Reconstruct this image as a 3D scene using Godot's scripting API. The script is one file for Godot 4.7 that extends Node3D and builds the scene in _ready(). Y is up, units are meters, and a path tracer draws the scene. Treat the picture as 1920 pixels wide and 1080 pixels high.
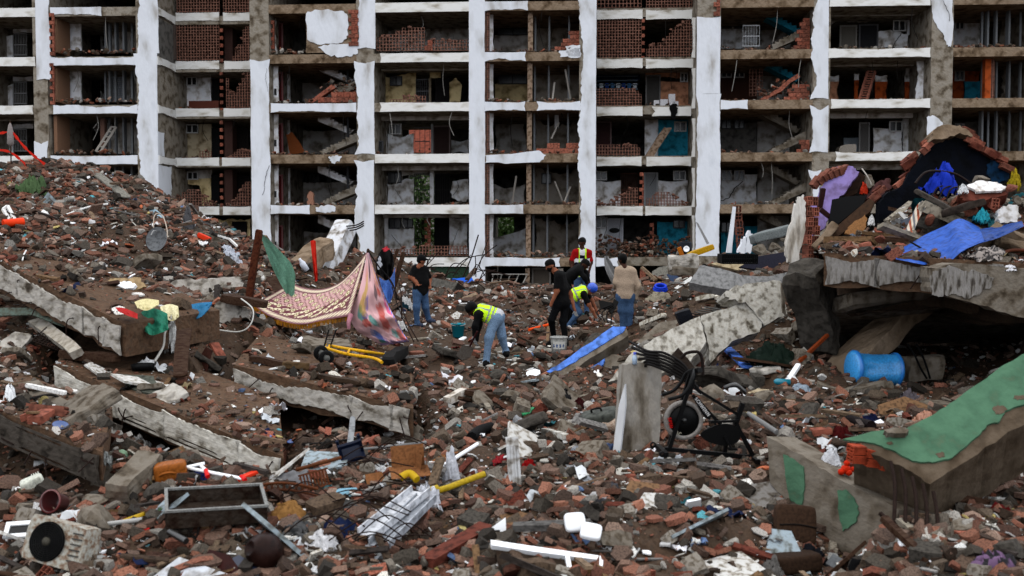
extends Node3D
# ---------- measures: the camera, the ground, small helpers ----------
const F := 2000.0            # focal length in pixels of a 1920 px wide picture
const EYE := 2.6             # camera height, metres
const PITCH := 0.04497       # camera looks down by this angle
var rng := RandomNumberGenerator.new()
var nz := FastNoiseLite.new()
var mats := {}
var texs := {}
var taken := {}
var slabs := []              # walkable tops of the fallen floor slabs: [corner, edge, back]
var gh := PackedFloat32Array()
const GU := 121
const GD := 81

func ray(px: float, py: float) -> Vector3:
	var b := -(py - 540.0) / F
	return V((px - 960.0) / F, b * cos(PITCH) - sin(PITCH), -b * sin(PITCH) - cos(PITCH))

func at(px: float, py: float, d: float) -> Vector3:      # the place seen at a picture point, d metres ahead
	var r := ray(px, py)
	return V(0, EYE, 0) + r * (d / -r.z)

func T(b := Basis(), o := Vector3.ZERO) -> Transform3D:
	return Transform3D(b, o)

func pc(r: float, g: float, b: float, rough := 0.7, kind := "fine", scale := 1.5) -> StandardMaterial3D:
	return plain(Color(r, g, b), rough, kind, scale)

func V(x: float, y: float, z: float) -> Vector3:
	return Vector3(x, y, z)

func rf(a: float, b: float) -> float:
	return rng.randf_range(a, b)

func spot(px: float, py: float) -> Vector3:              # where the line of sight meets the ground or a fallen slab
	var r := ray(px, py)
	var d := 6.0
	var last := 6.0
	while d < 54.0:
		var p := V(0, EYE, 0) + r * (d / -r.z)
		if p.y < surf(p.x, p.z):
			for i in 8:
				var m := (last + d) * 0.5
				p = V(0, EYE, 0) + r * (m / -r.z)
				if p.y < surf(p.x, p.z): d = m
				else: last = m
			return p
		last = d
		d *= 1.012
	return at(px, py, 54.0)

func kk(p: Vector3) -> float:                            # metres per picture pixel at that place
	return -p.z / F

# ---------- names, metas ----------
func numbered(n: String, parent: Node) -> String:
	var key := str(parent.get_instance_id()) + n
	var c: int = taken.get(key, 0)
	taken[key] = c + 1
	return n if c == 0 else "%s_%03d" % [n, c]

func add(o: Node, called: String, parent: Node) -> void:
	o.name = numbered(called, parent)
	parent.add_child(o, true)

func tag(o: Node3D, label: String, category: String, group := "") -> Node3D:
	o.set_meta("label", label)
	o.set_meta("kind", "thing")
	o.set_meta("category", category)
	if group: o.set_meta("group", group)
	return o

func base(called: String, label: String, category: String, where := Vector3.ZERO, turn := Vector3.ZERO, group := "") -> Node3D:
	var o := Node3D.new()
	add(o, called, self)
	o.position = where
	o.rotation = turn
	return tag(o, label, category, group)

func tool() -> SurfaceTool:
	var s := SurfaceTool.new()
	s.begin(Mesh.PRIMITIVE_TRIANGLES)
	s.set_smooth_group(-1)
	return s

func mesh_of(st: SurfaceTool) -> ArrayMesh:
	st.generate_normals()
	return st.commit()

func put(st: SurfaceTool, called: String, m: Material, parent: Node = null) -> MeshInstance3D:
	return inst(mesh_of(st), called, m, parent)

func inst(mesh: Mesh, called: String, m: Material, parent: Node = null) -> MeshInstance3D:
	var o := MeshInstance3D.new()
	o.mesh = mesh
	o.material_override = m
	add(o, called, parent if parent else self)
	return o

func one(st: SurfaceTool, called: String, m: Material, label: String, category: String, where := Vector3.ZERO, turn := Vector3.ZERO, group := "") -> MeshInstance3D:
	var o := put(st, called, m)
	o.position = where
	o.rotation = turn
	tag(o, label, category, group)
	return o

# ---------- materials ----------
func noise_tex(key: String, freq: float, oct: int, stops: Array, kind := 0, normal := 0.0) -> NoiseTexture2D:
	if texs.has(key): return texs[key]
	var n := FastNoiseLite.new()
	n.noise_type = [FastNoiseLite.TYPE_SIMPLEX_SMOOTH, FastNoiseLite.TYPE_CELLULAR, FastNoiseLite.TYPE_VALUE][kind]
	n.frequency = freq
	n.fractal_octaves = oct
	n.seed = key.hash() % 1000
	var t := NoiseTexture2D.new()
	t.width = 512; t.height = 512
	t.seamless = true
	t.noise = n
	if normal > 0.0:
		t.as_normal_map = true
		t.bump_strength = normal
	else:
		var g := Gradient.new()
		var off := PackedFloat32Array()
		var col := PackedColorArray()
		for i in stops.size():
			off.append(float(i) / (stops.size() - 1))
			col.append(stops[i] if stops[i] is Color else Color(stops[i], stops[i], stops[i]))
		g.offsets = off
		g.colors = col
		t.color_ramp = g
	texs[key] = t
	return t

func mat(key: String, c: Color, rough := 0.9, kind := "grime", scale := Vector3.ONE, bump := 0.6, world := false) -> StandardMaterial3D:
	if mats.has(key): return mats[key]
	var m := StandardMaterial3D.new()
	m.resource_name = key
	m.albedo_color = c
	m.roughness = rough
	if rough >= 0.44: m.metallic_specular = 0.2
	if kind:
		match kind:
			"grime": m.albedo_texture = noise_tex("grime", 0.012, 5, [0.5, 0.72, 0.95, 1.0, 0.85])
			"fine": m.albedo_texture = noise_tex("fine", 0.03, 5, [0.7, 0.85, 1.0, 0.95])
			"stain": m.albedo_texture = noise_tex("stain", 0.008, 6, [Color(0.42, 0.38, 0.33), Color(0.75, 0.72, 0.68), Color(0.97, 0.96, 0.95), Color(1, 1, 1), Color(0.86, 0.84, 0.8)])
			"streak": m.albedo_texture = noise_tex("streak", 0.007, 6, [Color(0.62, 0.58, 0.52), Color(0.9, 0.89, 0.87), Color(1, 1, 1), Color(1, 1, 1), Color(0.93, 0.92, 0.9)])
			"plaster": m.albedo_texture = noise_tex("plaster", 0.007, 6, [Color(0.74, 0.71, 0.67), Color(0.93, 0.925, 0.915), Color(1, 1, 1), Color(1, 1, 1), Color(0.93, 0.935, 0.94)])
			"peel": m.albedo_texture = noise_tex("peel", 0.014, 5, [Color(0.3, 0.27, 0.24), Color(0.42, 0.39, 0.35), Color(0.88, 0.87, 0.85), Color(1, 1, 1), Color(0.95, 0.94, 0.93), Color(0.7, 0.68, 0.65)])
			"chipped": m.albedo_texture = noise_tex("chipped", 0.011, 6, [Color(1.1, 0.75, 0.75), Color(0.78, 0.8, 0.8), Color(0.92, 0.93, 0.93), Color(1, 1, 1), Color(0.95, 0.96, 0.96), Color(0.8, 0.86, 0.84)])
			"dirt": m.albedo_texture = noise_tex("dirt", 0.02, 6, [Color(0.5, 0.42, 0.36), Color(0.8, 0.7, 0.62), Color(1, 0.9, 0.82), Color(0.78, 0.74, 0.7), Color(0.95, 0.72, 0.6)])
			"rust": m.albedo_texture = noise_tex("rust", 0.016, 6, [Color(0.5, 0.34, 0.26), Color(0.66, 0.52, 0.44), Color(0.85, 0.8, 0.75), Color(0.95, 0.94, 0.93), Color(0.8, 0.72, 0.66)])
		if bump > 0.0:
			m.normal_enabled = true
			m.normal_texture = noise_tex("bump", 0.03, 5, [], 0, 6.0)
			m.normal_scale = bump
		m.uv1_triplanar = true
		m.uv1_world_triplanar = world
		m.uv1_scale = scale
	mats[key] = m
	return m

func plain(c: Color, rough := 0.7, kind := "fine", scale := 1.5) -> StandardMaterial3D:
	return mat("c%s_%.2f_%s" % [c.to_html(false), rough, kind], c, rough, kind, Vector3.ONE * scale, 0.35)

# ---------- shapes ----------
func tri(st: SurfaceTool, a: Vector3, b: Vector3, c: Vector3) -> void:
	st.add_vertex(a); st.add_vertex(b); st.add_vertex(c)

func quad(st: SurfaceTool, a: Vector3, b: Vector3, c: Vector3, d: Vector3) -> void:
	tri(st, a, b, c); tri(st, a, c, d)

func box(st: SurfaceTool, xf: Transform3D, size: Vector3, jit := 0.0) -> void:
	var v := []
	for i in 8:
		var p := V((i & 1) - 0.5, ((i >> 1) & 1) - 0.5, ((i >> 2) & 1) - 0.5) * size
		if jit > 0.0: p += V(rf(-jit, jit), rf(-jit, jit), rf(-jit, jit))
		v.append(xf * p)
	for f in [[4, 6, 7, 5], [1, 3, 2, 0], [5, 7, 3, 1], [0, 2, 6, 4], [6, 2, 3, 7], [0, 4, 5, 1]]:
		quad(st, v[f[0]], v[f[1]], v[f[2]], v[f[3]])

func abox(st: SurfaceTool, a: Vector3, b: Vector3, jit := 0.0) -> void:
	box(st, T(Basis(), (a + b) * 0.5), (b - a).abs(), jit)

func bar(st: SurfaceTool, a: Vector3, b: Vector3, w: float, h: float, up := Vector3.UP) -> void:
	var z := (b - a).normalized()
	if absf(z.dot(up)) > 0.98: up = Vector3.RIGHT
	var x := up.cross(z).normalized()
	box(st, T(Basis(x, z.cross(x), z), (a + b) * 0.5), V(w, h, a.distance_to(b)))

func tube(st: SurfaceTool, pts: Array, r: float, n := 6, r2 := -1.0, caps := true) -> void:
	var rings := []
	var up := V(0.13, 0.97, 0.21)
	for i in pts.size():
		var t: Vector3 = (pts[mini(i + 1, pts.size() - 1)] - pts[maxi(i - 1, 0)]).normalized()
		if absf(t.dot(up)) > 0.97: up = V(0.9, 0.1, 0.4)
		var x := up.cross(t).normalized()
		var y := t.cross(x)
		up = y
		var rr := r if r2 < 0.0 else lerpf(r, r2, float(i) / maxf(1.0, pts.size() - 1))
		var ring := []
		for k in n:
			var a := TAU * k / n
			ring.append(pts[i] + (x * cos(a) + y * sin(a)) * rr)
		rings.append(ring)
	st.set_smooth_group(0 if n > 5 else -1)
	for i in pts.size() - 1:
		for k in n:
			var k2 := (k + 1) % n
			quad(st, rings[i][k], rings[i + 1][k], rings[i + 1][k2], rings[i][k2])
	st.set_smooth_group(-1)
	if caps:
		for k in range(1, n - 1):
			tri(st, rings[0][0], rings[0][k], rings[0][k + 1])
			tri(st, rings[-1][0], rings[-1][k + 1], rings[-1][k])

func curve(pts: Array, n := 6) -> Array:                 # a smooth line through the points
	var out := []
	for i in pts.size() - 1:
		var p0: Vector3 = pts[maxi(i - 1, 0)]
		var p1: Vector3 = pts[i]
		var p2: Vector3 = pts[i + 1]
		var p3: Vector3 = pts[mini(i + 2, pts.size() - 1)]
		for k in n:
			out.append(p1.cubic_interpolate(p2, p0, p3, float(k) / n))
	out.append(pts[-1])
	return out

func lathe(st: SurfaceTool, prof: Array, xf := T(), n := 16, wob := 0.0) -> void:
	st.set_smooth_group(0)
	var rings := []
	for p in prof:
		var ring := []
		for k in n:
			var a := TAU * k / n
			var r: float = p.x * (1.0 + wob * nz.get_noise_3d(cos(a) * 90.0, p.y * 200.0, sin(a) * 90.0))
			ring.append(xf * V(cos(a) * r, p.y, sin(a) * r))
		rings.append(ring)
	for i in prof.size() - 1:
		for k in n:
			var k2 := (k + 1) % n
			quad(st, rings[i][k], rings[i][k2], rings[i + 1][k2], rings[i + 1][k])
	st.set_smooth_group(-1)

func prism(st: SurfaceTool, poly: PackedVector2Array, d0: float, d1: float, xf := T(), jit := 0.0) -> void:   # outline in x, y; depth along z
	var idx := Geometry2D.triangulate_polygon(poly)
	var a := []
	var b := []
	for p in poly:
		var j := V(rf(-jit, jit), rf(-jit, jit), 0) if jit > 0.0 else Vector3.ZERO
		a.append(xf * V(p.x, p.y, d0))
		b.append(xf * (V(p.x, p.y, d1) + j))
	for i in range(0, idx.size(), 3):
		tri(st, a[idx[i]], a[idx[i + 1]], a[idx[i + 2]])
		tri(st, b[idx[i]], b[idx[i + 2]], b[idx[i + 1]])
	for i in poly.size():
		var k := (i + 1) % poly.size()
		quad(st, a[i], b[i], b[k], a[k])

func ragged(x0: float, y0: float, x1: float, y1: float, jag: Array, step := 0.12) -> PackedVector2Array:   # a rectangle whose left, bottom, right, top edges are broken by jag metres
	var c := [Vector2(x0, y1), Vector2(x0, y0), Vector2(x1, y0), Vector2(x1, y1)]
	var out := PackedVector2Array()
	for e in 4:
		var a: Vector2 = c[e]
		var b: Vector2 = c[(e + 1) % 4]
		var n := maxi(1, int(a.distance_to(b) / step)) if jag[e] > 0.0 else 1
		var inward := Vector2(-(b - a).y, (b - a).x).normalized()
		var off := rf(0.0, 500.0)
		for i in n:
			var t := float(i) / n
			var amount := 0.0
			if jag[e] > 0.0 and i > 0:
				amount = jag[e] * (0.5 + 0.9 * nz.get_noise_2d(off + t * a.distance_to(b) * 22.0, 7.0 * e) + 0.3 * nz.get_noise_2d(off + t * a.distance_to(b) * 90.0, 30.0) + rf(-0.12, 0.12))
				amount *= clampf(minf(t, 1.0 - t) * a.distance_to(b) / 0.5, 0.0, 1.0)
			out.append(a.lerp(b, t) + inward * clampf(amount, 0.0, 3.0))
	return out

func blob2(pts: Array, rough := 0.06, cut := 3) -> PackedVector2Array:   # an outline with each side broken up
	var out := PackedVector2Array()
	for i in pts.size():
		var a: Vector2 = pts[i]
		var b: Vector2 = pts[(i + 1) % pts.size()]
		for k in cut:
			var p := a.lerp(b, float(k) / cut)
			if k > 0:
				p += (b - a).orthogonal().normalized() * rf(-rough, rough)
			out.append(p)
	return out

func sheet(st: SurfaceTool, nx: int, ny: int, f: Callable, thick := 0.0) -> void:   # f(s, t) with s, t in 0..1 gives a point
	st.set_smooth_group(0)
	var p := []
	for j in ny + 1:
		for i in nx + 1:
			p.append(f.call(float(i) / nx, float(j) / ny))
	for j in ny:
		for i in nx:
			var k := j * (nx + 1) + i
			var uv := [Vector2(float(i) / nx, float(j) / ny), Vector2(float(i + 1) / nx, float(j) / ny), Vector2(float(i + 1) / nx, float(j + 1) / ny), Vector2(float(i) / nx, float(j + 1) / ny)]
			var v := [p[k], p[k + 1], p[k + nx + 2], p[k + nx + 1]]
			for q in [0, 1, 2, 0, 2, 3]:
				st.set_uv(uv[q])
				st.add_vertex(v[q])
	st.set_smooth_group(-1)

func rock_mesh(seed_: int, cuts := 7, flat := Vector3.ONE) -> ArrayMesh:   # a broken stone: a ball cut by planes
	var r := RandomNumberGenerator.new()
	r.seed = seed_
	var ico := []
	var t := 1.618
	for v in [[-1, t, 0], [1, t, 0], [-1, -t, 0], [1, -t, 0], [0, -1, t], [0, 1, t], [0, -1, -t], [0, 1, -t], [t, 0, -1], [t, 0, 1], [-t, 0, -1], [-t, 0, 1]]:
		ico.append(V(v[0], v[1], v[2]).normalized())
	var faces := [[0, 11, 5], [0, 5, 1], [0, 1, 7], [0, 7, 10], [0, 10, 11], [1, 5, 9], [5, 11, 4], [11, 10, 2], [10, 7, 6], [7, 1, 8], [3, 9, 4], [3, 4, 2], [3, 2, 6], [3, 6, 8], [3, 8, 9], [4, 9, 5], [2, 4, 11], [6, 2, 10], [8, 6, 7], [9, 8, 1]]
	var planes := []
	for i in cuts:
		planes.append([V(r.randfn(), r.randfn(), r.randfn()).normalized(), r.randf_range(0.3, 0.75)])
	var st := tool()
	var shape := func(p: Vector3) -> Vector3:
		var o := p * (1.0 + 0.12 * sin(p.x * 5.0 + seed_) * cos(p.z * 4.0 + seed_ * 2.0))
		for pl in planes:
			var over: float = o.dot(pl[0]) - pl[1]
			if over > 0.0: o -= pl[0] * over
		return o * flat * 0.62
	for f in faces:
		var a: Vector3 = ico[f[0]]
		var b: Vector3 = ico[f[1]]
		var c: Vector3 = ico[f[2]]
		var ab := (a + b).normalized()
		var bc := (b + c).normalized()
		var ca := (c + a).normalized()
		for q in [[a, ab, ca], [ab, b, bc], [ca, bc, c], [ab, bc, ca]]:
			tri(st, shape.call(q[0]), shape.call(q[2]), shape.call(q[1]))
	return mesh_of(st)

func shard_mesh(seed_: int, thick := 0.2, n := 6, long := 1.0) -> ArrayMesh:   # a flat broken piece of tile or brick
	var r := RandomNumberGenerator.new()
	r.seed = seed_
	var poly := PackedVector2Array()
	for i in n:
		var a := TAU * (i + r.randf_range(-0.3, 0.3)) / n
		poly.append(Vector2(cos(a) * long, sin(a)) * r.randf_range(0.32, 0.56))
	var st := tool()
	prism(st, poly, -thick * 0.5, thick * 0.5, T(Basis(Vector3.RIGHT, PI / 2 + r.randf_range(-0.05, 0.05)), Vector3.ZERO), 0.0)
	return mesh_of(st)

func chunk_mesh(seed_: int, size: Vector3, n := 3, amp := 0.08) -> ArrayMesh:   # a broken block: a box with each face divided and worn
	var st := tool()
	var wear := FastNoiseLite.new()
	wear.seed = seed_
	wear.frequency = 1.4
	wear.fractal_octaves = 3
	var bend := func(p: Vector3) -> Vector3:
		var q := p
		var e := (absf(p.x) * 2.0) ** 6 + (absf(p.y) * 2.0) ** 6 + (absf(p.z) * 2.0) ** 6
		q *= 1.0 - 0.035 * maxf(0.0, e - 1.0)
		var s := q * size
		return s + V(wear.get_noise_3d(s.x, s.y, s.z + 9.0), wear.get_noise_3d(s.x + 31.0, s.y, s.z), wear.get_noise_3d(s.x, s.y + 57.0, s.z)) * amp * 2.0
	for ax in 3:
		for sgn in [-0.5, 0.5]:
			for i in n:
				for j in n:
					var c := []
					for q in [[0, 0], [1, 0], [1, 1], [0, 1]]:
						var v := Vector3.ZERO
						v[ax] = sgn
						v[(ax + 1) % 3] = float(i + q[0]) / n - 0.5
						v[(ax + 2) % 3] = float(j + q[1]) / n - 0.5
						c.append(bend.call(v))
					if sgn < 0.0: quad(st, c[0], c[1], c[2], c[3])
					else: quad(st, c[3], c[2], c[1], c[0])
	return mesh_of(st)

func hollow_brick(st: SurfaceTool, xf: Transform3D, size := V(0.3, 0.2, 0.12), nx := 2, ny := 3) -> void:   # clay block: open cells along x, ribbed faces
	var w := 0.014
	var s := size
	for j in ny + 1:
		var y := -s.y / 2 + w / 2 + (s.y - w) * j / ny
		box(st, xf * T(Basis(), V(0, y, 0)), V(s.x, w, s.z))
	for i in nx + 1:
		var z := -s.z / 2 + w / 2 + (s.z - w) * i / nx
		box(st, xf * T(Basis(), V(0, 0, z)), V(s.x - 0.002, s.y - 0.002, w - 0.001))
	for j in 5:
		var y := -s.y / 2 + s.y * (j + 0.5) / 5
		for zz in [-1, 1]:
			box(st, xf * T(Basis(), V(0, y, zz * (s.z / 2 + 0.002))), V(s.x - 0.004, s.y / 9, 0.006))

# ---------- the ground ----------
func build_heights() -> void:
	var c := []
	for p in [
		[-250, 1150, 8.2], [0, 1110, 8.6], [300, 1110, 8.5], [600, 1110, 8.5], [900, 1110, 8.4], [1200, 1110, 8.4], [1420, 1110, 8.7], [1650, 1120, 8.0], [1900, 1120, 7.6], [2150, 1150, 7.4],
		[-250, 1000, 9.9], [0, 1000, 10.0], [200, 990, 10.1], [420, 990, 9.9], [600, 985, 9.9], [900, 980, 9.9], [1200, 980, 9.8], [1400, 960, 10.1], [1480, 960, 10.6], [1560, 1020, 10.2], [1620, 1075, 9.9], [1560, 1095, 9.3], [1430, 925, 10.9],
		[0, 915, 11.2], [200, 905, 11.2], [340, 895, 11.3], [480, 900, 11.2], [640, 890, 11.4], [800, 890, 11.4], [960, 890, 11.5], [1150, 885, 11.5], [1300, 880, 11.6], [1430, 890, 11.2],
		[60, 880, 11.8], [230, 905, 11.9], [380, 880, 12.0], [430, 892, 12.6], [400, 885, 13.2], [300, 850, 13.0],
		[30, 730, 14.2], [150, 752, 14.5], [240, 806, 13.7], [330, 862, 12.9], [90, 705, 15.2],
		[620, 815, 14.0], [700, 822, 14.2], [560, 800, 14.4], [640, 812, 15.0], [740, 800, 14.6], [480, 780, 13.9], [400, 740, 14.6],
		[560, 850, 12.8], [700, 850, 12.6], [820, 800, 14.2], [900, 780, 15.0], [1000, 800, 14.0], [1100, 850, 12.6], [1200, 860, 12.2],
		[820, 720, 17.2], [930, 725, 17.2], [1050, 735, 16.8], [1130, 770, 15.2], [800, 660, 22.5], [900, 668, 22.5], [960, 665, 22.6], [1040, 660, 22.6], [1120, 655, 22.0],
		[1200, 680, 18.8], [1230, 650, 20.5], [1300, 740, 15.5], [1400, 740, 15.0], [1400, 800, 13.2], [1450, 850, 12.2],
		[740, 690, 19.2], [850, 640, 24.5], [790, 612, 26.0], [900, 600, 27.5], [1000, 615, 26.0], [1080, 600, 27.0], [1170, 610, 26.0], [1250, 590, 25.0], [1220, 560, 28.0],
		[760, 560, 31.0], [850, 545, 33.0], [950, 548, 33.0], [1020, 560, 31.0], [820, 538, 41.0], [930, 542, 41.0], [1010, 548, 40.0], [1100, 550, 40.0], [1200, 545, 38.0],
		[700, 535, 42.0], [900, 552, 50.0], [1100, 560, 50.0], [1300, 540, 50.0], [700, 555, 50.0], [500, 540, 50.0], [200, 540, 50.0], [1600, 540, 50.0], [1900, 540, 50.0],
		[1230, 545, 30.0], [1310, 505, 30.0], [1420, 488, 28.0], [1500, 480, 27.0], [1620, 470, 23.5], [1760, 455, 22.8], [1900, 450, 22.4], [2080, 490, 17.5], [2120, 520, 15.5], [1600, 480, 27.0], [1350, 550, 23.0], [1420, 560, 20.5], [1300, 590, 22.0], [1450, 520, 24.0], [1350, 520, 36.0], [1500, 520, 36.0], [1700, 520, 36.0], [1900, 520, 36.0],
		[1500, 740, 14.8], [1600, 745, 14.9], [1700, 760, 14.4], [1480, 680, 17.0], [1550, 700, 17.6], [1650, 715, 18.2], [1780, 720, 17.0], [1900, 720, 16.0], [1600, 640, 21.0], [1750, 650, 20.5], [1950, 660, 19.0],
		[1500, 600, 22.0], [1560, 800, 12.9], [1700, 810, 12.4], [1850, 830, 11.5], [1650, 880, 11.0], [1750, 900, 10.6], [1900, 960, 9.8], [1500, 870, 11.6], [2150, 900, 11.0], [2150, 720, 16.0],
		[1850, 1010, 9.0], [1700, 1010, 9.2],
		# the heap on the left
		[-200, 330, 32.0], [0, 322, 32.0], [60, 308, 32.5], [150, 306, 32.5], [200, 333, 32.0], [260, 375, 31.0], [330, 414, 30.5], [400, 442, 30.0], [450, 462, 29.5], [520, 500, 28.0], [600, 505, 31.0], [640, 480, 36.0],
		[-200, 410, 24.5], [0, 400, 25.0], [150, 395, 25.5], [250, 420, 25.5], [330, 450, 25.0], [420, 500, 23.5], [480, 540, 22.5],
		[0, 472, 19.6], [90, 495, 19.6], [180, 520, 19.7], [300, 545, 19.5], [380, 560, 19.6], [460, 585, 20.2], [-200, 470, 19.5],
		[300, 615, 17.6], [380, 615, 18.6], [350, 680, 15.9], [420, 660, 17.6], [470, 740, 14.4],
		[20, 620, 16.9], [120, 650, 16.6], [210, 680, 15.9], [30, 660, 15.6], [-150, 640, 17.0], [40, 590, 18.0], [-150, 590, 18.6],
		[600, 660, 18.6], [680, 690, 18.4], [560, 640, 20.0], [640, 600, 23.5], [560, 570, 24.5], [680, 580, 26.0], [640, 540, 29.0], [700, 560, 29.5],
		[-250, 540, 45.0], [0, 500, 42.0], [300, 520, 40.0], [470, 530, 40.0], [-900, 760, 14.0], [2800, 760, 14.0], [-900, 560, 40.0], [2800, 560, 40.0], [300, 1500, 6.0], [1400, 1500, 6.0], [900, 1500, 6.0]]:
		var w := at(p[0], p[1], p[2])
		c.append([w.x / p[2], log(p[2]) * 1.1, w.y])
	gh.resize(GU * GD)
	for j in GD:
		var d := dist_of(float(j) / (GD - 1))
		var l := log(d) * 1.1
		for i in GU:
			var u := lerpf(-0.75, 0.75, float(i) / (GU - 1))
			var sum := 0.0
			var ws := 0.0
			for q in c:
				var e: float = (u - q[0]) * (u - q[0]) + (l - q[1]) * (l - q[1])
				var w := 1.0 / (e * e + 1e-7)
				sum += w * q[2]
				ws += w
			gh[j * GU + i] = sum / ws

func dist_of(t: float) -> float:
	return 5.5 * exp(t * log(58.0 / 5.5))

func ground(x: float, z: float) -> float:
	var d := maxf(-z, 5.51)
	var fj := clampf(log(d / 5.5) / log(58.0 / 5.5), 0.0, 0.9999) * (GD - 1)
	var fi := clampf((x / d + 0.75) / 1.5, 0.0, 0.9999) * (GU - 1)
	var i := int(fi)
	var j := int(fj)
	var a := fi - i
	var b := fj - j
	var k := j * GU + i
	var h := lerpf(lerpf(gh[k], gh[k + 1], a), lerpf(gh[k + GU], gh[k + GU + 1], a), b)
	for s in slabs:
		var dx: float = x - s[0].x
		var dz: float = z - s[0].z
		var det: float = s[1].x * s[2].z - s[1].z * s[2].x
		var p: float = (dx * s[2].z - dz * s[2].x) / det
		var q: float = (dz * s[1].x - dx * s[1].z) / det
		var beyond: float = maxf(0.0, maxf(-p, p - 1.0)) * s[1].length()
		if beyond < 2.2 and q < 0.9:
			var low: float = s[0].y + beyond * 1.1 + s[1].y * clampf(p, 0.0, 1.0) + s[2].y * maxf(q, 0.0) - s[3]
			if q >= 0.0: h = minf(h, low - s[4] * (1.0 - q))
			else: h = minf(h, low - s[4] + maxf(0.0, -q * s[2].length() - 0.55) * 0.8)
	return h + nz.get_noise_2d(x * 30.0, z * 30.0) * 0.22 + nz.get_noise_2d(x * 120.0, z * 120.0) * 0.06

func surf(x: float, z: float) -> float:
	var h := ground(x, z)
	for s in slabs:
		var dx: float = x - s[0].x
		var dz: float = z - s[0].z
		var det: float = s[1].x * s[2].z - s[1].z * s[2].x
		var p: float = (dx * s[2].z - dz * s[2].x) / det
		var q: float = (dz * s[1].x - dx * s[1].z) / det
		if p > 0.0 and p < 1.0 and q > 0.0 and q < 1.0:
			h = maxf(h, s[0].y + s[1].y * p + s[2].y * q)
	for m in mounds:
		var r2: float = ((x - m[0]) * (x - m[0]) + (z - m[1]) * (z - m[1])) / (m[2] * m[2])
		if r2 < 2.2: h = maxf(h, m[3] + m[4] * exp(-1.6 * r2) + nz.get_noise_2d(x * 60.0, z * 60.0) * 0.25)
	return h

var mounds := []
func mound(px: float, d: float, r: float, low: float, high: float) -> void:   # a heap of spoil on top of a slab
	mounds.append([(px - 960.0) / F * d, -d, r, low, high])
	var m: Array = mounds[-1]
	var st := tool()
	sheet(st, 40, 40, func(s, t):
		var x: float = m[0] + (s - 0.5) * 2.8 * r
		var z: float = m[1] + (t - 0.5) * 2.8 * r
		var r2: float = ((x - m[0]) ** 2 + (z - m[1]) ** 2) / (r * r)
		return V(x, minf(m[3] + m[4] * exp(-1.6 * r2) + nz.get_noise_2d(x * 60.0, z * 60.0) * 0.25, 9.0) - (0.8 if r2 > 2.1 else 0.0), z))
	put(st, "spoil_heap", mats["earth"]).set_meta("kind", "structure")

func rubble_sheet() -> void:
	var nu := 440
	var nd := 330
	var st := tool()
	st.set_smooth_group(0)
	var far := FastNoiseLite.new()
	far.frequency = 0.9
	far.seed = 5
	var verts := PackedVector3Array()
	for j in nd + 1:
		var d := dist_of(float(j) / nd)
		for i in nu + 1:
			var u := lerpf(-0.75, 0.75, float(i) / nu)
			verts.append(V(u * d, ground(u * d, -d) + far.get_noise_2d(u * d * 4.0, d * 4.0) * 0.05, -d))
	var idx := PackedInt32Array()
	for j in nd:
		for i in nu:
			var k := j * (nu + 1) + i
			for q in [k, k + nu + 1, k + 1, k + 1, k + nu + 1, k + nu + 2]:
				idx.append(q)
	var arr := []
	arr.resize(Mesh.ARRAY_MAX)
	arr[Mesh.ARRAY_VERTEX] = verts
	arr[Mesh.ARRAY_INDEX] = idx
	var am := ArrayMesh.new()
	am.add_surface_from_arrays(Mesh.PRIMITIVE_TRIANGLES, arr)
	st.clear()
	st.create_from(am, 0)
	st.generate_normals()
	var o := inst(st.commit(), "ground", mat("earth", Color(0.25, 0.222, 0.196), 0.85, "dirt", Vector3.ONE * 0.9, 1.0, true))
	o.set_meta("kind", "structure")
	var s2 := tool()
	quad(s2, V(-400, -0.9, 40), V(-400, -0.9, -500), V(400, -0.9, -500), V(400, -0.9, 40))
	var g := put(s2, "terrain", mats["earth"])
	g.set_meta("kind", "structure")

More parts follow.
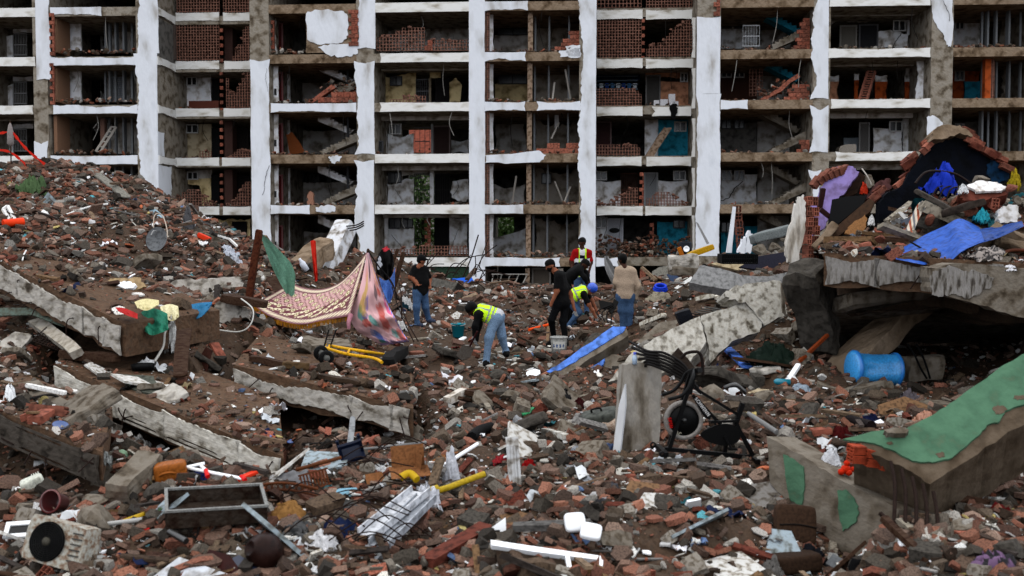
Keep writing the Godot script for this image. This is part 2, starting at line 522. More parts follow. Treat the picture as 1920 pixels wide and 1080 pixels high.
func fallen_slab(called: String, label: String, a: Vector3, b: Vector3, thick: float, back: Vector3, m: Material, face: Material, rib := 0.0, hollow := 0.35) -> Node3D:
	# a cracked floor slab: rough broken front face, flat top; parts are the slab and its painted face
	var o := base(called, label, "concrete slab")
	slabs.append([a, b - a, back, thick, hollow])
	var e := b - a
	var n := maxi(8, int(e.length() / 0.16))
	var st := tool()
	var out := back.cross(e).normalized()
	var fw := -V(back.x, 0, back.z).normalized()
	var top := []
	var low := []
	var cut := rf(0, 900)
	for i in n + 1:
		var t := float(i) / n
		var chip := maxf(0.0, nz.get_noise_2d(cut + t * e.length() * 55.0, 3.0)) * 0.14
		top.append(a + e * t - fw * (chip + rf(0, 0.02)) + V(0, -chip * 0.3, 0))
		low.append(a + e * t + V(0, -thick + rf(-0.02, 0.03) + 0.12 * maxf(0.0, nz.get_noise_2d(cut + t * e.length() * 40.0, 60.0)), 0) - fw * rf(0, 0.03))
	for i in n:
		quad(st, top[i], top[i] + back, top[i + 1] + back, top[i + 1])
		quad(st, low[i], low[i + 1], low[i + 1] + back, low[i] + back)
		quad(st, top[i] + back, low[i] + back, low[i + 1] + back, top[i + 1] + back)
		quad(st, top[i], top[i + 1], low[i + 1], low[i])
	quad(st, top[0], low[0], low[0] + back, top[0] + back)
	quad(st, top[n], top[n] + back, low[n] + back, low[n])
	put(st, "slab", m, o)
	# the painted render on the front edge, in broken pieces
	var dir := e.normalized()
	var p := 0.0
	while p < e.length() - 0.3:
		var w := minf(rf(0.6, 2.3), e.length() - p - 0.05)
		var poly := ragged(0.0, -thick * rf(0.86, 0.96), w - 0.02, -thick * rf(0.03, 0.12), [0.16, 0.13, 0.16, 0.12], 0.05)
		var q := tool()
		var zz := fw - dir * fw.dot(dir)
		prism(q, poly, 0.0, 0.03, T(Basis(dir, Vector3.UP, zz.normalized()), a + dir * (p + 0.02) + fw * 0.02))
		if rib > 0.0:
			var y := -thick * 0.88
			while y < -thick * 0.12:
				box(q, T(Basis(dir, Vector3.UP, zz.normalized()), a + dir * (p + w * 0.5 + 0.01) + fw * 0.055 + V(0, y, 0)), V(w - 0.18, rib * 0.55, 0.016), 0.003)
				y += rib
		put(q, "painted_face", face, o)
		p += w - 0.1
	for i in 7:
		var t := rf(0.1, 1.0)
		var r := a + e * t + V(0, -thick * rf(0.2, 0.8), 0) - fw * 0.1
		st = tool()
		tube(st, curve([r, r + fw * rf(0.15, 0.3), r + fw * rf(0.25, 0.4) + V(rf(-0.15, 0.15), rf(-0.3, 0.05), 0)]), 0.009, 5)
		put(st, "rebar", mat("rebar", Color(0.13, 0.09, 0.075), 0.8, "rust", Vector3.ONE * 3, 0.4), o)
	return o

# ---------- loose rubble ----------
var shard := []
var stone := []
var chip := []
var stick := []
var scrap := []

func rubble_shapes() -> void:
	for i in 7: shard.append(shard_mesh(11 + i, 0.26, 5 + i % 3, 1.0 + 0.35 * (i % 3)))
	for i in 4: stone.append(rock_mesh(40 + i, 9 + i % 4, V(1, 0.6 + 0.1 * (i % 3), 0.8)))
	for i in 4: stone.append(shard_mesh(30 + i, 0.4 + 0.08 * i, 5 + i % 3, 1.1))
	for i in 3: stone.append(chunk_mesh(50 + i, V(1.1, 0.5, 0.7), 2, 0.09))
	for i in 5: chip.append(shard_mesh(70 + i, 0.12, 5 + i % 3, 1.2))
	for i in 4:
		var st := tool()
		box(st, T(), V(1.0, 0.05 + 0.02 * i, 0.09 + 0.03 * i), 0.02)
		stick.append(mesh_of(st))
	for i in 5:
		var st := tool()
		var n := FastNoiseLite.new()
		n.seed = 90 + i
		n.frequency = 1.6
		sheet(st, 6, 6, func(s, t): return V((s - 0.5) * (1.0 - 0.2 * n.get_noise_2d(t * 2.0, 5.0)), n.get_noise_2d(s * 1.1, t * 1.1) * 0.5, (t - 0.5) * 0.8 + n.get_noise_2d(s * 1.5 + 9.0, t) * 0.2))
		scrap.append(mesh_of(st))

func pick_place() -> Vector2:                           # (x, z), evenly over what the picture shows of the ground
	var d: float
	var q := rng.randf()
	if q < 0.36: d = 7.8 * exp(rng.randf() * log(14.5 / 7.8))
	elif q < 0.72: d = 14.5 * exp(rng.randf() * log(30.0 / 14.5))
	else: d = 30.0 * exp(rng.randf() * log(52.0 / 30.0))
	if rng.randf() < 0.24:                                # the heap on the left is thickest
		d = rf(18.5, 33.0)
		return Vector2(rf(-0.52, -0.2) * d, -d)
	var u := rf(-0.52, 0.52)
	if rng.randf() < 0.1: u = rf(0.5, 0.72) * (1.0 if rng.randf() < 0.6 else -1.0)
	return Vector2(u * d, -d)

func lie(p: Vector3, s: Vector3, tilt: float) -> Transform3D:
	var b := Basis.from_euler(V(rng.randfn() * tilt, rf(0, TAU), rng.randfn() * tilt))
	return T(b.scaled_local(s), p)

func bare(x: float, z: float) -> bool:                  # trodden earth, where fewer pieces lie
	var u := x / -z * F + 960.0
	return nz.get_noise_2d(x * 14.0 + 300.0, z * 14.0) > 0.36 or (z > -10.4 and u > 1200.0 and u < 1420.0) or (z < -19.0 and z > -25.0 and u > 730.0 and u < 920.0)

func scatter(called: String, shapes: Array, count: int, lo: float, hi: float, tilt: float, colors: Array, m: Material, sink := 0.2) -> void:
	var per := []
	for s in shapes: per.append([[], []])
	for i in count:
		var p := pick_place()
		if bare(p.x, p.y) and rng.randf() < 0.75: continue
		var sz := lo * pow(hi / lo, pow(rng.randf(), 1.9)) * (1.0 + 0.028 * maxf(0.0, -p.y - 14.0))
		var y := surf(p.x, p.y) if rng.randf() < 0.55 else ground(p.x, p.y)
		var k := rng.randi() % shapes.size()
		var c: Color = colors[rng.randi() % colors.size()]
		var v := rf(0.38, 1.25)
		per[k][0].append(lie(V(p.x, y + sz * rf(-sink, 0.4), p.y), V(sz * rf(0.75, 1.3), sz * rf(0.8, 1.2), sz), tilt))
		if colors[0] == BRICK[0]: c = c.lerp(Color(0.13, 0.105, 0.088), 0.18)
		per[k][1].append(Color(c.r * v, c.g * v, c.b * v))
	for k in shapes.size():
		swarm(called, shapes[k], per[k][0], per[k][1], m)

func swarm(called: String, mesh: Mesh, where: Array, tint: Array, m: Material, parent: Node = null) -> void:
	var mm := MultiMesh.new()
	mm.transform_format = MultiMesh.TRANSFORM_3D
	mm.use_colors = true
	mm.mesh = mesh
	mm.instance_count = where.size()
	for i in where.size():
		mm.set_instance_transform(i, where[i])
		mm.set_instance_color(i, tint[i])
	var o := MultiMeshInstance3D.new()
	o.multimesh = mm
	o.material_override = m
	add(o, called, parent if parent else self)
	o.set_meta("kind", "stuff")
	if not parent:
		o.set_meta("label", "loose " + called.replace("_", " ") + " strewn over the whole site")
		o.set_meta("category", "rubble")

func tinted(key: String, rough: float) -> StandardMaterial3D:
	var m: StandardMaterial3D = mat(key, Color.WHITE, rough, "grime", Vector3.ONE * 1.3, 0.7)
	m.vertex_color_use_as_albedo = true
	return m

const BRICK := [Color(0.19, 0.065, 0.038), Color(0.22, 0.085, 0.05), Color(0.1, 0.045, 0.03), Color(0.19, 0.11, 0.078), Color(0.24, 0.16, 0.12), Color(0.09, 0.055, 0.04), Color(0.15, 0.085, 0.06), Color(0.26, 0.1, 0.058)]
const STONE := [Color(0.09, 0.076, 0.06), Color(0.045, 0.037, 0.029), Color(0.075, 0.056, 0.04), Color(0.13, 0.112, 0.092), Color(0.03, 0.026, 0.022), Color(0.3, 0.28, 0.25), Color(0.07, 0.046, 0.032)]
const PALE := [Color(0.55, 0.55, 0.53), Color(0.7, 0.7, 0.69), Color(0.38, 0.36, 0.33), Color(0.6, 0.58, 0.52)]
const WOOD := [Color(0.07, 0.045, 0.03), Color(0.1, 0.065, 0.042), Color(0.045, 0.035, 0.03), Color(0.16, 0.11, 0.07), Color(0.2, 0.19, 0.18)]
const BITS := [Color(0.45, 0.12, 0.05), Color(0.08, 0.3, 0.35), Color(0.5, 0.4, 0.15), Color(0.75, 0.76, 0.78), Color(0.7, 0.7, 0.7), Color(0.6, 0.62, 0.65), Color(0.8, 0.8, 0.8), Color(0.1, 0.16, 0.3), Color(0.5, 0.5, 0.48), Color(0.03, 0.03, 0.035), Color(0.4, 0.4, 0.42)]

func loose_rubble() -> void:
	scatter("brick_rubble", shard, 66000, 0.025, 0.22, 0.45, BRICK, tinted("tint_brick", 0.8))
	scatter("stone_rubble", stone, 34000, 0.025, 0.22, 0.5, STONE, tinted("tint_stone", 0.85))
	scatter("dust_rubble", stone, 70000, 0.013, 0.055, 0.5, STONE + BRICK + [Color(0.4, 0.38, 0.35), Color(0.3, 0.27, 0.24), Color(0.2, 0.17, 0.15)], tinted("tint_stone", 0.85))
	scatter("plaster_rubble", chip, 20000, 0.02, 0.14, 0.4, PALE, tinted("tint_pale", 0.7))
	scatter("wood_debris", stick, 2000, 0.1, 0.55, 0.22, WOOD, tinted("tint_wood", 0.8), 0.05)
	scatter("paper_litter", scrap + chip + [stone[0], stone[2]], 4200, 0.04, 0.18, 0.3, BITS, tinted("tint_bits", 0.6), 0.05)

var marks := []
func near_what(p: Vector3) -> String:                   # which named thing a loose piece lies by
	if marks.is_empty():
		var names := {}
		for o in get_children():
			if o.has_meta("category") and o != fb and not o.has_meta("group") and o.get_meta("kind") == "thing":
				var m: Node3D = o if o is MeshInstance3D else o.get_child(0)
				var n := String(o.name).rstrip("0123456789").trim_suffix("_")
				names[n] = names.get(n, 0) + 1
				if m is MeshInstance3D: marks.append([n.replace("_", " "), o.transform * (m.get_aabb().get_center() if o == m else m.transform * m.get_aabb().get_center())])
		marks = marks.filter(func(q): return names[q[0].replace(" ", "_")] == 1)
	var best: Array = marks[0]
	for q in marks:
		if p.distance_squared_to(q[1]) < p.distance_squared_to(best[1]): best = q
	var v: Vector3 = p - best[1]
	var side := ("before" if v.z > 0.0 else "beyond") if absf(v.z) > absf(v.x) else "beside"
	return ("close " if v.length() < 0.8 else ("some way " if v.length() > 2.0 else "")) + side + " the " + best[0]

func several(called: String, shapes: Array, count: int, lo: float, hi: float, tilt: float, ms: Array, label: String, cat: String, group: String, d0: float, d1: float, ua := -0.47, ub := 0.47) -> void:
	for i in count:
		var d := d0 * exp(rng.randf() * log(d1 / d0))
		var x := rf(ua, ub) * d
		var sz := lo * pow(hi / lo, pow(rng.randf(), 1.4))
		var o := inst(shapes[rng.randi() % shapes.size()], called, ms[rng.randi() % ms.size()])
		o.transform = lie(V(x, surf(x, -d) + sz * 0.1, -d), V(sz * rf(0.8, 1.3), sz, sz), tilt)
		tag(o, "%s %s, %s" % ["small" if sz < sqrt(lo * hi) else "large", label, near_what(o.position)], cat, group)

# ---------- the ruined apartment block ----------
const FACE := 57.0
const SLANT := 0.06
var fb: Node3D
var cracks: SurfaceTool

func fq(px: float, py: float, w := 0.0) -> Vector2:      # picture point to metres along and up the front, on the plane w metres behind it
	var a := atan(SLANT)
	var n := V(-sin(a), 0, cos(a))
	var r := ray(px, py)
	var p := r * ((-w - FACE * cos(a)) / r.dot(n))
	return Vector2((p + V(0, 0, FACE)).dot(V(cos(a), 0, sin(a))), p.y + EYE)

func fr(x0: float, y0: float, x1: float, y1: float, w: float) -> Array:   # [left, bottom, right, top]
	var c := Vector2((x0 + x1) * 0.5, (y0 + y1) * 0.5)
	return [fq(x0, c.y, w).x, fq(c.x, y1, w).y, fq(x1, c.y, w).x, fq(c.x, y0, w).y]

func wallp(called: String, x0: float, y0: float, x1: float, y1: float, w: float, m: Material, jag := [0.0, 0.0, 0.0, 0.0], thick := 0.12, parent: Node3D = null) -> MeshInstance3D:
	var q := fr(x0, y0, x1, y1, w)
	var st := tool()
	prism(st, ragged(q[0], q[1], q[2], q[3], jag), -w, -w - thick)
	return put(st, called, m, parent if parent else fb)

func fbox(called: String, x0: float, y0: float, x1: float, y1: float, w0: float, w1: float, m: Material) -> MeshInstance3D:
	var q := fr(x0, y0, x1, y1, w0)
	var st := tool()
	abox(st, V(q[0], q[1], -w1), V(q[2], q[3], -w0))
	return put(st, called, m, fb)

func shape(called: String, pts: Array, w: float, m: Material, thick := 0.03, rough := 0.06) -> MeshInstance3D:   # a broken patch by its outline
	var a := []
	for p in pts: a.append(fq(p[0], p[1], w))
	var st := tool()
	prism(st, blob2(a, rough, 4), -w, -w - thick)
	return put(st, called, m, fb)

func win(x0: float, y0: float, x1: float, y1: float, w: float, light := true) -> void:
	var q := fr(x0, y0, x1, y1, w)
	var st := tool()
	var t := 0.06
	for r in [[q[0], q[1], q[2], q[1] + t], [q[0], q[3] - t, q[2], q[3]], [q[0], q[1] + t, q[0] + t, q[3] - t], [q[2] - t, q[1] + t, q[2], q[3] - t], [(q[0] + q[2]) / 2 - t / 2, q[1] + t, (q[0] + q[2]) / 2 + t / 2, q[3] - t]]:
		abox(st, V(r[0], r[1], -w - 0.02), V(r[2], r[3], -w + 0.06))
	var o := put(st, "window", plain(Color(0.72, 0.72, 0.72) if light else Color(0.25, 0.25, 0.26), 0.6, ""), fb)
	for s in [0, 1]:
		var g := tool()
		var m: float = (q[0] + q[2]) / 2
		abox(g, V(q[0] + t if s == 0 else m + t / 2, q[1] + t, -w - 0.012), V(m - t / 2 if s == 0 else q[2] - t, q[3] - t, -w + 0.008))
		put(g, "pane", pc(0.06, 0.065, 0.07, 0.25, ""), o)

func door(x0: float, y0: float, x1: float, y1: float, w: float, c: Color) -> void:
	var q := fr(x0, y0, x1, y1, w)
	var st := tool()
	abox(st, V(q[0], q[1], -w - 0.05), V(q[2], q[3], -w))
	for r in [[0.12, 0.08, 0.88, 0.45], [0.12, 0.55, 0.88, 0.93]]:
		abox(st, V(lerpf(q[0], q[2], r[0]), lerpf(q[1], q[3], r[1]), -w - 0.01), V(lerpf(q[0], q[2], r[2]), lerpf(q[1], q[3], r[3]), -w + 0.015))
	var o := put(st, "door", plain(c, 0.6), fb)
	var f := tool()
	for r in [[q[0] - 0.08, q[1], q[0], q[3] + 0.08], [q[2], q[1], q[2] + 0.08, q[3] + 0.08], [q[0], q[3], q[2], q[3] + 0.08]]:
		abox(f, V(r[0], r[1], -w - 0.08), V(r[2], r[3], -w + 0.03))
	put(f, "frame", plain(c.lightened(0.25), 0.6), o)

func grille(x0: float, y0: float, x1: float, y1: float, w: float, c: Color, bars := 7, parent: Node3D = null) -> void:   # a barred gate
	var q := fr(x0, y0, x1, y1, w)
	var st := tool()
	for i in bars + 1:
		var u := lerpf(q[0], q[2], float(i) / bars)
		abox(st, V(u - 0.012, q[1], -w - 0.02), V(u + 0.012, q[3], -w + 0.004))
	for t in [0.02, 0.48, 0.98]:
		var v := lerpf(q[1], q[3], t)
		abox(st, V(q[0], v - 0.025, -w - 0.016), V(q[2], v + 0.025, -w + 0.012))
	put(st, "barred_gate", plain(c, 0.6, ""), parent if parent else fb)

func posts(xs: Array, y0: float, y1: float, w: float) -> void:
	for x in xs:
		fbox("metal_stud", x - 1.7, y0, x + 1.7, y1, w + rf(0, 0.4), w + 0.5, pc(0.42, 0.43, 0.44, 0.6))

func lattice(x0: float, y0: float, x1: float, y1: float, w: float, prof := [1.0], step := 5.6) -> void:   # screen wall of perforated clay blocks; prof is the height left standing
	var q := fr(x0, y0, x1, y1, w)
	var s := step * FACE / F
	var nx := maxi(2, int(round((q[2] - q[0]) / s)))
	var ny := maxi(1, int(round((q[3] - q[1]) / (s * 1.02))))
	var cx: float = (q[2] - q[0]) / nx
	var cy: float = (q[3] - q[1]) / ny
	var full := tool()
	var b := 0.021
	for i in nx:
		var t := (i + 0.5) / nx * (prof.size() - 1)
		var h: float = prof[int(t)] if prof.size() > 1 else prof[0]
		if prof.size() > 1: h = lerpf(prof[int(t)], prof[mini(int(t) + 1, prof.size() - 1)], t - int(t))
		for j in ny:
			if (j + 0.5 + rf(-0.45, 0.45) * (1.0 if h < 1.0 else 0.0)) / ny > h: continue
			var x: float = q[0] + i * cx
			var y: float = q[1] + j * cy
			var z := -w + rf(-0.006, 0.006)
			abox(full, V(x, y, z - 0.1), V(x + b * 1.3, y + cy, z))
			abox(full, V(x + b * 1.3, y, z - 0.1), V(x + cx, y + b, z - 0.003))
			abox(full, V(x + cx - b * 0.9, y + b, z - 0.1), V(x + cx, y + cy, z - 0.002))
			abox(full, V(x + b * 1.3, y + cy - b * 0.9, z - 0.1), V(x + cx - b * 0.9, y + cy, z - 0.004))
	var o := put(full, "perforated_block_screen", mat("screen_clay", Color(0.47, 0.335, 0.285), 0.85, "grime", Vector3.ONE * 0.6, 0.5, true), fb)
	o.set_meta("kind", "stuff")
	if prof.size() > 1:                                   # loose blocks along the broken top
		for i in int(nx * 0.7):
			var t := rf(0.02, 0.98)
			var k := t * (prof.size() - 1)
			var h: float = lerpf(prof[int(k)], prof[mini(int(k) + 1, prof.size() - 1)], k - int(k))
			if h >= 0.98: continue
			var st := tool()
			box(st, T(Basis.from_euler(V(rf(-0.5, 0.5), rf(0, 3), rf(-0.5, 0.5))), V(lerpf(q[0], q[2], t), lerpf(q[1], q[3], h) + rf(-0.04, 0.1), -w - rf(-0.05, 0.25))), V(rf(0.1, 0.3), rf(0.06, 0.12), 0.12), 0.02)
			put(st, "fallen_block", mats["screen_clay"], fb)

func bricks(x0: float, y0: float, x1: float, y1: float, w: float, left := 0.0, top := 0.0, m: Material = null) -> void:   # brickwork laid block by block, stepped where it broke
	var q := fr(x0, y0, x1, y1, w)
	var n := maxi(1, int((q[3] - q[1]) / 0.2))
	var bh: float = (q[3] - q[1]) / n
	var mm := [mat("clay_a", Color(0.5, 0.285, 0.225), 0.85), mat("clay_b", Color(0.43, 0.26, 0.21), 0.85), mat("clay_c", Color(0.55, 0.33, 0.265), 0.85)]
	for j in n:
		var t := float(j) / n
		var x: float = lerpf(q[0], q[2], left * t * rf(0.85, 1.1)) + (0.16 if j % 2 else 0.0)
		while x < q[2] - 0.05:
			var l := minf(0.34, q[2] - x)
			if not (t > 1.0 - top and rng.randf() < (t - 1.0 + top) / maxf(top, 0.01)):
				var st := tool()
				box(st, T(Basis(), V(x + l / 2, q[1] + bh * (j + 0.5), -w - 0.07 + rf(-0.012, 0.012))), V(l - 0.014, bh - 0.016, 0.14), 0.004)
				put(st, "brick", m if m else mm[rng.randi() % 3], fb)
			x += l

func stairs(xa: float, ya: float, xb: float, yb: float, w: float, m: Material, n := 9, wide := 1.1, ruin := 0.02) -> void:   # a flight of steps from a (low) to b (high)
	var a := fq(xa, ya, w)
	var b := fq(xb, yb, w)
	var poly := PackedVector2Array()
	var s := (b - a) / n
	for i in n:
		poly.append(a + s * i + Vector2(rf(-ruin, ruin), s.y + rf(-ruin, ruin)))
		poly.append(a + s * (i + 1) + Vector2(rf(-ruin, ruin), rf(-ruin, ruin)))
	poly.append(b - Vector2(0, 0.42))
	poly.append(a + Vector2(0.25 * signf(s.x), -0.1))
	var st := tool()
	prism(st, poly, -w, -w - wide, T(), 0.0)
	put(st, "stair_flight", m, fb)

func crack(pts: Array, w: float, wide := 0.035) -> void:
	for i in pts.size() - 1:
		var a := fq(pts[i][0], pts[i][1], w)
		var b := fq(pts[i + 1][0], pts[i + 1][1], w)
		var n := maxi(2, int(a.distance_to(b) / 0.12))
		var last := a
		for k in range(1, n + 1):
			var p := a.lerp(b, float(k) / n) + Vector2(rf(-0.03, 0.03), rf(-0.03, 0.03))
			bar(cracks, V(last.x, last.y, -w), V(p.x, p.y, -w), wide * rf(0.5, 1.2), wide * 0.3)
			last = p

func heap(x0: float, x1: float, y: float, w: float, n: int, hi := 0.25, kind := 0) -> void:   # broken pieces lying on a floor edge
	var a := fq(x0, y, w)
	var b := fq(x1, y, w)
	for i in n:
		var t := rf(0, 1)
		var hump := 0.35 + 0.65 * absf(sin(t * 7.0 + x0))
		var s := rf(0.08, 0.3)
		var p := V(lerpf(a.x, b.x, t), lerpf(a.y, b.y, t) + rf(0.0, hi) * hump, -w - rf(0.0, 0.9))
		heaps[0 if rng.randf() < (0.7 if kind == 0 else 0.3) else 1].append(lie(p, V(s, s * 0.8, s), 0.5))
var heaps := [[], []]

func facade() -> void:
	fb = base("apartment_building", "long white apartment block with its outer walls torn off, rooms and stairs exposed", "building", V(0, 0, -FACE), V(0, -atan(SLANT), 0))
	cracks = tool()
	var con := mat("concrete", Color(0.5, 0.475, 0.435), 0.9, "stain", Vector3.ONE * 0.35, 0.7, true)
	var bare := mat("bare_render", Color(0.47, 0.41, 0.345), 0.92, "stain", Vector3.ONE * 0.3, 0.8, true)
	var wht := mat("white_render", Color(0.775, 0.79, 0.815), 0.85, "plaster", V(0.22, 0.09, 0.22), 0.12, true)
	var bnd := mat("white_band", Color(0.8, 0.8, 0.79), 0.85, "streak", V(0.16, 0.4, 0.16), 0.12, true)
	var dim := mat("grey_render", Color(0.78, 0.77, 0.76), 0.9, "stain", Vector3.ONE * 0.25, 0.4, true)
	var inn := mat("inner_paint", Color(0.87, 0.88, 0.9), 0.9, "stain", Vector3.ONE * 0.3, 0.3, true)
	var cream := mat("cream_paint", Color(0.85, 0.77, 0.58), 0.9, "stain", Vector3.ONE * 0.3, 0.3, true)
	var teal := mat("teal_paint", Color(0.14, 0.5, 0.6), 0.85, "grime", Vector3.ONE * 0.3, 0.3, true)
	var peach := mat("peach_paint", Color(0.74, 0.52, 0.4), 0.85, "grime", Vector3.ONE * 0.3, 0.3, true)
	var orange := mat("orange_paint", Color(0.62, 0.28, 0.12), 0.85, "grime", Vector3.ONE * 0.3, 0.3, true)
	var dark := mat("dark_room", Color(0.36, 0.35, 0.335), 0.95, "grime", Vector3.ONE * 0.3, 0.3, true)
	var clay := mat("clay_c", Color(0.55, 0.33, 0.265), 0.85)
	var brown := Color(0.16, 0.1, 0.075)
	# storeys: heights of the floor tops
	var ys := [-280.0, -186.0, -92.0, 3.0, 98.0, 191.0, 288.0, 384.0, 483.0]
	var fv := []
	for y in ys: fv.append(fq(960, y).y)
	# columns: left, right, how broken their edges are
	var cols := [[-260, -40, 0, 0], [65, 93, 0, 0.1], [258, 295, 0.32, 0.05], [470, 507, 0.05, 0.1], [669, 702, 0.34, 0.03], [880, 909, 0.03, 0.04], [1085, 1117, 0.3, 0.03], [1305, 1350, 0.06, 0.05], [1522, 1555, 0.3, 0.06], [1742, 1784, 0.06, 0.06], [1945, 1985, 0, 0], [2165, 2205, 0, 0]]
	var cu := []
	for c in cols:
		cu.append([fq(c[0], 300).x, fq(c[1], 300).x])
		var st := tool()
		abox(st, V(cu[-1][0] + 0.02, -1.2, -9.5), V(cu[-1][1] - 0.02, 24, 0))
		put(st, "column", con, fb)
	# floors of every bay; the third and the seventh stand back
	var back := {2: 2.6, 6: 2.0}
	for k in cols.size() - 1:
		var w: float = back.get(k, 0.0)
		for i in fv.size():
			var st := tool()
			abox(st, V(cu[k][1] - 0.02, fv[i] - 0.47, -9.5), V(cu[k + 1][0] + 0.02, fv[i], -w - 0.004 * (i % 2)))
			put(st, "floor_slab", bare if (k in [3, 5, 7, 9]) else con, fb)
	var st0 := tool()
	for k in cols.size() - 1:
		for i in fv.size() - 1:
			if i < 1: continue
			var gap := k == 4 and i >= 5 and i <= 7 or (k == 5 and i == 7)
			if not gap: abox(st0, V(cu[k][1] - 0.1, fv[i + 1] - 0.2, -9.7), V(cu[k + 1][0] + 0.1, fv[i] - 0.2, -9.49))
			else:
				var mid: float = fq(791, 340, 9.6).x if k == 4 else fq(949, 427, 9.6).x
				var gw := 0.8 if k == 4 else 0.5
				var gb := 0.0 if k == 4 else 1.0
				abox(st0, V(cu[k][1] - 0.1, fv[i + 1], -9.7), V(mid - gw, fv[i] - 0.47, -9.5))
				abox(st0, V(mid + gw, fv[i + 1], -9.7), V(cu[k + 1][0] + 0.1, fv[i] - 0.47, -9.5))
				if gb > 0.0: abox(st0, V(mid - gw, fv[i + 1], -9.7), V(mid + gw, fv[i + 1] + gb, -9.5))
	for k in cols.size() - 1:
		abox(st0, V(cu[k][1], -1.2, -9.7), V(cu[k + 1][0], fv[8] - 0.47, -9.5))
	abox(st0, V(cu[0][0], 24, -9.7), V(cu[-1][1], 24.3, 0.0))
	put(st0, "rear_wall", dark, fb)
	# white render on the columns, in the stretches that survive
	for r in [[65, -200, 93, 150, 1, [0, 0.1, 0.12, 0]], [66, 264, 92, 480, 1, [0, 0, 0.12, 0.25]], [255, -200, 296, 100, 2, [0.3, 0, 0.06, 0]], [253, 100, 297, 480, 2, [0.34, 0, 0.03, 0]],
			[470, 111, 508, 490, 3, [0.06, 0.1, 0.1, 0.15]], [666, -200, 703, 92, 4, [0.22, 0.1, 0, 0]], [664, 114, 703, 290, 4, [0.3, 0.15, 0.06, 0.25]], [664, 300, 702, 540, 4, [0.34, 0, 0.03, 0.2]],
			[879, -200, 910, 560, 5, [0.02, 0, 0.05, 0]], [1082, -200, 1118, 540, 6, [0.34, 0, 0.02, 0]], [1306, 31, 1351, 176, 7, [0.02, 0.06, 0.03, 0.14]], [1304, 176, 1351, 480, 7, [0.14, 0, 0.1, 0.0]],
			[1521, -200, 1556, 186, 8, [0.36, 0.2, 0.05, 0]], [1518, 197, 1553, 286, 8, [0.2, 0.15, 0.0, 0.4]], [1515, 318, 1540, 400, 8, [0.3, 0.1, 0.3, 0.3]]]:
		wallp("white_render", r[0], r[1], r[2], r[3], -0.035, wht, r[5], 0.045)
	shape("white_render", [[1745, -30], [1786, -30], [1786, 70], [1782, 88], [1775, 84], [1768, 62], [1752, 40], [1748, 15]], -0.03, wht, 0.04)
	shape("white_render", [[1738, 220], [1752, 217], [1768, 230], [1768, 262], [1740, 262]], -0.03, wht, 0.04)
	bricks(1338, -5, 1351, 30, -0.09)
	bricks(92, 24, 101, 104, -0.12)
	bricks(93, 118, 101, 196, -0.06)
	# bands along the floor edges that kept their render: x0, x1, row (0 = top), jag, white or grey
	for r in [[-30, 66, 0, [0, 0.02, 0, 0.02]], [-30, 66, 1, [0, 0.02, 0.05, 0.02]], [-30, 62, 2, [0, 0.04, 0.15, 0.03]], [-30, 66, 3, [0, 0.02, 0, 0.02]], [94, 190, 0, [0.05, 0.2, 0.05, 0.02]], [94, 258, 1, [0.1, 0.05, 0, 0.14]], [100, 258, 2, [0.05, 0.06, 0, 0.16]], [95, 258, 3, [0.1, 0.03, 0, 0.08]],
			[508, 668, 2, [0.05, 0.1, 0, 0.04]], [507, 581, 4, [0.1, 0.06, 0.15, 0.06]], [702, 880, 0, [0, 0, 0, 0]], [713, 880, 1, [0.25, 0.02, 0, 0.03]], [712, 880, 2, [0.3, 0.03, 0, 0.04]], [703, 880, 3, [0, 0.03, 0, 0.03]], [703, 880, 4, [0, 0.02, 0, 0.02]], [703, 880, 5, [0, 0, 0, 0.03]],
			[909, 990, 0, [0, 0.2, 0.2, 0.02]], [909, 986, 1, [0, 0.26, 0.2, 0.04]], [909, 985, 2, [0, 0.2, 0.3, 0.1]], [1006, 1088, 2, [0.35, 0.08, 0, 0.12]], [908, 981, 4, [0, 0.05, 0.02, 0.05]], [908, 1050, 5, [0, 0.06, 0.4, 0.1]], [1118, 1160, 5, [0, 0.1, 0.3, 0.2]],
			[1351, 1402, 2, [0, 0.2, 0.1, 0.08]], [1555, 1744, 0, [0.1, 0.02, 0, 0.02]], [1553, 1744, 1, [0.05, 0.06, 0.04, 0.08]], [1558, 1744, 2, [0.25, 0.05, 0.12, 0.06]], [1566, 1712, 3, [0.3, 0.05, 0.3, 0.12]]]:
		var i: int = r[2] + 3
		var a := fq(r[0], ys[i] + 8.0).x
		var b := fq(r[1], ys[i] + 8.0).x
		var st := tool()
		prism(st, ragged(a, fv[i] - 0.48, b, fv[i] + 0.02, r[3]), 0.03, -0.01)
		put(st, "white_band", bnd if r[0] in [-30, 702, 703, 713, 712, 1555, 1553, 1558, 1566] else wht, fb)
	for r in [[[1048, 95], [1088, 90], [1088, 106], [1050, 107]], [[1060, 87], [1088, 84], [1088, 107], [1066, 107]], [[910, 291], [1010, 282], [1024, 291], [1012, 304], [960, 306], [910, 305]], [[617, 293], [630, 291], [641, 293], [636, 303], [624, 306], [618, 301]], [[592, 388], [612, 384], [629, 388], [627, 397], [610, 400], [594, 397]]]:
		shape("white_render", r, -0.03, wht, 0.04)
	shape("white_render", [[574, 25], [590, 18], [640, 20], [652, 30], [653, 66], [644, 76], [634, 82], [602, 84], [576, 74]], -0.05, wht, 0.04)
	shape("white_render", [[596, 88], [620, 82], [668, 83], [671, 100], [655, 106], [638, 107], [616, 103]], -0.05, wht, 0.04)
	wallp("infill_wall", 573, 17, 669, 99, 0.0, bare, [0.06, 0.02, 0, 0], 0.16)
	bricks(653, 18, 672, 86, -0.11)
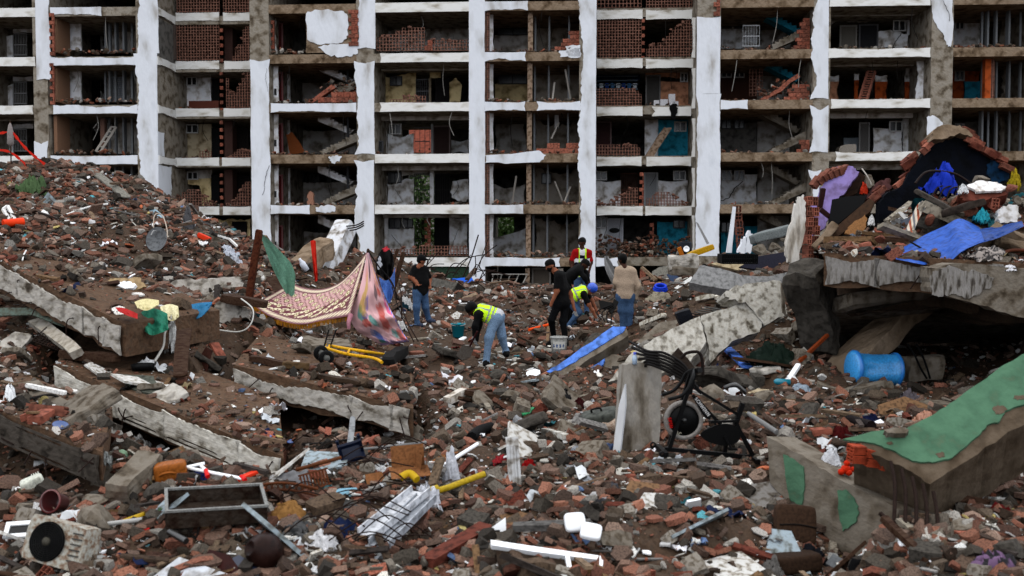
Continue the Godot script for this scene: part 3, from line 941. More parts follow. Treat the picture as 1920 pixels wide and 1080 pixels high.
	for r in [[1211, 1303, 1], [1119, 1205, 1], [1119, 1205, 2], [1222, 1296, 2], [1119, 1203, 3], [1212, 1296, 3], [1119, 1205, 4], [1210, 1297, 4], [1119, 1205, 0], [1211, 1298, 0]]:
		var i: int = r[2] + 3
		var y: float = 450.0 - (450.0 - ys[i]) * 57.0 / 59.0
		wallp("white_band", r[0], y, r[1], y + 18, 1.97, bnd, [0.03, 0.05, 0.03, 0.05] if r[0] != 1222 else [0.5, 0.03, 0.03, 0.02], 0.03)
	for r in [[329, 411, 0], [418, 470, 0], [329, 411, 1], [420, 470, 1], [329, 411, 2], [419, 470, 2], [329, 411, 3], [416, 470, 3], [329, 411, 4], [418, 470, 4]]:
		var i: int = r[2] + 3
		var y: float = 450.0 - (450.0 - ys[i]) * 57.0 / 59.7
		wallp("white_band", r[0], y, r[1], y + 16, 2.57, bnd, [0.03, 0.03, 0.05, 0.04], 0.03)
	# the side of the third bay: short beams and wall remains running back from the column
	for i in range(3, 8):
		var u: float = cu[2][1]
		var st := tool()
		var pl := ragged(-2.6, fv[i] - 0.47, 0.0, fv[i], [0.0, 0.12, 0.0, 0.06])
		prism(st, pl, 0.0, 0.14, T(Basis(V(0, 0, 1), Vector3.UP, V(-1, 0, 0)), V(u + 0.12, 0, 0)))
		put(st, "side_beam", bnd, fb)
	for r in [[fv[4], fv[3] - 0.5, 2.55, 0.2, dark], [fv[7], fv[6] - 0.48, 1.9, 0.5, wht], [fv[6], fv[6] + 1.3, 0.9, 0.4, wht]]:
		var st := tool()
		prism(st, ragged(-r[2], r[0], 0.0, r[1], [r[3], 0.0, 0.0, 0.1]), 0.0, 0.06, T(Basis(V(0, 0, 1), Vector3.UP, V(-1, 0, 0)), V(cu[2][1] + 0.06, 0, 0)))
		put(st, "side_wall", r[4], fb)
	# beams further in, seen below the floor edges
	for r in [[-30, 66, 30, 46], [-30, 66, 120, 136], [-30, 66, 213, 226], [-30, 66, 307, 318], [716, 882, 20, 37], [714, 882, 114, 131], [712, 882, 209, 225], [712, 880, 306, 319], [718, 880, 402, 408], [1555, 1716, 8, 28], [1553, 1714, 106, 123], [1552, 1712, 207, 221], [1550, 1705, 304, 318]]:
		fbox("inner_beam", r[0], r[2], r[1], r[3], 2.2, 2.5, dim)
	# --- bay 1, far left
	for y in [46.0, 137.0, 226.0]:
		wallp("inner_wall", 0, y + 20, 24, y + 62, 3.2, inn, [0.1, 0, 0, 0.3])
		wallp("inner_wall", 24, y + 6, 62, y + 15, 3.2, inn, [0.05, 0.02, 0, 0.1])
		grille(26, y + 16, 50, y + 58, 3.1, Color(0.55, 0.55, 0.55), 8)
	# --- bay 2
	for r in [[22.0, 98.0], [116.0, 191.0], [212.0, 288.0], [308.0, 384.0]]:
		var y0: float = r[0]
		var y1: float = r[1]
		wallp("inner_wall", 108, y0, 152, y1 - 3, 2.0 if y0 < 200 else 4.5, inn, [0, 0.05, 0.06, 0.1])
		wallp("inner_wall", 152, y0 + 8, 195, y1 - 3, 5.5, inn if y0 < 200 else dim, [0, 0.1, 0.3, 0.2])
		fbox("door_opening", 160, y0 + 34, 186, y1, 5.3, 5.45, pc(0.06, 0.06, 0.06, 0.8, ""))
		fbox("jamb", 101, y0, 107, y1, 0.3, 1.8, pc(0.5, 0.38, 0.3, 0.9))
		posts([197, 205, 216, 231, 247], y0, y1, 1.6)
		wallp("inner_wall", 196, y0 + 12, 262, y1, 4.4, dim, [0.1, 0, 0, 0.5])
		heap(104, 256, y1 - 1, 0.1, 42, 0.22)
	fbox("wall_end", 188, 222, 196, 275, 1.2, 1.5, pc(0.4, 0.3, 0.26, 0.9))
	var lv := tool()
	for i in 11:
		var q := fr(211, 145 + i * 4, 234, 148 + i * 4, 2.6)
		abox(lv, V(q[0], q[1], -2.7), V(q[2], q[3], -2.6))
	put(lv, "louvre_shutter", pc(0.5, 0.52, 0.55, 0.6), fb)
	var ln := tool()
	var la := fq(184, 284, 0.4)
	var lb := fq(213, 238, 1.0)
	for s in [-0.14, 0.14]: bar(ln, V(la.x + s, la.y, -0.4), V(lb.x + s, lb.y, -1.0), 0.08, 0.1)
	for i in 6: bar(ln, V(lerpf(la.x, lb.x, i / 5.0) - 0.14, lerpf(la.y, lb.y, i / 5.0), -0.5 - 0.1 * i), V(lerpf(la.x, lb.x, i / 5.0) + 0.14, lerpf(la.y, lb.y, i / 5.0), -0.5 - 0.1 * i), 0.1, 0.06)
	put(ln, "leaning_plank", pc(0.6, 0.58, 0.55, 0.8), fb)
	# --- bay 3: screens on the recessed edge
	lattice(331, 46, 411, 117, 2.66)
	lattice(331, -40, 411, 27, 2.66)
	lattice(418, -40, 470, 27, 2.66)
	lattice(436, 50, 470, 116, 2.66, [0.05, 0.3, 0.5, 0.5, 1.0, 1.0, 1.0])
	lattice(424, 136, 469, 206, 2.66, [1.0, 0.45, 0.5, 0.7, 1.0, 1.0])
	lattice(374, 283, 396, 299, 2.66, [1.0, 0.8])
	lattice(424, 280, 470, 299, 2.66, [0.1, 0.5, 1.0, 0.8, 0.9])
	lattice(331, 355, 408, 386, 2.66, [0.6, 0.85, 1.0, 0.9, 0.6, 0.25, 0.1])
	lattice(424, 341, 470, 386, 2.66, [0.05, 0.15, 0.3, 0.6, 1.0, 1.0])
	for i in 4: bricks(412, [46, 134, 226, 318][i], 418, [117, 209, 302, 388][i], 2.62, 0.0, 0.0)
	wallp("inner_wall", 322, 140, 397, 207, 4.6, inn, [0.3, 0.05, 0.05, 0.1])
	wallp("inner_wall", 322, 232, 397, 300, 4.6, mat("ivory_paint", Color(0.63, 0.585, 0.49), 0.9, "stain", Vector3.ONE * 0.3, 0.3, true), [0.2, 0.05, 0.05, 0.05])
	shape("inner_wall", [[336, 338], [396, 334], [396, 386], [380, 386], [374, 348], [352, 345], [346, 386], [336, 380]], 4.6, cream, 0.1)
	wallp("inner_wall", 322, 318, 397, 338, 4.7, dim, [0.2, 0.2, 0.05, 0.05])
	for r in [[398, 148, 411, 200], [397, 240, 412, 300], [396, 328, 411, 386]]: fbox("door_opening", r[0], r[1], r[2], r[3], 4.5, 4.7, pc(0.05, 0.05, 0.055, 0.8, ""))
	win(350, 144, 370, 161, 4.5)
	win(349, 233, 372, 250, 4.5)
	win(351, 322, 372, 337, 4.5)
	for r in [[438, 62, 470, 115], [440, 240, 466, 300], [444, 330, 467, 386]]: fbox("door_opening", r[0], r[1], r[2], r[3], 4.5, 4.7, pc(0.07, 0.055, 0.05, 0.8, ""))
	for r in [[48, 117], [226, 302], [318, 386]]: fbox("inner_wall", 421, r[0], 436, r[1], 3.6, 4.4, pc(0.27, 0.19, 0.17, 0.9))
	fbox("inner_wall", 296, 46, 329, 112, 2.4, 2.55, pc(0.3, 0.26, 0.24, 0.9))
	fbox("jamb", 437, 236, 440, 300, 4.3, 4.5, pc(0.5, 0.55, 0.6, 0.8))
	var desk := fbox("desk", 354, 189, 410, 208, 3.0, 3.6, pc(0.3, 0.15, 0.11, 0.6))
	heap(330, 410, 208, 2.7, 30, 0.3)
	heap(330, 470, 301, 2.7, 46, 0.3)
	heap(330, 470, 386, 2.7, 36, 0.3)
	wallp("inner_wall", 340, 410, 470, 480, 4.4, cream, [0.1, 0, 0.1, 0.4])
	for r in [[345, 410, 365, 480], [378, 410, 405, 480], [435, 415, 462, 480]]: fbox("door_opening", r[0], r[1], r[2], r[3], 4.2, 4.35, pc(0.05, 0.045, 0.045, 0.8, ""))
	# --- bay 4: the staircase
	for i in 4:
		var y0: float = [116.0, 212.0, 308.0, 403.0][i]
		var y1: float = [191.0, 288.0, 384.0, 482.0][i]
		wallp("inner_wall", 508, y0 - 2, 522, y1, 0.8, inn, [0, 0, 0.03, 0])
		wallp("inner_wall", 522, y0 - 2, 544, y1, 3.6, inn, [0, 0, 0.03, 0])
		door(519, y0 + 22, 528, y1 - 2, 1.6, Color(0.27, 0.05, 0.05))
		fbox("vent_grille", 514, y0 + 50, 518, y0 + 62, 0.74, 0.8, pc(0.2, 0.2, 0.2, 0.7))
		fbox("stair_post", 650, y0, 654, y1 - 12, 2.2, 2.3, pc(0.25, 0.25, 0.26, 0.7))
		wallp("inner_wall", 546, y0 + 30, 668, y1, 7.0, dim, [0.1, 0, 0, 0.2])
		stairs(664, y0 + 36, 596, y0 + 1, 2.4, inn, 9)
		if i in [1, 2]: stairs(598, y1 - 1, 671, y1 - 38, 1.3, con, 10, 1.0, 0.035)
		heap(508, 667, y1, 0.1, [34, 30, 40, 34][i], 0.16)
	win(560, 325, 575, 342, 6.9, false)
	win(580, 325, 600, 342, 6.9, false)
	bricks(596, 172, 671, 192, 0.3, 0.5, 0.3)
	heap(600, 670, 176, 0.4, 70, 0.9, 0)
	shape("fallen_slab", [[575, 190], [622, 158], [630, 164], [584, 194]], 0.5, clay, 0.5)
	shape("fallen_slab", [[626, 168], [668, 150], [672, 160], [634, 180]], 0.9, con, 0.5)
	shape("fallen_board", [[536, 252], [548, 248], [574, 288], [544, 288]], 2.0, pc(0.42, 0.22, 0.1, 0.8), 0.06)
	shape("standing_rubble", [[577, 384], [577, 364], [582, 358], [588, 364], [588, 384]], 0.4, pc(0.55, 0.4, 0.33, 0.9), 0.25)
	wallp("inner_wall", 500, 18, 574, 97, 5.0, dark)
	wallp("inner_wall", 501, 20, 520, 97, 1.2, dim, [0, 0.0, 0.3, 0.3])
	door(520, 45, 528, 95, 1.9, Color(0.25, 0.06, 0.06))
	bricks(504, 30, 514, 92, 0.4, 0.3, 0.2)
	heap(505, 575, 97, 0.1, 22, 0.25)
	# --- bay 5
	wallp("inner_wall", 703, 40, 880, 96, 4.6, dim, [0, 0, 0, 0.8])
	lattice(706, 52, 796, 95, 0.35, [0.55, 0.65, 0.75, 0.95, 1.0, 1.0], 6.0)
	lattice(803, 75, 880, 95, 0.35, [0.9, 1.0, 0.9, 1.0, 0.95], 6.0)
	bricks(796, 75, 811, 95, 0.3)
	wallp("inner_wall", 704, 136, 780, 192, 3.6, cream, [0, 0, 0.02, 0.35])
	shape("inner_wall", [[842, 155], [856, 146], [866, 160], [862, 192], [842, 192]], 3.6, cream, 0.1)
	fbox("inner_beam", 806, 134, 826, 146, 3.5, 3.6, cream)
	win(731, 143, 754, 161, 3.5, false)
	grille(780, 148, 804, 192, 3.5, Color(0.4, 0.4, 0.41), 6)
	fbox("jamb", 804, 146, 808, 192, 3.4, 3.6, pc(0.55, 0.5, 0.42, 0.8))
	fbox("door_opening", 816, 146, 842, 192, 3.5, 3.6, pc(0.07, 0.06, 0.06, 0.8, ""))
	lattice(731, 180, 798, 192, 0.4, [0.4, 0.7, 0.8, 1.0, 0.7, 0.8], 6.0)
	wallp("inner_wall", 727, 250, 776, 290, 3.6, inn, [0.03, 0, 0.05, 0.3])
	wallp("inner_wall", 704, 228, 730, 290, 3.7, dim, [0, 0, 0.2, 0.1])
	win(730, 232, 753, 252, 3.5)
	win(701, 264, 719, 286, 1.4, false)
	grille(778, 238, 806, 290, 3.5, Color(0.25, 0.25, 0.26), 3)
	door(814, 238, 842, 290, 3.5, Color(0.14, 0.075, 0.06))
	wallp("inner_wall", 846, 262, 878, 288, 5.0, inn, [0.1, 0.2, 0.1, 0.2])
	fbox("jamb", 808, 232, 812, 290, 3.4, 3.6, pc(0.5, 0.5, 0.5, 0.8))
	win(728, 323, 753, 343, 3.5, false)
	shape("inner_wall", [[726, 345], [742, 346], [758, 336], [776, 334], [776, 384], [726, 384]], 3.6, inn, 0.1)
	grille(777, 325, 806, 384, 3.5, Color(0.2, 0.22, 0.2), 8)
	fbox("jamb", 806, 318, 813, 384, 3.4, 3.6, inn)
	grille(816, 325, 843, 384, 3.5, Color(0.12, 0.11, 0.11), 8)
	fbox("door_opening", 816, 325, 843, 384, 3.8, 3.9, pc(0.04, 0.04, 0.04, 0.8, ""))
	shape("inner_wall", [[844, 360], [848, 340], [878, 336], [880, 374], [866, 378], [850, 372]], 3.6, inn, 0.1)
	wallp("inner_wall", 752, 318, 806, 330, 3.65, dim, [0.1, 0.1, 0, 0])
	wallp("inner_wall", 704, 330, 728, 384, 3.7, dim, [0, 0, 0.1, 0.1])
	wallp("inner_wall", 727, 428, 777, 476, 3.6, inn, [0.02, 0, 0.02, 0.1])
	wallp("inner_wall", 704, 408, 728, 476, 3.0, inn, [0, 0, 0.1, 0.1])
	win(727, 407, 752, 429, 3.5, false)
	win(753, 410, 775, 428, 3.5, false)
	grille(778, 416, 797, 476, 3.5, Color(0.12, 0.12, 0.12), 6)
	bricks(796, 404, 808, 462, 2.9, 0.0, 0.1, clay)
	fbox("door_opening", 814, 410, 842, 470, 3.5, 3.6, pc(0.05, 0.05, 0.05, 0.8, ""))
	wallp("inner_wall", 842, 408, 877, 476, 3.6, inn, [0.03, 0, 0.1, 0.1])
	lattice(728, 461, 880, 479, 0.4, [0.6, 0.7, 0.75, 0.95, 1.0, 1.0, 1.0, 0.9], 6.0)
	heap(705, 880, 384, 0.3, 36, 0.14, 1)
	heap(705, 880, 290, 0.3, 20, 0.1, 1)
	fbox("green_wall", 744, 499, 880, 545, 0.1, 0.3, pc(0.15, 0.22, 0.17, 0.9, "grime"))
	# --- bay 6: metal studs where the outer wall was
	for i in 5:
		var y0: float = [15.0, 112.0, 208.0, 305.0, 402.0][i]
		var y1: float = [96.0, 189.0, 287.0, 384.0, 482.0][i]
		lattice(910, y0, 918, y1, 0.15, [1.0], 4.0)
		wallp("inner_wall", 917, y0, 926, y1, 0.9, inn, [0, 0.03, 0.06, 0])
		fbox("pillar", 990 - i, y0, 999 - i, y1, 0.4, 0.9, mat("clay_dusty", Color(0.5, 0.43, 0.37), 0.9, "stain"))
		posts([1004 - i, 1030 - i, 1067 - i], y0, y1, 1.2)
		wallp("inner_wall", 1000, y0 + 4, 1086, y1, 4.8, mat("greige_paint", Color(0.6, 0.57, 0.53), 0.9, "stain", Vector3.ONE * 0.25, 0.4, true), [0.2, 0, 0, [0.3, 0.2, 0.9, 0.7, 0.8][i]])
		if i in [1, 2]: wallp("inner_wall", 926, y0, 990, y1, 6.5, dim, [0.2, 0, 0.3, 0.3])
		heap(915, 1086, y1 - 1, 0.1, [36, 46, 42, 46, 70][i], [0.2, 0.12, 0.16, 0.18, 0.26][i])
	win(934, 44, 990, 66, 4.6, false)
	wallp("inner_wall", 926, 66, 990, 96, 4.7, dim, [0, 0, 0, 0.02])
	wallp("inner_wall", 928, 157, 990, 189, 4.7, cream, [0, 0, 0, 0.02])
	win(934, 138, 988, 158, 4.6, false)
	wallp("inner_wall", 926, 345, 985, 384, 4.7, dim, [0.3, 0, 0.1, 0.3])
	shape("inner_wall", [[924, 446], [986, 428], [986, 482], [924, 482]], 4.6, inn, 0.1)
	bricks(1040, 58, 1087, 94, 0.4, 0.75, 0.3)
	bricks(1006, 268, 1086, 288, 0.4, 0.05, 0.6, clay)
	win(1015, 325, 1034, 345, 4.6, false)
	fbox("broken_board", 1040, 205, 1048, 240, 2.0, 2.1, pc(0.7, 0.7, 0.7, 0.8))
	for r in [[1040, 340, 1056, 380], [968, 330, 960, 382], [1034, 260, 1048, 230], [1058, 380, 1070, 350], [1060, 130, 1070, 186], [1036, 186, 1040, 155]]:
		var a := fq(r[0], r[1], 0.9)
		var b := fq(r[2], r[3], 1.3)
		var st := tool()
		bar(st, V(a.x, a.y, -0.9), V(b.x, b.y, -1.3), 0.09, 0.05)
		put(st, "fallen_batten", pc(0.6, 0.58, 0.55, 0.8), fb)
	# --- bay 7: screens on the second recessed edge
	lattice(1120, 35, 1203, 108, 2.05)
	bricks(1203, 35, 1209, 112, 2.0)
	lattice(1120, -60, 1203, 14, 2.05, [1.0], 7.0)
	lattice(1212, -60, 1298, 14, 2.05)
	lattice(1212, 33, 1298, 109, 2.05, [0.2, 0.35, 0.35, 0.4, 0.65, 0.72, 0.8, 1.0, 1.0])
	lattice(1118, 166, 1203, 203, 2.05, [1.0, 1.0, 1.0, 0.95, 1.0, 0.7])
	lattice(1118, 271, 1200, 295, 2.05, [1.0, 1.0, 1.0, 0.9, 0.95, 0.7])
	lattice(1116, 352, 1196, 388, 2.05, [0.6, 0.2, 0.12, 0.3, 0.55, 0.75, 1.0, 1.0])
	lattice(1212, 360, 1290, 388, 2.05, [0.5, 0.8, 1.0, 1.0, 0.75, 0.3, 0.2])
	bricks(1198, 316, 1207, 388, 2.0, 0.2, 0.2)
	wallp("inner_wall", 1118, 128, 1200, 150, 5.0, pc(0.06, 0.13, 0.26, 0.8), [0, 0.1, 0, 0])
	for i in 4: fbox("shelf", 1120, 142 + i * 8, 1196, 144 + i * 8, 4.6 - 0.3 * i, 4.7, pc(0.35, 0.4, 0.45, 0.6))
	for i in 7: fbox("stored_box", 1124 + i * 10.5, 156, 1131 + i * 10.5, 165, 4.0, 4.3, plain([Color(0.7, 0.72, 0.74), Color(0.08, 0.2, 0.45), Color(0.2, 0.35, 0.5)][i % 3], 0.7))
	door(1213, 143, 1236, 200, 4.4, Color(0.25, 0.24, 0.23))
	wallp("inner_wall", 1237, 152, 1296, 200, 4.4, peach, [0.02, 0, 0.05, 0.06])
	wallp("inner_wall", 1210, 128, 1296, 150, 4.45, peach, [0.02, 0.3, 0.4, 0.0])
	win(1275, 136, 1290, 154, 4.3)
	door(1119, 230, 1144, 290, 4.4, Color(0.18, 0.09, 0.085))
	wallp("inner_wall", 1233, 224, 1302, 294, 4.4, teal, [0.0, 0, 0.0, 0.06])
	wallp("inner_wall", 1209, 224, 1234, 294, 4.4, inn, [0.0, 0, 0.0, 0.06])
	win(1264, 228, 1287, 247, 4.3)
	shape("tilted_slab", [[1210, 292], [1246, 238], [1260, 240], [1226, 294]], 2.6, mat("clay_dusty", Color(0.5, 0.43, 0.37), 0.9, "stain"), 0.9)
	win(1116, 321, 1138, 338, 4.3)
	wallp("inner_wall", 1114, 338, 1164, 386, 4.4, inn, [0, 0, 0.0, 0.1])
	grille(1165, 324, 1193, 386, 4.3, Color(0.3, 0.18, 0.14), 7)
	wallp("inner_wall", 1234, 338, 1290, 386, 4.4, inn, [0.03, 0, 0.2, 0.1])
	door(1210, 326, 1231, 386, 4.4, Color(0.5, 0.51, 0.52))
	win(1262, 320, 1286, 338, 4.3)
	win(1117, 408, 1138, 428, 4.3)
	wallp("inner_wall", 1113, 406, 1139, 480, 4.4, inn)
	door(1140, 412, 1166, 480, 4.3, Color(0.66, 0.67, 0.7))
	var ov := tool()
	var oc := fq(1152, 432, 4.25)
	lathe(ov, [Vector2(0.3, 0), Vector2(0.3, 0.02), Vector2(0.0, 0.03)], T(Basis(Vector3.RIGHT, PI / 2).scaled(V(1, 0.5, 1)), V(oc.x, oc.y, -4.24)), 14)
	put(ov, "oval_plaque", pc(0.15, 0.15, 0.15, 0.7), fb)
	wallp("inner_wall", 1232, 415, 1292, 480, 4.4, teal, [0, 0, 0, 0.1])
	win(1262, 412, 1284, 428, 4.3, false)
	bricks(1218, 418, 1226, 470, 3.0, 0.0, 0.3)
	for i in 3: heap(1116, 1300, 484 - i * 10, 2.0 + i * 0.3, 150, 0.5 + 0.1 * i, 0)
	heap(1210, 1296, 201, 2.1, 30, 0.25)
	heap(1116, 1296, 388, 2.1, 30, 0.2)
	for r in [[1226, 188, 1236, 201], [1238, 186, 1252, 201], [1254, 176, 1266, 201], [1262, 190, 1272, 201]]:
		fbox("carton", r[0], r[1], r[2], r[3], 2.3, 2.7, pc(0.72, 0.72, 0.74, 0.8))
	shape("hanging_cloth", [[1254, 196], [1268, 194], [1270, 206], [1264, 224], [1258, 222], [1257, 208]], 1.9, pc(0.03, 0.03, 0.035, 0.9), 0.02)
	for i in 5: wallp("side_wall", 1297, [33, 128, 222, 315, 404][i], 1304, [108, 203, 294, 388, 480][i], 0.6, bnd, [0.1, 0.1, 0, 0.1], 0.2)
	# --- bay 8: second staircase
	for i in 5:
		var y0: float = [20.0, 112.0, 208.0, 305.0, 402.0][i]
		var y1: float = [91.0, 190.0, 287.0, 384.0, 482.0][i]
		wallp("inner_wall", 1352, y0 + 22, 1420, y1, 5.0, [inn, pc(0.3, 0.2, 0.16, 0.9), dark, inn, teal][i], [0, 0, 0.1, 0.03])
		stairs(1502, y0 + 38, 1425, y0 - 8, 2.6, teal if i < 2 else con, 9)
		if i != 1: stairs(1440, y1 - 1, 1512, y1 - 40, 1.3, con, 10, 1.0, 0.04)
		heap(1352, 1520, y1, 0.1, [26, 40, 30, 26, 20][i], 0.18)
		wallp("inner_wall", 1420, y0, 1520, y1, 6.0, dim)
		win(1352, y0 + 14, 1372, y0 + 34, 4.9, i % 2 == 1)
		win(1376, y0 + 14, 1396, y0 + 34, 4.9, i % 2 == 1)
	grille(1393, 47, 1424, 87, 1.5, Color(0.62, 0.63, 0.64), 6)
	bricks(1488, 34, 1519, 92, 0.6, 0.45, 0.2)
	lattice(1405, 130, 1430, 180, 2.6, [1.0], 6.0)
	bricks(1470, 158, 1518, 189, 0.4, 0.25, 0.3)
	heap(1425, 1518, 180, 0.4, 90, 0.9)
	bricks(1494, 262, 1518, 288, 0.3, 0.3, 0.2)
	shape("fallen_slab", [[1424, 186], [1496, 138], [1500, 145], [1432, 192]], 0.5, clay, 0.4)
	crack([[1348, 378], [1366, 372], [1380, 350], [1392, 340]], 4.93, 0.13)
	# --- bay 9
	for i in 3:
		var y1: float = [89.0, 189.0, 288.0][i]
		heap(1556, 1742, y1, 0.15, 34, 0.14, 1)
	shape("inner_wall", [[1645, 60], [1670, 56], [1702, 64], [1702, 90], [1645, 90]], 3.6, inn, 0.1)
	wallp("inner_wall", 1556, 30, 1740, 47, 3.9, dim, [0, 0.4, 0, 0])
	wallp("inner_wall", 1700, 30, 1735, 68, 3.7, inn, [0.05, 0.3, 0.05, 0])
	wallp("inner_wall", 1700, 66, 1728, 90, 3.9, dim, [0, 0, 0.1, 0.1])
	win(1674, 38, 1698, 59, 3.5)
	win(1730, 38, 1742, 58, 2.6)
	door(1577, 50, 1604, 90, 3.6, Color(0.4, 0.38, 0.35))
	door(1613, 48, 1644, 90, 3.6, Color(0.12, 0.12, 0.13))
	for r in [[1550, 153, 1573, 189], [1602, 150, 1611, 189], [1641, 153, 1664, 189], [1697, 153, 1722, 189]]:
		wallp("inner_wall", r[0], r[1], r[2], r[3], 3.6, peach if r[0] == 1550 else orange, [0, 0.05, 0.15, 0.02])
		wallp("inner_wall", r[0], r[1] - 12, r[2], r[1], 3.6, inn, [0.05, 0, 0.12, 0.15])
	wallp("inner_wall", 1698, 124, 1722, 145, 3.6, inn, [0.1, 0, 0, 0])
	wallp("side_wall", 1716, 108, 1743, 189, 1.2, inn, [0.25, 0.1, 0, 0.1])
	wallp("inner_wall", 1637, 240, 1692, 289, 3.6, inn, [0.06, 0.02, 0.03, 0.2])
	wallp("inner_wall", 1693, 222, 1722, 289, 3.6, inn, [0.03, 0.05, 0.1, 0.1])
	win(1667, 227, 1692, 247, 3.5)
	door(1613, 232, 1628, 289, 3.6, Color(0.33, 0.32, 0.31))
	wallp("inner_wall", 1582, 258, 1610, 289, 5.5, pc(0.66, 0.7, 0.74, 0.8), [0, 0, 0, 0.03])
	shape("fallen_mattress", [[1570, 286], [1576, 274], [1604, 270], [1606, 288]], 1.4, pc(0.55, 0.52, 0.48, 0.9), 0.8)
	crack([[1690, 62], [1680, 76], [1674, 88]], 3.57, 0.06)
	crack([[1691, 248], [1692, 288]], 3.57, 0.06)
	var lp := tool()
	var pa := fq(1618, 188, 0.5)
	var pb := fq(1634, 134, 1.6)
	for s in [-0.2, 0.2]: bar(lp, V(pa.x + s, pa.y, -0.5), V(pb.x + s, pb.y, -1.6), 0.1, 0.12)
	for i in 13: bar(lp, V(lerpf(pa.x, pb.x, i / 12.0) - 0.2, lerpf(pa.y, pb.y, i / 12.0), -0.5 - 1.1 * i / 12.0), V(lerpf(pa.x, pb.x, i / 12.0) + 0.2, lerpf(pa.y, pb.y, i / 12.0), -0.5 - 1.1 * i / 12.0), 0.09, 0.06)
	put(lp, "leaning_block_strip", mats["clay_b"], fb)
	# --- bay 10
	for i in 3:
		var y0: float = [10.0, 106.0, 206.0][i]
		var y1: float = [87.0, 189.0, 288.0][i]
		wallp("inner_wall", 1786, y0 + 20, 1838, y1, 4.8, [inn, orange, dark][i], [0, 0, 0.1, 0.1])
		wallp("inner_wall", 1872, y0 + 8, 1945, y1, 4.4, mats["greige_paint"], [0.5, 0, 0, 0.2])
		posts([1842, 1853, 1869, 1893, 1914], y0, y1, 1.4)
		heap(1786, 1930, y1, 0.1, 46, 0.16)
		win(1790, y0 + 26, 1808, y0 + 46, 4.7)
	fbox("pillar", 1847, 107, 1858, 188, 0.8, 1.2, orange)
	lattice(1858, 107, 1865, 188, 0.8, [1.0], 4.5)
	wallp("inner_wall", 1808, 152, 1846, 189, 4.6, teal, [0.05, 0, 0.05, 0.1])
	# --- ground floor openings
	fbox("pillar", 985, 503, 993, 548, 0.3, 0.8, mats["clay_dusty"])
	fbox("pillar", 1047, 503, 1056, 548, 0.3, 0.7, mats["greige_paint"])
	door(1000, 505, 1030, 548, 1.0, Color(0.3, 0.27, 0.24))
	fbox("pillar", 1200, 505, 1211, 545, 2.2, 2.7, clay)
	var wf := tool()
	for i in 5: bar(wf, V(fq(925 + 16 * i, 515, 0.4).x, fq(925, 514, 0.4).y, -0.4), V(fq(922 + 14 * i, 536, 0.1).x, fq(922, 537, 0.1).y, 0.3), 0.05, 0.04)
	for r in [[922, 514, 990, 514], [920, 537, 976, 537]]: bar(wf, V(fq(r[0], r[1], 0.2).x, fq(r[0], r[1], 0.2).y, -0.1), V(fq(r[2], r[3], 0.2).x, fq(r[2], r[3], 0.2).y, -0.1), 0.06, 0.05)
	put(wf, "fallen_window_frame", pc(0.55, 0.54, 0.52, 0.7), fb)
	for i in 60:                                         # cables torn out of the ceilings
		var k := 1 + i % 9
		var r := 3 + rng.randi() % 5
		var w0: float = back.get(k, 0.0) + rf(0.1, 1.2)
		var u := lerpf(cu[k][1], cu[k + 1][0], rf(0.1, 0.9))
		var l := rf(0.5, 2.0)
		var st := tool()
		tube(st, curve([V(u, fv[r] - 0.46, -w0), V(u + rf(-0.15, 0.15), fv[r] - 0.46 - l * 0.5, -w0 + 0.1), V(u + rf(-0.3, 0.3), fv[r] - 0.46 - l, -w0)], 4), 0.016, 5)
		put(st, "hanging_cable", plain(Color(0.08, 0.075, 0.07) if i % 3 else Color(0.5, 0.49, 0.47), 0.7, ""), fb)
	# cracks in the white render
	crack([[500, 128], [498, 150], [502, 172]], -0.045, 0.022)
	crack([[505, 310], [498, 330], [496, 352], [492, 366]], -0.045, 0.04)
	crack([[740, 354], [752, 372], [756, 380]], 3.57, 0.05)
	crack([[728, 400], [725, 440], [722, 462]], 3.4, 0.05)
	crack([[734, 440], [746, 455], [760, 470]], 3.57, 0.06)
	crack([[860, 430], [850, 452], [848, 462]], 3.57, 0.05)
	crack([[1768, 0], [1778, 20], [1782, 40]], -0.045, 0.03)
	crack([[856, 338], [860, 350], [850, 366]], 3.57, 0.06)
	put(cracks, "crack", pc(0.06, 0.05, 0.045, 0.9, ""), fb)
	for k in 2:
		var tint := []
		for t in heaps[k]:
			var c: Color = (BRICK if k == 0 else STONE)[rng.randi() % 7]
			var v := rf(0.7, 1.3)
			tint.append(Color(c.r * v, c.g * v, c.b * v))
		swarm("floor_rubble", shard_mesh(3, 0.3, 6) if k == 0 else rock_mesh(5, 8), heaps[k], tint, tinted("tint_brick", 0.8) if k == 0 else tinted("tint_stone", 0.85), fb)

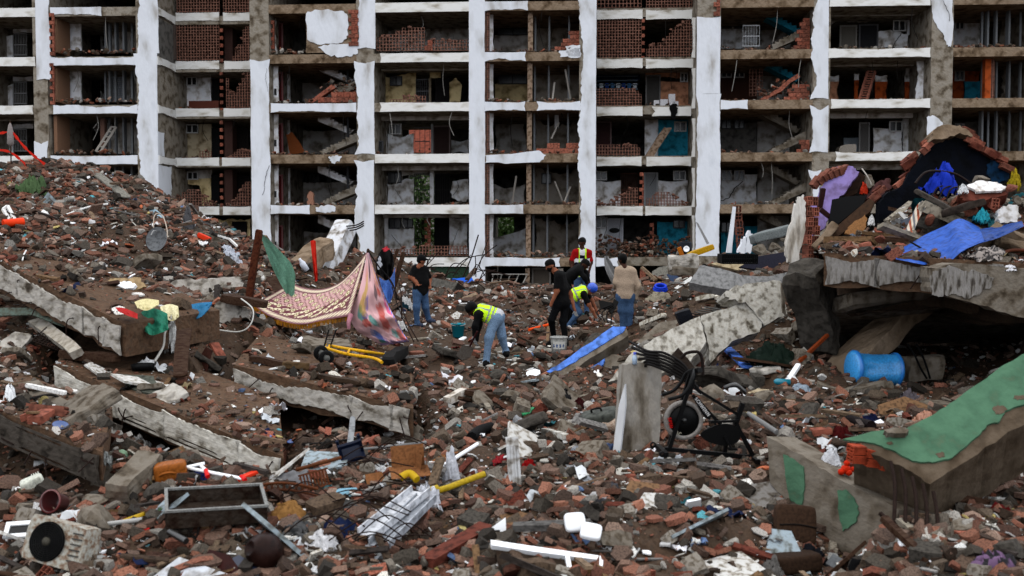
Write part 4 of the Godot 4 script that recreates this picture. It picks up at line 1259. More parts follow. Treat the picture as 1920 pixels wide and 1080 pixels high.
func behind() -> void:                                   # what shows through the gates of the block: a tree, a shrub and a roof
	for i in 3:
		var q: Array = [[791, 372, 74.0, 3.4], [786, 452, 75.0, 2.8], [948, 436, 73.0, 2.4]][i]
		var p := at(q[0], q[1], q[2])
		var o := base("tree", ["green tree seen through the second barred gate from the ground", "green shrubby tree behind the lowest barred gate", "green tree seen through the low opening with the white sloping wall"][i], "tree", V(p.x, -0.9, p.z))
		var st := tool()
		tube(st, curve([Vector3.ZERO, V(0.1, (p.y + 0.9) * 0.6, 0), V(-0.1, p.y + 1.2, 0.1)]), 0.16, 8, 0.07)
		for k in 5: tube(st, [V(0, p.y * 0.7, 0), V(rf(-1.2, 1.2), p.y + rf(0.4, 1.8), rf(-1, 1))], 0.05, 6, 0.02)
		put(st, "trunk", pc(0.2, 0.16, 0.12, 0.9), o)
		var where := []
		var tint := []
		for k in 1500:
			var c: Vector3 = V(rng.randfn(), rng.randfn() * 0.9, rng.randfn()) * q[3] * 0.42
			where.append(T(Basis.from_euler(V(rf(0, 6), rf(0, 6), rf(0, 6))).scaled(Vector3.ONE * rf(0.14, 0.3)), V(0, p.y + 0.9, 0) + c))
			tint.append(Color(0.07, 0.13, 0.03) * rf(0.6, 1.6))
		swarm("crown", shard_mesh(9, 0.03, 5, 1.5), where, tint, tinted("tint_leaf", 0.7), o)
	var h := at(810, 270, 92.0)
	var o := base("distant_house", "red roofed house far behind the block, seen through an upper gate", "house", V(h.x, -0.9, h.z))
	var st := tool()
	abox(st, V(-9, 0, -4), V(9, h.y - 0.2, 4))
	put(st, "wall", pc(0.62, 0.62, 0.62, 0.9, "stain", 0.3), o)
	st = tool()
	prism(st, PackedVector2Array([Vector2(-4.6, 0), Vector2(4.6, 0), Vector2(0, 2.4)]), -9.4, 9.4, T(Basis(Vector3.UP, PI / 2), V(0, h.y - 0.2, 0)))
	put(st, "roof", pc(0.42, 0.2, 0.14, 0.9, "stain", 0.5), o)
	for i in 6:
		st = tool()
		abox(st, V(-8 + i * 3, h.y - 3, 3.98), V(-6.6 + i * 3, h.y - 1.4, 4.04))
		put(st, "window", pc(0.08, 0.08, 0.09, 0.3, ""), o)

# ---------- fallen slabs and the things on the site ----------
func plane_at(px: float, py: float, p: Vector3, n: Vector3) -> Vector3:
	var r := ray(px, py)
	var c := V(0, EYE, 0)
	return c + r * ((p - c).dot(n) / r.dot(n))

func plate_mesh(st: SurfaceTool, pts: Array, p: Vector3, n: Vector3, thick: float, rough := 0.0, lift := 0.0) -> void:   # a flat piece lying in the plane through p, by the outline it shows
	n = n.normalized()
	if n.dot(V(0, EYE, 0) - p) < 0.0: n = -n
	var x := (Vector3.UP.cross(n) if absf(n.y) < 0.95 else Vector3.RIGHT).normalized()
	var y := n.cross(x).normalized()
	var poly := []
	for q in pts:
		var w := plane_at(q[0], q[1], p, n) - p
		poly.append(Vector2(w.dot(x), w.dot(y)))
	prism(st, blob2(poly, rough, 5) if rough > 0.0 else PackedVector2Array(poly), lift, lift - thick, T(Basis(x, y, n), p), rough * 0.5)

func plate(called: String, label: String, cat: String, pts: Array, p: Vector3, n: Vector3, thick: float, m: Material, rough := 0.0) -> MeshInstance3D:
	var st := tool()
	plate_mesh(st, pts, p, n, thick, rough)
	return one(st, called, m, label, cat)

var force_d := 0.0
func middle(pts: Array) -> Vector3:
	var c := Vector2.ZERO
	for q in pts: c += Vector2(q[0], q[1]) / pts.size()
	return spot(c.x, c.y)

func board(called: String, label: String, cat: String, pts: Array, m: Material, thick := 0.03, tilt := V(0, 1, 0.5), rough := 0.0) -> MeshInstance3D:   # a flat piece lying on the rubble
	return plate(called, label, cat, pts, middle(pts) + V(0, 0.08, 0), tilt, thick, m, rough)

func beam(called: String, label: String, cat: String, a: Vector3, b: Vector3, w: float, h: float, m: Material, n := 6, amp := 0.02) -> MeshInstance3D:   # a squared timber or concrete piece with worn edges
	var z := (b - a).normalized()
	var x := Vector3.UP.cross(z).normalized()
	var o := inst(chunk_mesh(rng.randi() % 900, V(w, h, a.distance_to(b)), n, amp), called, m)
	o.transform = T(Basis(x, z.cross(x), z), (a + b) * 0.5)
	tag(o, label, cat)
	return o

func pipe(called: String, label: String, cat: String, pts: Array, r: float, m: Material, n := 8, smooth := true) -> MeshInstance3D:
	var st := tool()
	tube(st, curve(pts) if smooth and pts.size() > 2 else pts, r, n)
	return one(st, called, m, label, cat)

func pt(px: float, py: float, lift := 0.03) -> Vector3:
	return spot(px, py) + V(0, lift, 0)

func boulder(label: String, px: float, py: float, wide: float, m: Material, flat := V(1, 0.7, 0.8), seed_ := 1, called := "rubble_boulder") -> void:
	var p := at(px, py + wide * 0.2, force_d) if force_d > 0.0 else spot(px, py + wide * 0.2)
	force_d = 0.0
	var o := inst(rock_mesh(seed_, 9, flat), called, m)
	var s := wide * kk(p)
	o.transform = T(Basis.from_euler(V(rf(-0.3, 0.3), rf(0, 6), rf(-0.3, 0.3))).scaled_local(Vector3.ONE * s), p + V(0, s * 0.15, 0))
	tag(o, label, "rock")

func rag(called: String, label: String, cat: String, px: float, py: float, w: float, h: float, m: Material, amp := 0.3, seed_ := 1, lift := 0.0, up := 0.5, n := 22) -> MeshInstance3D:   # crumpled cloth or plastic; w and h in picture pixels
	var p := at(px, py + h * 0.35, force_d) if force_d > 0.0 else spot(px, py + h * 0.35)
	force_d = 0.0
	var k := kk(p)
	var f := FastNoiseLite.new()
	f.seed = seed_
	f.frequency = 2.2
	f.fractal_octaves = 3
	var st := tool()
	var W := w * k
	var H := h * k
	sheet(st, n, n, func(s, t):
		var e := 1.0 - 0.25 * absf(f.get_noise_2d(s * 3.0, t * 3.0 + 40.0))
		var q := V((s - 0.5) * W * e, 0, (t - 0.5) * W * 0.7)
		var dome := maxf(0.0, 1.0 - 4.0 * ((s - 0.5) * (s - 0.5) + (t - 0.5) * (t - 0.5)))
		q.y = H * (up * dome * 1.6 + amp * (f.get_noise_2d(s * 1.6, t * 1.6) - 1.1 * absf(f.get_noise_2d(s * 3.0, t * 3.0 + 9.0)) - 0.5 * absf(f.get_noise_2d(s * 8.0 + 5.0, t * 8.0))))
		q.x += W * 0.16 * f.get_noise_2d(t * 2.0, s * 2.0 + 70.0)
		return q)
	return one(st, called, m, label, cat, p + V(0, lift + H * 0.1, 0), V(0.15, rf(-0.4, 0.4), 0))

func pot(called: String, label: String, cat: String, prof: Array, px: float, py: float, tilt: Vector3, m: Material, n := 20, lift := 0.0, wob := 0.0) -> MeshInstance3D:   # a turned vessel; prof in picture pixels
	var p := spot(px, py)
	var k := kk(p)
	var q := []
	for v in prof: q.append(v * k)
	var st := tool()
	lathe(st, q, T(), n, wob)
	return one(st, called, m, label, cat, p + V(0, lift * k, 0), tilt)

func big_slabs() -> void:
	var soil := mat("slab_top", Color(0.32, 0.275, 0.235), 0.85, "dirt", Vector3.ONE * 0.5, 1.0, true)
	var paint := mat("worn_paint", Color(0.62, 0.605, 0.58), 0.85, "peel", V(0.5, 0.6, 0.5), 0.9, true)
	var worn := mat("worn_ribbed", Color(0.76, 0.75, 0.72), 0.85, "peel", V(0.5, 0.6, 0.5), 0.8, true)
	var sooty := mat("sooty_ribbed", Color(0.24, 0.22, 0.2), 0.8, "peel", V(0.7, 0.8, 0.7), 0.8, true)
	fallen_slab("fallen_floor_slab", "long tilted concrete slab with flaking white edge below the brick heap", at(-70, 455, 17.6), at(233, 608, 15.3), 0.5, V(0.75, 0.06, -2.2), soil, paint, 0.0, 0.5)
	fallen_slab("fallen_floor_slab", "long ribbed concrete slab sloping down behind the tan jerrycan", at(103, 682, 15.4), at(532, 856, 12.3), 0.43, V(-0.62, 0.3, -2.6), soil, worn, 0.055)
	fallen_slab("fallen_floor_slab", "dark ribbed concrete slab behind the grey rubble boulders", at(-60, 745, 13.0), at(192, 848, 11.6), 0.4, V(-0.6, 0.2, -1.9), soil, sooty, 0.055)
	fallen_slab("fallen_floor_slab", "pale edged concrete slab with a dark hollow under it, below the hand truck", at(437, 684, 15.8), at(775, 766, 14.3), 0.4, V(-0.3, 0.2, -3.0), soil, paint, 0.0, 0.5)
	fallen_slab("fallen_floor_slab", "low concrete slab with whitish edge under the pink blanket", at(533, 624, 20.8), at(748, 672, 19.2), 0.26, V(-0.2, 0.1, -2.6), soil, paint, 0.0, 0.1)
	fallen_slab("fallen_floor_slab", "heavy collapsed floor edge carrying the blue tarpaulin heap", at(1545, 474, 15.6), at(2060, 500, 14.2), 0.5, V(2.0, 0.1, -6.5), soil, mat("weathered_edge", Color(0.46, 0.45, 0.44), 0.85, "peel", V(1.6, 0.35, 1.6), 0.6, true), 0.0, 0.9)

func frame_box(st: SurfaceTool, w: float, h: float, t: float, d: float, xf := T()) -> void:   # an open rectangular frame in x, y
	for r in [[0.0, h / 2 - t / 2, w, t], [0.0, -h / 2 + t / 2, w, t], [-w / 2 + t / 2, 0.0, t, h - 2 * t], [w / 2 - t / 2, 0.0, t, h - 2 * t]]:
		box(st, xf * T(Basis(), V(r[0], r[1], 0)), V(r[2], r[3], d))

func can(w: float, h: float, d: float, r := 0.25, n := 10) -> ArrayMesh:   # a box with generously rounded edges
	var st := tool()
	st.set_smooth_group(0)
	var f := func(v: Vector3) -> Vector3:
		var m := maxf(absf(v.x), maxf(absf(v.y), absf(v.z)))
		var q := v / m
		var l := (absf(q.x) ** 5 + absf(q.y) ** 5 + absf(q.z) ** 5) ** 0.2
		q = q.lerp(q / l, r * 4.0)
		return q * V(w, h, d) * 0.5
	for ax in 3:
		for sg in [-1.0, 1.0]:
			for i in n:
				for j in n:
					var c := []
					for q in [[0, 0], [1, 0], [1, 1], [0, 1]]:
						var v := Vector3.ZERO
						v[ax] = sg
						v[(ax + 1) % 3] = 2.0 * (i + q[0]) / n - 1.0
						v[(ax + 2) % 3] = 2.0 * (j + q[1]) / n - 1.0
						c.append(f.call(v))
					if sg < 0: quad(st, c[0], c[1], c[2], c[3])
					else: quad(st, c[3], c[2], c[1], c[0])
	return mesh_of(st)

func things_left() -> void:
	var con := mat("rubble_concrete", Color(0.4, 0.375, 0.34), 0.9, "stain", Vector3.ONE * 0.9, 0.8)
	var white := pc(0.83, 0.83, 0.82, 0.55)
	var plastic := pc(0.86, 0.87, 0.88, 0.4, "")
	var wood := mat("dark_wood", Color(0.23, 0.17, 0.13), 0.8, "rust", V(0.6, 3, 3), 0.6)
	var clay := mat("clay_a", Color(0.5, 0.285, 0.225), 0.85)
	# barrier tape on a stick
	var p := spot(21, 314)
	p = at(21, 316, 31.0)
	var k := kk(p)
	var t := base("tape_stick", "thin stick with a pale rag and red barrier tape on top of the heap", "barrier", p)
	var st := tool()
	tube(st, [Vector3.ZERO, V(0, 88 * k, 0)], 0.02)
	put(st, "stick", wood, t)
	st = tool()
	lathe(st, [Vector2(0.01, 86 * k), Vector2(0.05, 80 * k), Vector2(0.1, 66 * k), Vector2(0.08, 54 * k), Vector2(0.09, 46 * k), Vector2(0.02, 42 * k)], T(), 9, 0.4)
	put(st, "rag", pc(0.5, 0.47, 0.46, 0.9), t)
	for r in [[[-30, 252], [-8, 251], [22, 246]], [[22, 246], [50, 280], [84, 308]], [[-30, 282], [16, 284], [52, 312]]]:
		var pts := []
		for q in r: pts.append(at(q[0], q[1], 31.0) - p)
		st = tool()
		var c := curve(pts, 6)
		for i in c.size() - 1: bar(st, c[i], c[i + 1], 0.01, 0.04 + 0.02 * (i % 3))
		put(st, "tape", pc(0.68, 0.12, 0.06, 0.5, ""), t)
	rag("green_cloth", "limp moss green cloth near the top of the brick heap", "cloth", 62, 346, 56, 34, pc(0.26, 0.34, 0.22, 0.9), 0.6, 3)
	rag("orange_rag", "small orange rag beneath the moss green cloth", "cloth", 50, 361, 16, 9, pc(0.75, 0.25, 0.06, 0.8), 0.4, 4)
	board("speckled_board", "diamond shaped bluish board with tan edge on the brick heap", "board", [[70, 388], [90, 360], [106, 376], [99, 402]], pc(0.42, 0.47, 0.5, 0.6, "stain"), 0.05, V(0.3, 0.6, 1))
	beam("grey_plank", "long grey plank sliding down the crest of the brick heap", "plank", pt(168, 322, 0.1), pt(238, 378, 0.12), 0.3, 0.06, pc(0.42, 0.41, 0.38, 0.8, "grime"), 5, 0.008)
	board("corrugated_sheet", "pale blue sheet lying on the flank of the brick heap", "sheet", [[262, 386], [292, 392], [330, 424], [322, 432], [296, 414]], pc(0.5, 0.6, 0.66, 0.6, "stain"), 0.03, V(0.3, 1, 0.7))
	rag("grey_trousers", "grey trousers hanging over the rubble beside the pale blue sheet", "trousers", 355, 422, 28, 34, pc(0.3, 0.3, 0.31, 0.95), 0.7, 6, 0.0, 0.8)
	beam("orange_tube", "short orange tube among the white frames", "tube", pt(372, 452, 0.15), pt(394, 462, 0.15), 0.11, 0.11, pc(0.72, 0.18, 0.07, 0.5, ""), 2, 0.0)
	pipe("orange_tube", "orange plastic tube lying at the edge of the brick heap", "tube", [pt(6, 428, 0.1), pt(44, 424, 0.1)], 0.09, pc(0.78, 0.2, 0.05, 0.5, ""))
	for r in [["white aluminium window frame leaning on the rubble by the rusty post", [388, 436], [424, 470], [466, 482], [430, 448]], ["broken white window frame half buried above the brick heap's pale block", [6, 392], [26, 428], [34, 424], [14, 386]]]:
		var o := base("window_frame", r[0], "window frame", middle([r[1], r[2], r[3], r[4]]) + V(0, 0.2, 0))
		var c := []
		for i in 4: c.append(plane_at(r[i + 1][0], r[i + 1][1], o.position, V(0.2, 0.8, 0.9)) - o.position)
		for i in 4:
			st = tool()
			bar(st, c[i], c[(i + 1) % 4], 0.07, 0.05)
			put(st, "rail", white, o)
	# satellite dish
	p = pt(297, 476, 0.3)
	k = kk(p)
	t = base("satellite_dish", "grey satellite dish tipped over on the brick heap", "satellite dish", p, V(1.15, 0.35, 0.5))
	st = tool()
	lathe(st, [Vector2(0.0, 0.0), Vector2(7 * k, 0.01), Vector2(14 * k, 0.035), Vector2(21 * k, 0.085), Vector2(21.5 * k, 0.09), Vector2(14 * k, 0.02), Vector2(0, -0.015)], T(Basis().scaled(V(1.0, 1, 1.15)), Vector3.ZERO), 24)
	put(st, "dish", pc(0.36, 0.37, 0.38, 0.5, "grime"), t)
	st = tool()
	tube(st, curve([V(0, 0.02, -0.2), V(0.05, 0.3, -0.1), V(0.02, 0.36, 0.02)]), 0.014)
	put(st, "feed_arm", pc(0.5, 0.5, 0.5, 0.5, ""), t)
	pipe("looped_wire", "thin pale wire looping above the satellite dish", "wire", [pt(288, 440), pt(290, 432, 0.35), pt(305, 436, 0.4), pt(314, 452, 0.2), pt(308, 462)], 0.012, pc(0.6, 0.55, 0.5, 0.6, ""))
	plate("broken_slab", "pale broken slab end lying beside the rusty steel post", "slab fragment", [[310, 532], [345, 524], [400, 523], [450, 519], [456, 540], [438, 551], [345, 559], [312, 552]], spot(380, 556), V(0.1, 0.35, 1), 0.5, mat("worn_paint", Color(0.62, 0.605, 0.58), 0.85), 0.05)
	board("ceiling_board", "torn cream board with a white oval patch beside the green netting", "board", [[193, 530], [212, 522], [262, 520], [274, 538], [252, 546], [202, 545]], pc(0.58, 0.5, 0.38, 0.8, "stain"), 0.04, V(-0.1, 1, 1.1), 0.03)
	board("white_oval_plate", "white oval patch stuck to the torn cream board", "plate", [[214, 536], [226, 530], [248, 530], [257, 535], [250, 542], [222, 543]], plastic, 0.06, V(-0.1, 1, 1.1), 0.02).position += V(0, 0.02, 0.06)
	for r in [["emerald_netting", "crumpled emerald mosquito netting hanging off the slab corner", "netting", [[260, 590], [276, 578], [296, 580], [314, 588]], [[262, 612], [282, 628], [302, 624], [316, 618]], Color(0.14, 0.42, 0.33)], ["cream_cloth", "cream yellow cloth spread above the emerald netting", "cloth", [[252, 566], [272, 560], [298, 563]], [[258, 578], [276, 582], [298, 572]], Color(0.76, 0.72, 0.54)], ["cream_cloth", "pale yellow cloth between the emerald netting and the blue cloth", "cloth", [[300, 575], [318, 570], [334, 574]], [[304, 592], [322, 602], [336, 594]], Color(0.78, 0.75, 0.6)], ["blue_cloth", "sea blue cloth draped over rubble beside the pale yellow cloth", "cloth", [[346, 574], [372, 568], [398, 566]], [[330, 604], [352, 604], [380, 592], [397, 572]], Color(0.12, 0.37, 0.52)], ["red_plastic", "bright red plastic sheet beside the emerald netting", "plastic sheet", [[216, 576], [234, 578], [258, 588]], [[222, 584], [240, 592], [258, 598]], Color(0.6, 0.06, 0.05)]]:
		st = tool()
		var dd: float = 15.65 + (r[3][1][0] - 233.0) / 177.0 * 2.2
		drape(st, r[3], r[4], dd, dd - 0.55, 0.08, 2.6, 26, 16, int(r[3][0][0]))
		one(st, r[0], plain(r[5], 0.8), r[1], r[2])
	rag("white_bag", "white plastic bag and strings hanging under the emerald netting", "plastic bag", 322, 632, 26, 38, pc(0.75, 0.75, 0.74, 0.6), 0.6, 13, 0.0, 0.8)
	pipe("knotted_rope", "knotted white cord trailing from the bag under the netting", "cord", [pt(326, 622, 0.2), pt(310, 640, 0.15), pt(306, 662, 0.1), pt(290, 684, 0.05)], 0.02, pc(0.7, 0.69, 0.66, 0.8, ""))
	rag("white_bag", "crumpled white bag lying beyond the black tub", "plastic bag", 275, 680, 34, 16, pc(0.78, 0.78, 0.78, 0.6), 0.5, 14)
	board("bath_panel", "dirty white bath panel slanting under the long tilted slab", "panel", [[52, 602], [78, 594], [140, 640], [152, 652], [130, 662], [118, 650]], pc(0.62, 0.6, 0.56, 0.6, "stain"), 0.12, V(-0.35, 1, 0.55))
	board("metal_sheet", "dull teal metal sheet sticking out under the long tilted slab", "sheet", [[-10, 577], [62, 577], [126, 606], [118, 612], [60, 590], [-10, 592]], pc(0.3, 0.36, 0.34, 0.6, "rust"), 0.02, V(-0.1, 1, 0.8))
	# metal grating
	t = base("metal_grating", "rusty metal grating beneath the dirty bath panel", "grating", pt(97, 650, 0.12), V(-0.9, 0.2, -0.5))
	st = tool()
	for i in 9: box(st, T(Basis(), V(0, -0.16 + i * 0.04, 0)), V(0.46, 0.008, 0.012))
	for i in 9: box(st, T(Basis(), V(-0.22 + i * 0.055, 0, 0.01)), V(0.008, 0.34, 0.012))
	put(st, "bars", pc(0.18, 0.14, 0.12, 0.7), t)
	beam("timber", "long brown timber lying on the ribbed slab's upper end", "timber", pt(116, 672, 0.08), pt(222, 684, 0.08), 0.14, 0.12, wood, 6, 0.02)
	pot("black_tub", "shallow black rubber tub lying on the ribbed slab", "tub", [Vector2(0, 1), Vector2(19, 1), Vector2(22, 13), Vector2(20, 13), Vector2(17, 3), Vector2(0, 3)], 268, 696, V(-0.25, 0, 0.1), pc(0.035, 0.037, 0.04, 0.5))
	board("slate_slab", "flat grey green paving slab lying on the ribbed slab", "paving slab", [[222, 704], [288, 704], [299, 733], [284, 737], [246, 728]], pc(0.27, 0.28, 0.25, 0.8, "grime"), 0.06, V(-0.05, 1, 0.25), 0.01)
	beam("broken_plank", "dark upright plank end standing beside the emerald netting's spill", "plank", pt(338, 722, 0.1), pt(345, 668, 0.4), 0.22, 0.06, wood, 4)
	board("rust_board", "rust brown board propped on its corner in the brick spill", "board", [[362, 690], [386, 650], [396, 656], [384, 700], [368, 704]], pc(0.2, 0.1, 0.075, 0.7, "grime"), 0.04, V(-0.5, 0.5, 1))
	beam("roof_tile_strip", "bright terracotta strip leaning at the edge of the brick spill", "tile", pt(402, 655, 0.1), pt(416, 678, 0.08), 0.2, 0.05, clay, 3)
	board("white_scrap", "pointed white plastic scrap on the brick spill", "plastic scrap", [[351, 716], [358, 697], [365, 702], [360, 716], [354, 722]], plastic, 0.01, V(0, 0.4, 1))
	plate("brick_wall_piece", "red brown wall piece with a white strip beside the sooty slab", "wall fragment", [[48, 755], [120, 762], [124, 776], [118, 782], [50, 770]], spot(85, 778) + V(0, 0.1, 0), V(0, 0.3, 1), 0.14, mat("clay_b", Color(0.43, 0.26, 0.21), 0.85), 0.02)
	beam("white_strip", "white painted strip lying across the red brown wall piece", "strip", pt(50, 752, 0.2), pt(124, 768, 0.2), 0.07, 0.05, white, 4, 0.005)
	beam("clay_block", "long terracotta block with a flat ribbed side on the sooty slab", "clay block", pt(62, 800, 0.06), pt(92, 781, 0.06), 0.17, 0.09, clay, 3, 0.01)
	beam("clay_block", "short terracotta block end beside the long ribbed one", "clay block", pt(40, 793, 0.05), pt(60, 787, 0.05), 0.12, 0.08, clay, 3, 0.01)
	board("paving_piece", "large brown flat slab piece lying above the sooty slab", "slab fragment", [[26, 718], [72, 712], [128, 752], [112, 766], [58, 742]], con, 0.07, V(-0.1, 1, 0.4), 0.02)
	pot("blue_plate", "dented cobalt blue plate on the sooty slab's rubble", "plate", [Vector2(0, 1), Vector2(10, 1), Vector2(15, 4), Vector2(14, 5), Vector2(9, 2), Vector2(0, 2)], 113, 800, V(0.3, 0, -0.3), pc(0.12, 0.23, 0.42, 0.4, ""))
	rag("white_bag", "white carrier bag by the picture's edge above the sooty slab", "plastic bag", 20, 740, 24, 28, plastic, 0.5, 17, 0.0, 0.7)
	rag("clear_plastic", "filmy grey plastic ring above the tan jerrycan", "plastic film", 262, 829, 38, 28, pc(0.5, 0.5, 0.5, 0.25), 0.6, 18)
	rag("clear_plastic", "filmy plastic scrap at the sooty slab's broken end", "plastic film", 195, 856, 30, 24, pc(0.45, 0.46, 0.45, 0.3), 0.6, 19)
	pot("green_bowl", "pale green upturned bowl below the filmy plastic ring", "bowl", [Vector2(13, 0), Vector2(12, 8), Vector2(7, 14), Vector2(0, 15)], 228, 858, V(0.1, 0, 0.2), pc(0.42, 0.52, 0.42, 0.5, "fine"))
	boulder("grey squared boulder at the sooty slab's broken end", 206, 885, 70, con, V(1, 0.75, 0.8), 21)
	boulder("rounded brown boulder beside the maroon bucket", 178, 942, 66, con, V(1, 0.7, 0.9), 22)
	boulder("low brown boulder in front of the rounded one", 180, 974, 90, con, V(1, 0.6, 0.8), 23)
	boulder("dark stone wedged behind the long leaning boulder", 300, 925, 50, mat("dark_stone", Color(0.24, 0.225, 0.205), 0.9, "grime"), V(1, 0.8, 0.8), 24)
	beam("leaning_boulder", "long grey block leaning below the tan jerrycan", "rock", pt(222, 952, 0.12), pt(286, 896, 0.22), 0.26, 0.22, con, 4, 0.05)
	boulder("wide grey stone behind the orange strip", 372, 944, 80, con, V(1, 0.5, 0.8), 26)
	boulder("flat stone between the maroon bucket and the sooty slab", 55, 955, 60, con, V(1, 0.45, 0.7), 27)
	# jerrycan
	p = pt(320, 905, 0.12)
	k = kk(p)
	t = base("jerrycan", "tan plastic jerrycan lying on its side in the hollow", "jerrycan", p, V(0.1, 0.3, 0.12))
	inst(can(60 * k, 36 * k, 34 * k, 0.2), "body", pc(0.52, 0.29, 0.1, 0.45, "fine"), t)
	st = tool()
	tube(st, curve([V(-20 * k, 0, 17 * k), V(-12 * k, 4 * k, 21 * k), V(0, 4 * k, 21 * k), V(8 * k, 0, 17 * k)]), 2.2 * k)
	put(st, "handle", pc(0.5, 0.28, 0.1, 0.45, ""), t)
	st = tool()
	lathe(st, [Vector2(5 * k, 0), Vector2(5 * k, 6 * k), Vector2(0, 6 * k)], T(Basis(Vector3.BACK, PI / 2), V(-30 * k, -6 * k, 4 * k)), 12)
	put(st, "cap", pc(0.6, 0.45, 0.3, 0.5, ""), t)
	rag("blue_sheet", "cobalt plastic sheet behind the white pipe frame", "plastic sheet", 372, 890, 46, 16, pc(0.05, 0.12, 0.36, 0.5), 0.4, 30)
	t = base("broken_pipes", "broken frame of thin white plastic pipes with red ends", "pipe frame", pt(395, 915, 0.1))
	for r in [[348, 898, 455, 920], [360, 880, 392, 908], [348, 898, 384, 890]]:
		st = tool()
		tube(st, [pt(r[0], r[1], 0.12) - t.position, pt(r[2], r[3], 0.12) - t.position], 0.018, 7)
		put(st, "pipe", plastic, t)
	for r in [[386, 905, 390, 914], [452, 918, 460, 921]]:
		st = tool()
		tube(st, [pt(r[0], r[1], 0.13) - t.position, pt(r[2], r[3], 0.11) - t.position], 0.024, 7)
		put(st, "joint", pc(0.7, 0.06, 0.05, 0.5, ""), t)
	beam("orange_strip", "long orange strip beside the white pipe frame", "strip", pt(428, 920, 0.06), pt(482, 903, 0.1), 0.08, 0.03, pc(0.72, 0.17, 0.07, 0.5, ""), 3, 0.006)
	beam("orange_strip", "orange strip among stones below the long leaning block", "strip", pt(198, 962, 0.06), pt(244, 968, 0.05), 0.08, 0.03, pc(0.75, 0.16, 0.06, 0.5, ""), 3, 0.006)
	# white bottle
	p = pt(62, 930, 0.12)
	k = kk(p)
	t = base("plastic_jug", "squashed white ribbed plastic jug by the maroon bucket", "jug", p, V(0.2, 0.5, 0.35))
	inst(can(42 * k, 30 * k, 26 * k, 0.22), "body", pc(0.72, 0.73, 0.68, 0.5, "fine"), t)
	st = tool()
	for i in 4: box(st, T(Basis(), V((4 + i * 4) * k, 0, 0)), V(1.3 * k, 31 * k, 27 * k))
	put(st, "rib", pc(0.66, 0.67, 0.63, 0.5, ""), t)
	st = tool()
	lathe(st, [Vector2(5 * k, 0), Vector2(5 * k, 5 * k), Vector2(0, 6 * k)], T(Basis(Vector3.BACK, PI / 2), V(-20 * k, -3 * k, 3 * k)), 10)
	put(st, "cap", pc(0.1, 0.3, 0.1, 0.5, ""), t)
	# bucket
	p = pt(104, 968, 0.14)
	k = kk(p)
	t = base("bucket", "maroon plastic bucket lying with its mouth to the front", "bucket", p, V(1.25, 0, 0.25))
	st = tool()
	lathe(st, [Vector2(0, -22 * k), Vector2(15 * k, -22 * k), Vector2(20 * k, 14 * k), Vector2(21.5 * k, 15 * k), Vector2(20 * k, 16 * k), Vector2(18.5 * k, 13 * k), Vector2(14 * k, -20 * k), Vector2(0, -20 * k)], T(), 24)
	put(st, "body", pc(0.2, 0.025, 0.03, 0.4, ""), t)
	st = tool()
	lathe(st, [Vector2(21 * k, 13 * k), Vector2(22.6 * k, 13.4 * k), Vector2(22.6 * k, 16 * k), Vector2(20 * k, 16.4 * k)], T(), 24)
	put(st, "rim", pc(0.3, 0.05, 0.05, 0.4, ""), t)
	# small white window frame
	t = base("window_frame", "small clean white window frame lying beside the air conditioner", "window frame", pt(50, 1012, 0.1), V(-0.9, 0.1, 0.06))
	k = kk(t.position)
	st = tool()
	frame_box(st, 78 * k, 36 * k, 8 * k, 5 * k)
	put(st, "frame", plastic, t)
	st = tool()
	box(st, T(Basis(), V(0, 0, -1.5 * k)), V(64 * k, 22 * k, 0.8 * k))
	put(st, "pane", pc(0.05, 0.05, 0.05, 0.15, ""), t)
	for r in [[[72, 985], [108, 970], [116, 968], [100, 990], [88, 996]], [[92, 1000], [104, 992], [112, 998], [108, 1008], [94, 1010]], [[140, 980], [152, 964], [160, 968], [158, 980], [146, 986]], [[60, 992], [80, 984], [84, 990], [66, 998]]]:
		board("plastic_shard", ["broken white plastic shard standing behind the small window frame", "white plastic shard between maroon bucket and small window frame", "tilted white plastic shard to the side of the maroon bucket", "small white plastic shard touching the window frame's upper edge"][{72: 0, 92: 1, 140: 2, 60: 3}[r[0][0]]], "plastic scrap", r, plastic, 0.03, V(rf(-0.5, 0.5), 0.8, 0.8), 0.01).set_meta("group", "white plastic shards by the maroon bucket")
	# burnt air conditioner
	p = pt(118, 1062, 0.2)
	k = kk(p)
	t = base("air_conditioner", "battered outdoor air conditioner with a round black fan grille", "air conditioner", p, V(-0.3, -0.2, -0.12))
	var body := chunk_mesh(77, V(128 * k, 84 * k, 55 * k), 7, 0.02)
	inst(body, "casing", mat("burnt_metal", Color(0.62, 0.63, 0.61), 0.55, "rust", Vector3.ONE * 1.7, 0.8), t)
	st = tool()
	for i in 8: lathe(st, [Vector2((6 + i * 3.9) * k, 0), Vector2((6 + i * 3.9) * k, 3 * k), Vector2((7.2 + i * 3.9) * k, 3 * k), Vector2((7.2 + i * 3.9) * k, 0)], T(Basis(Vector3.RIGHT, PI / 2), V(-14 * k, 0, 29 * k)), 28)
	for i in 8: box(st, T(Basis(Vector3.BACK, i * PI / 8), V(-14 * k, 0, 30 * k)), V(70 * k, 0.9 * k, 0.9 * k))
	put(st, "fan_grille", pc(0.05, 0.05, 0.05, 0.5, ""), t)
	st = tool()
	lathe(st, [Vector2(0, 0), Vector2(37 * k, 0), Vector2(37 * k, 1.0 * k)], T(Basis(Vector3.RIGHT, PI / 2), V(-14 * k, 0, 28.4 * k)), 28)
	put(st, "fan_recess", pc(0.02, 0.02, 0.02, 0.8, ""), t)
	st = tool()
	lathe(st, [Vector2(8 * k, 0), Vector2(8 * k, 4.4 * k), Vector2(0, 5 * k)], T(Basis(Vector3.RIGHT, PI / 2), V(-14 * k, 0, 29 * k)), 16)
	put(st, "fan_hub", pc(0.24, 0.23, 0.2, 0.6), t)
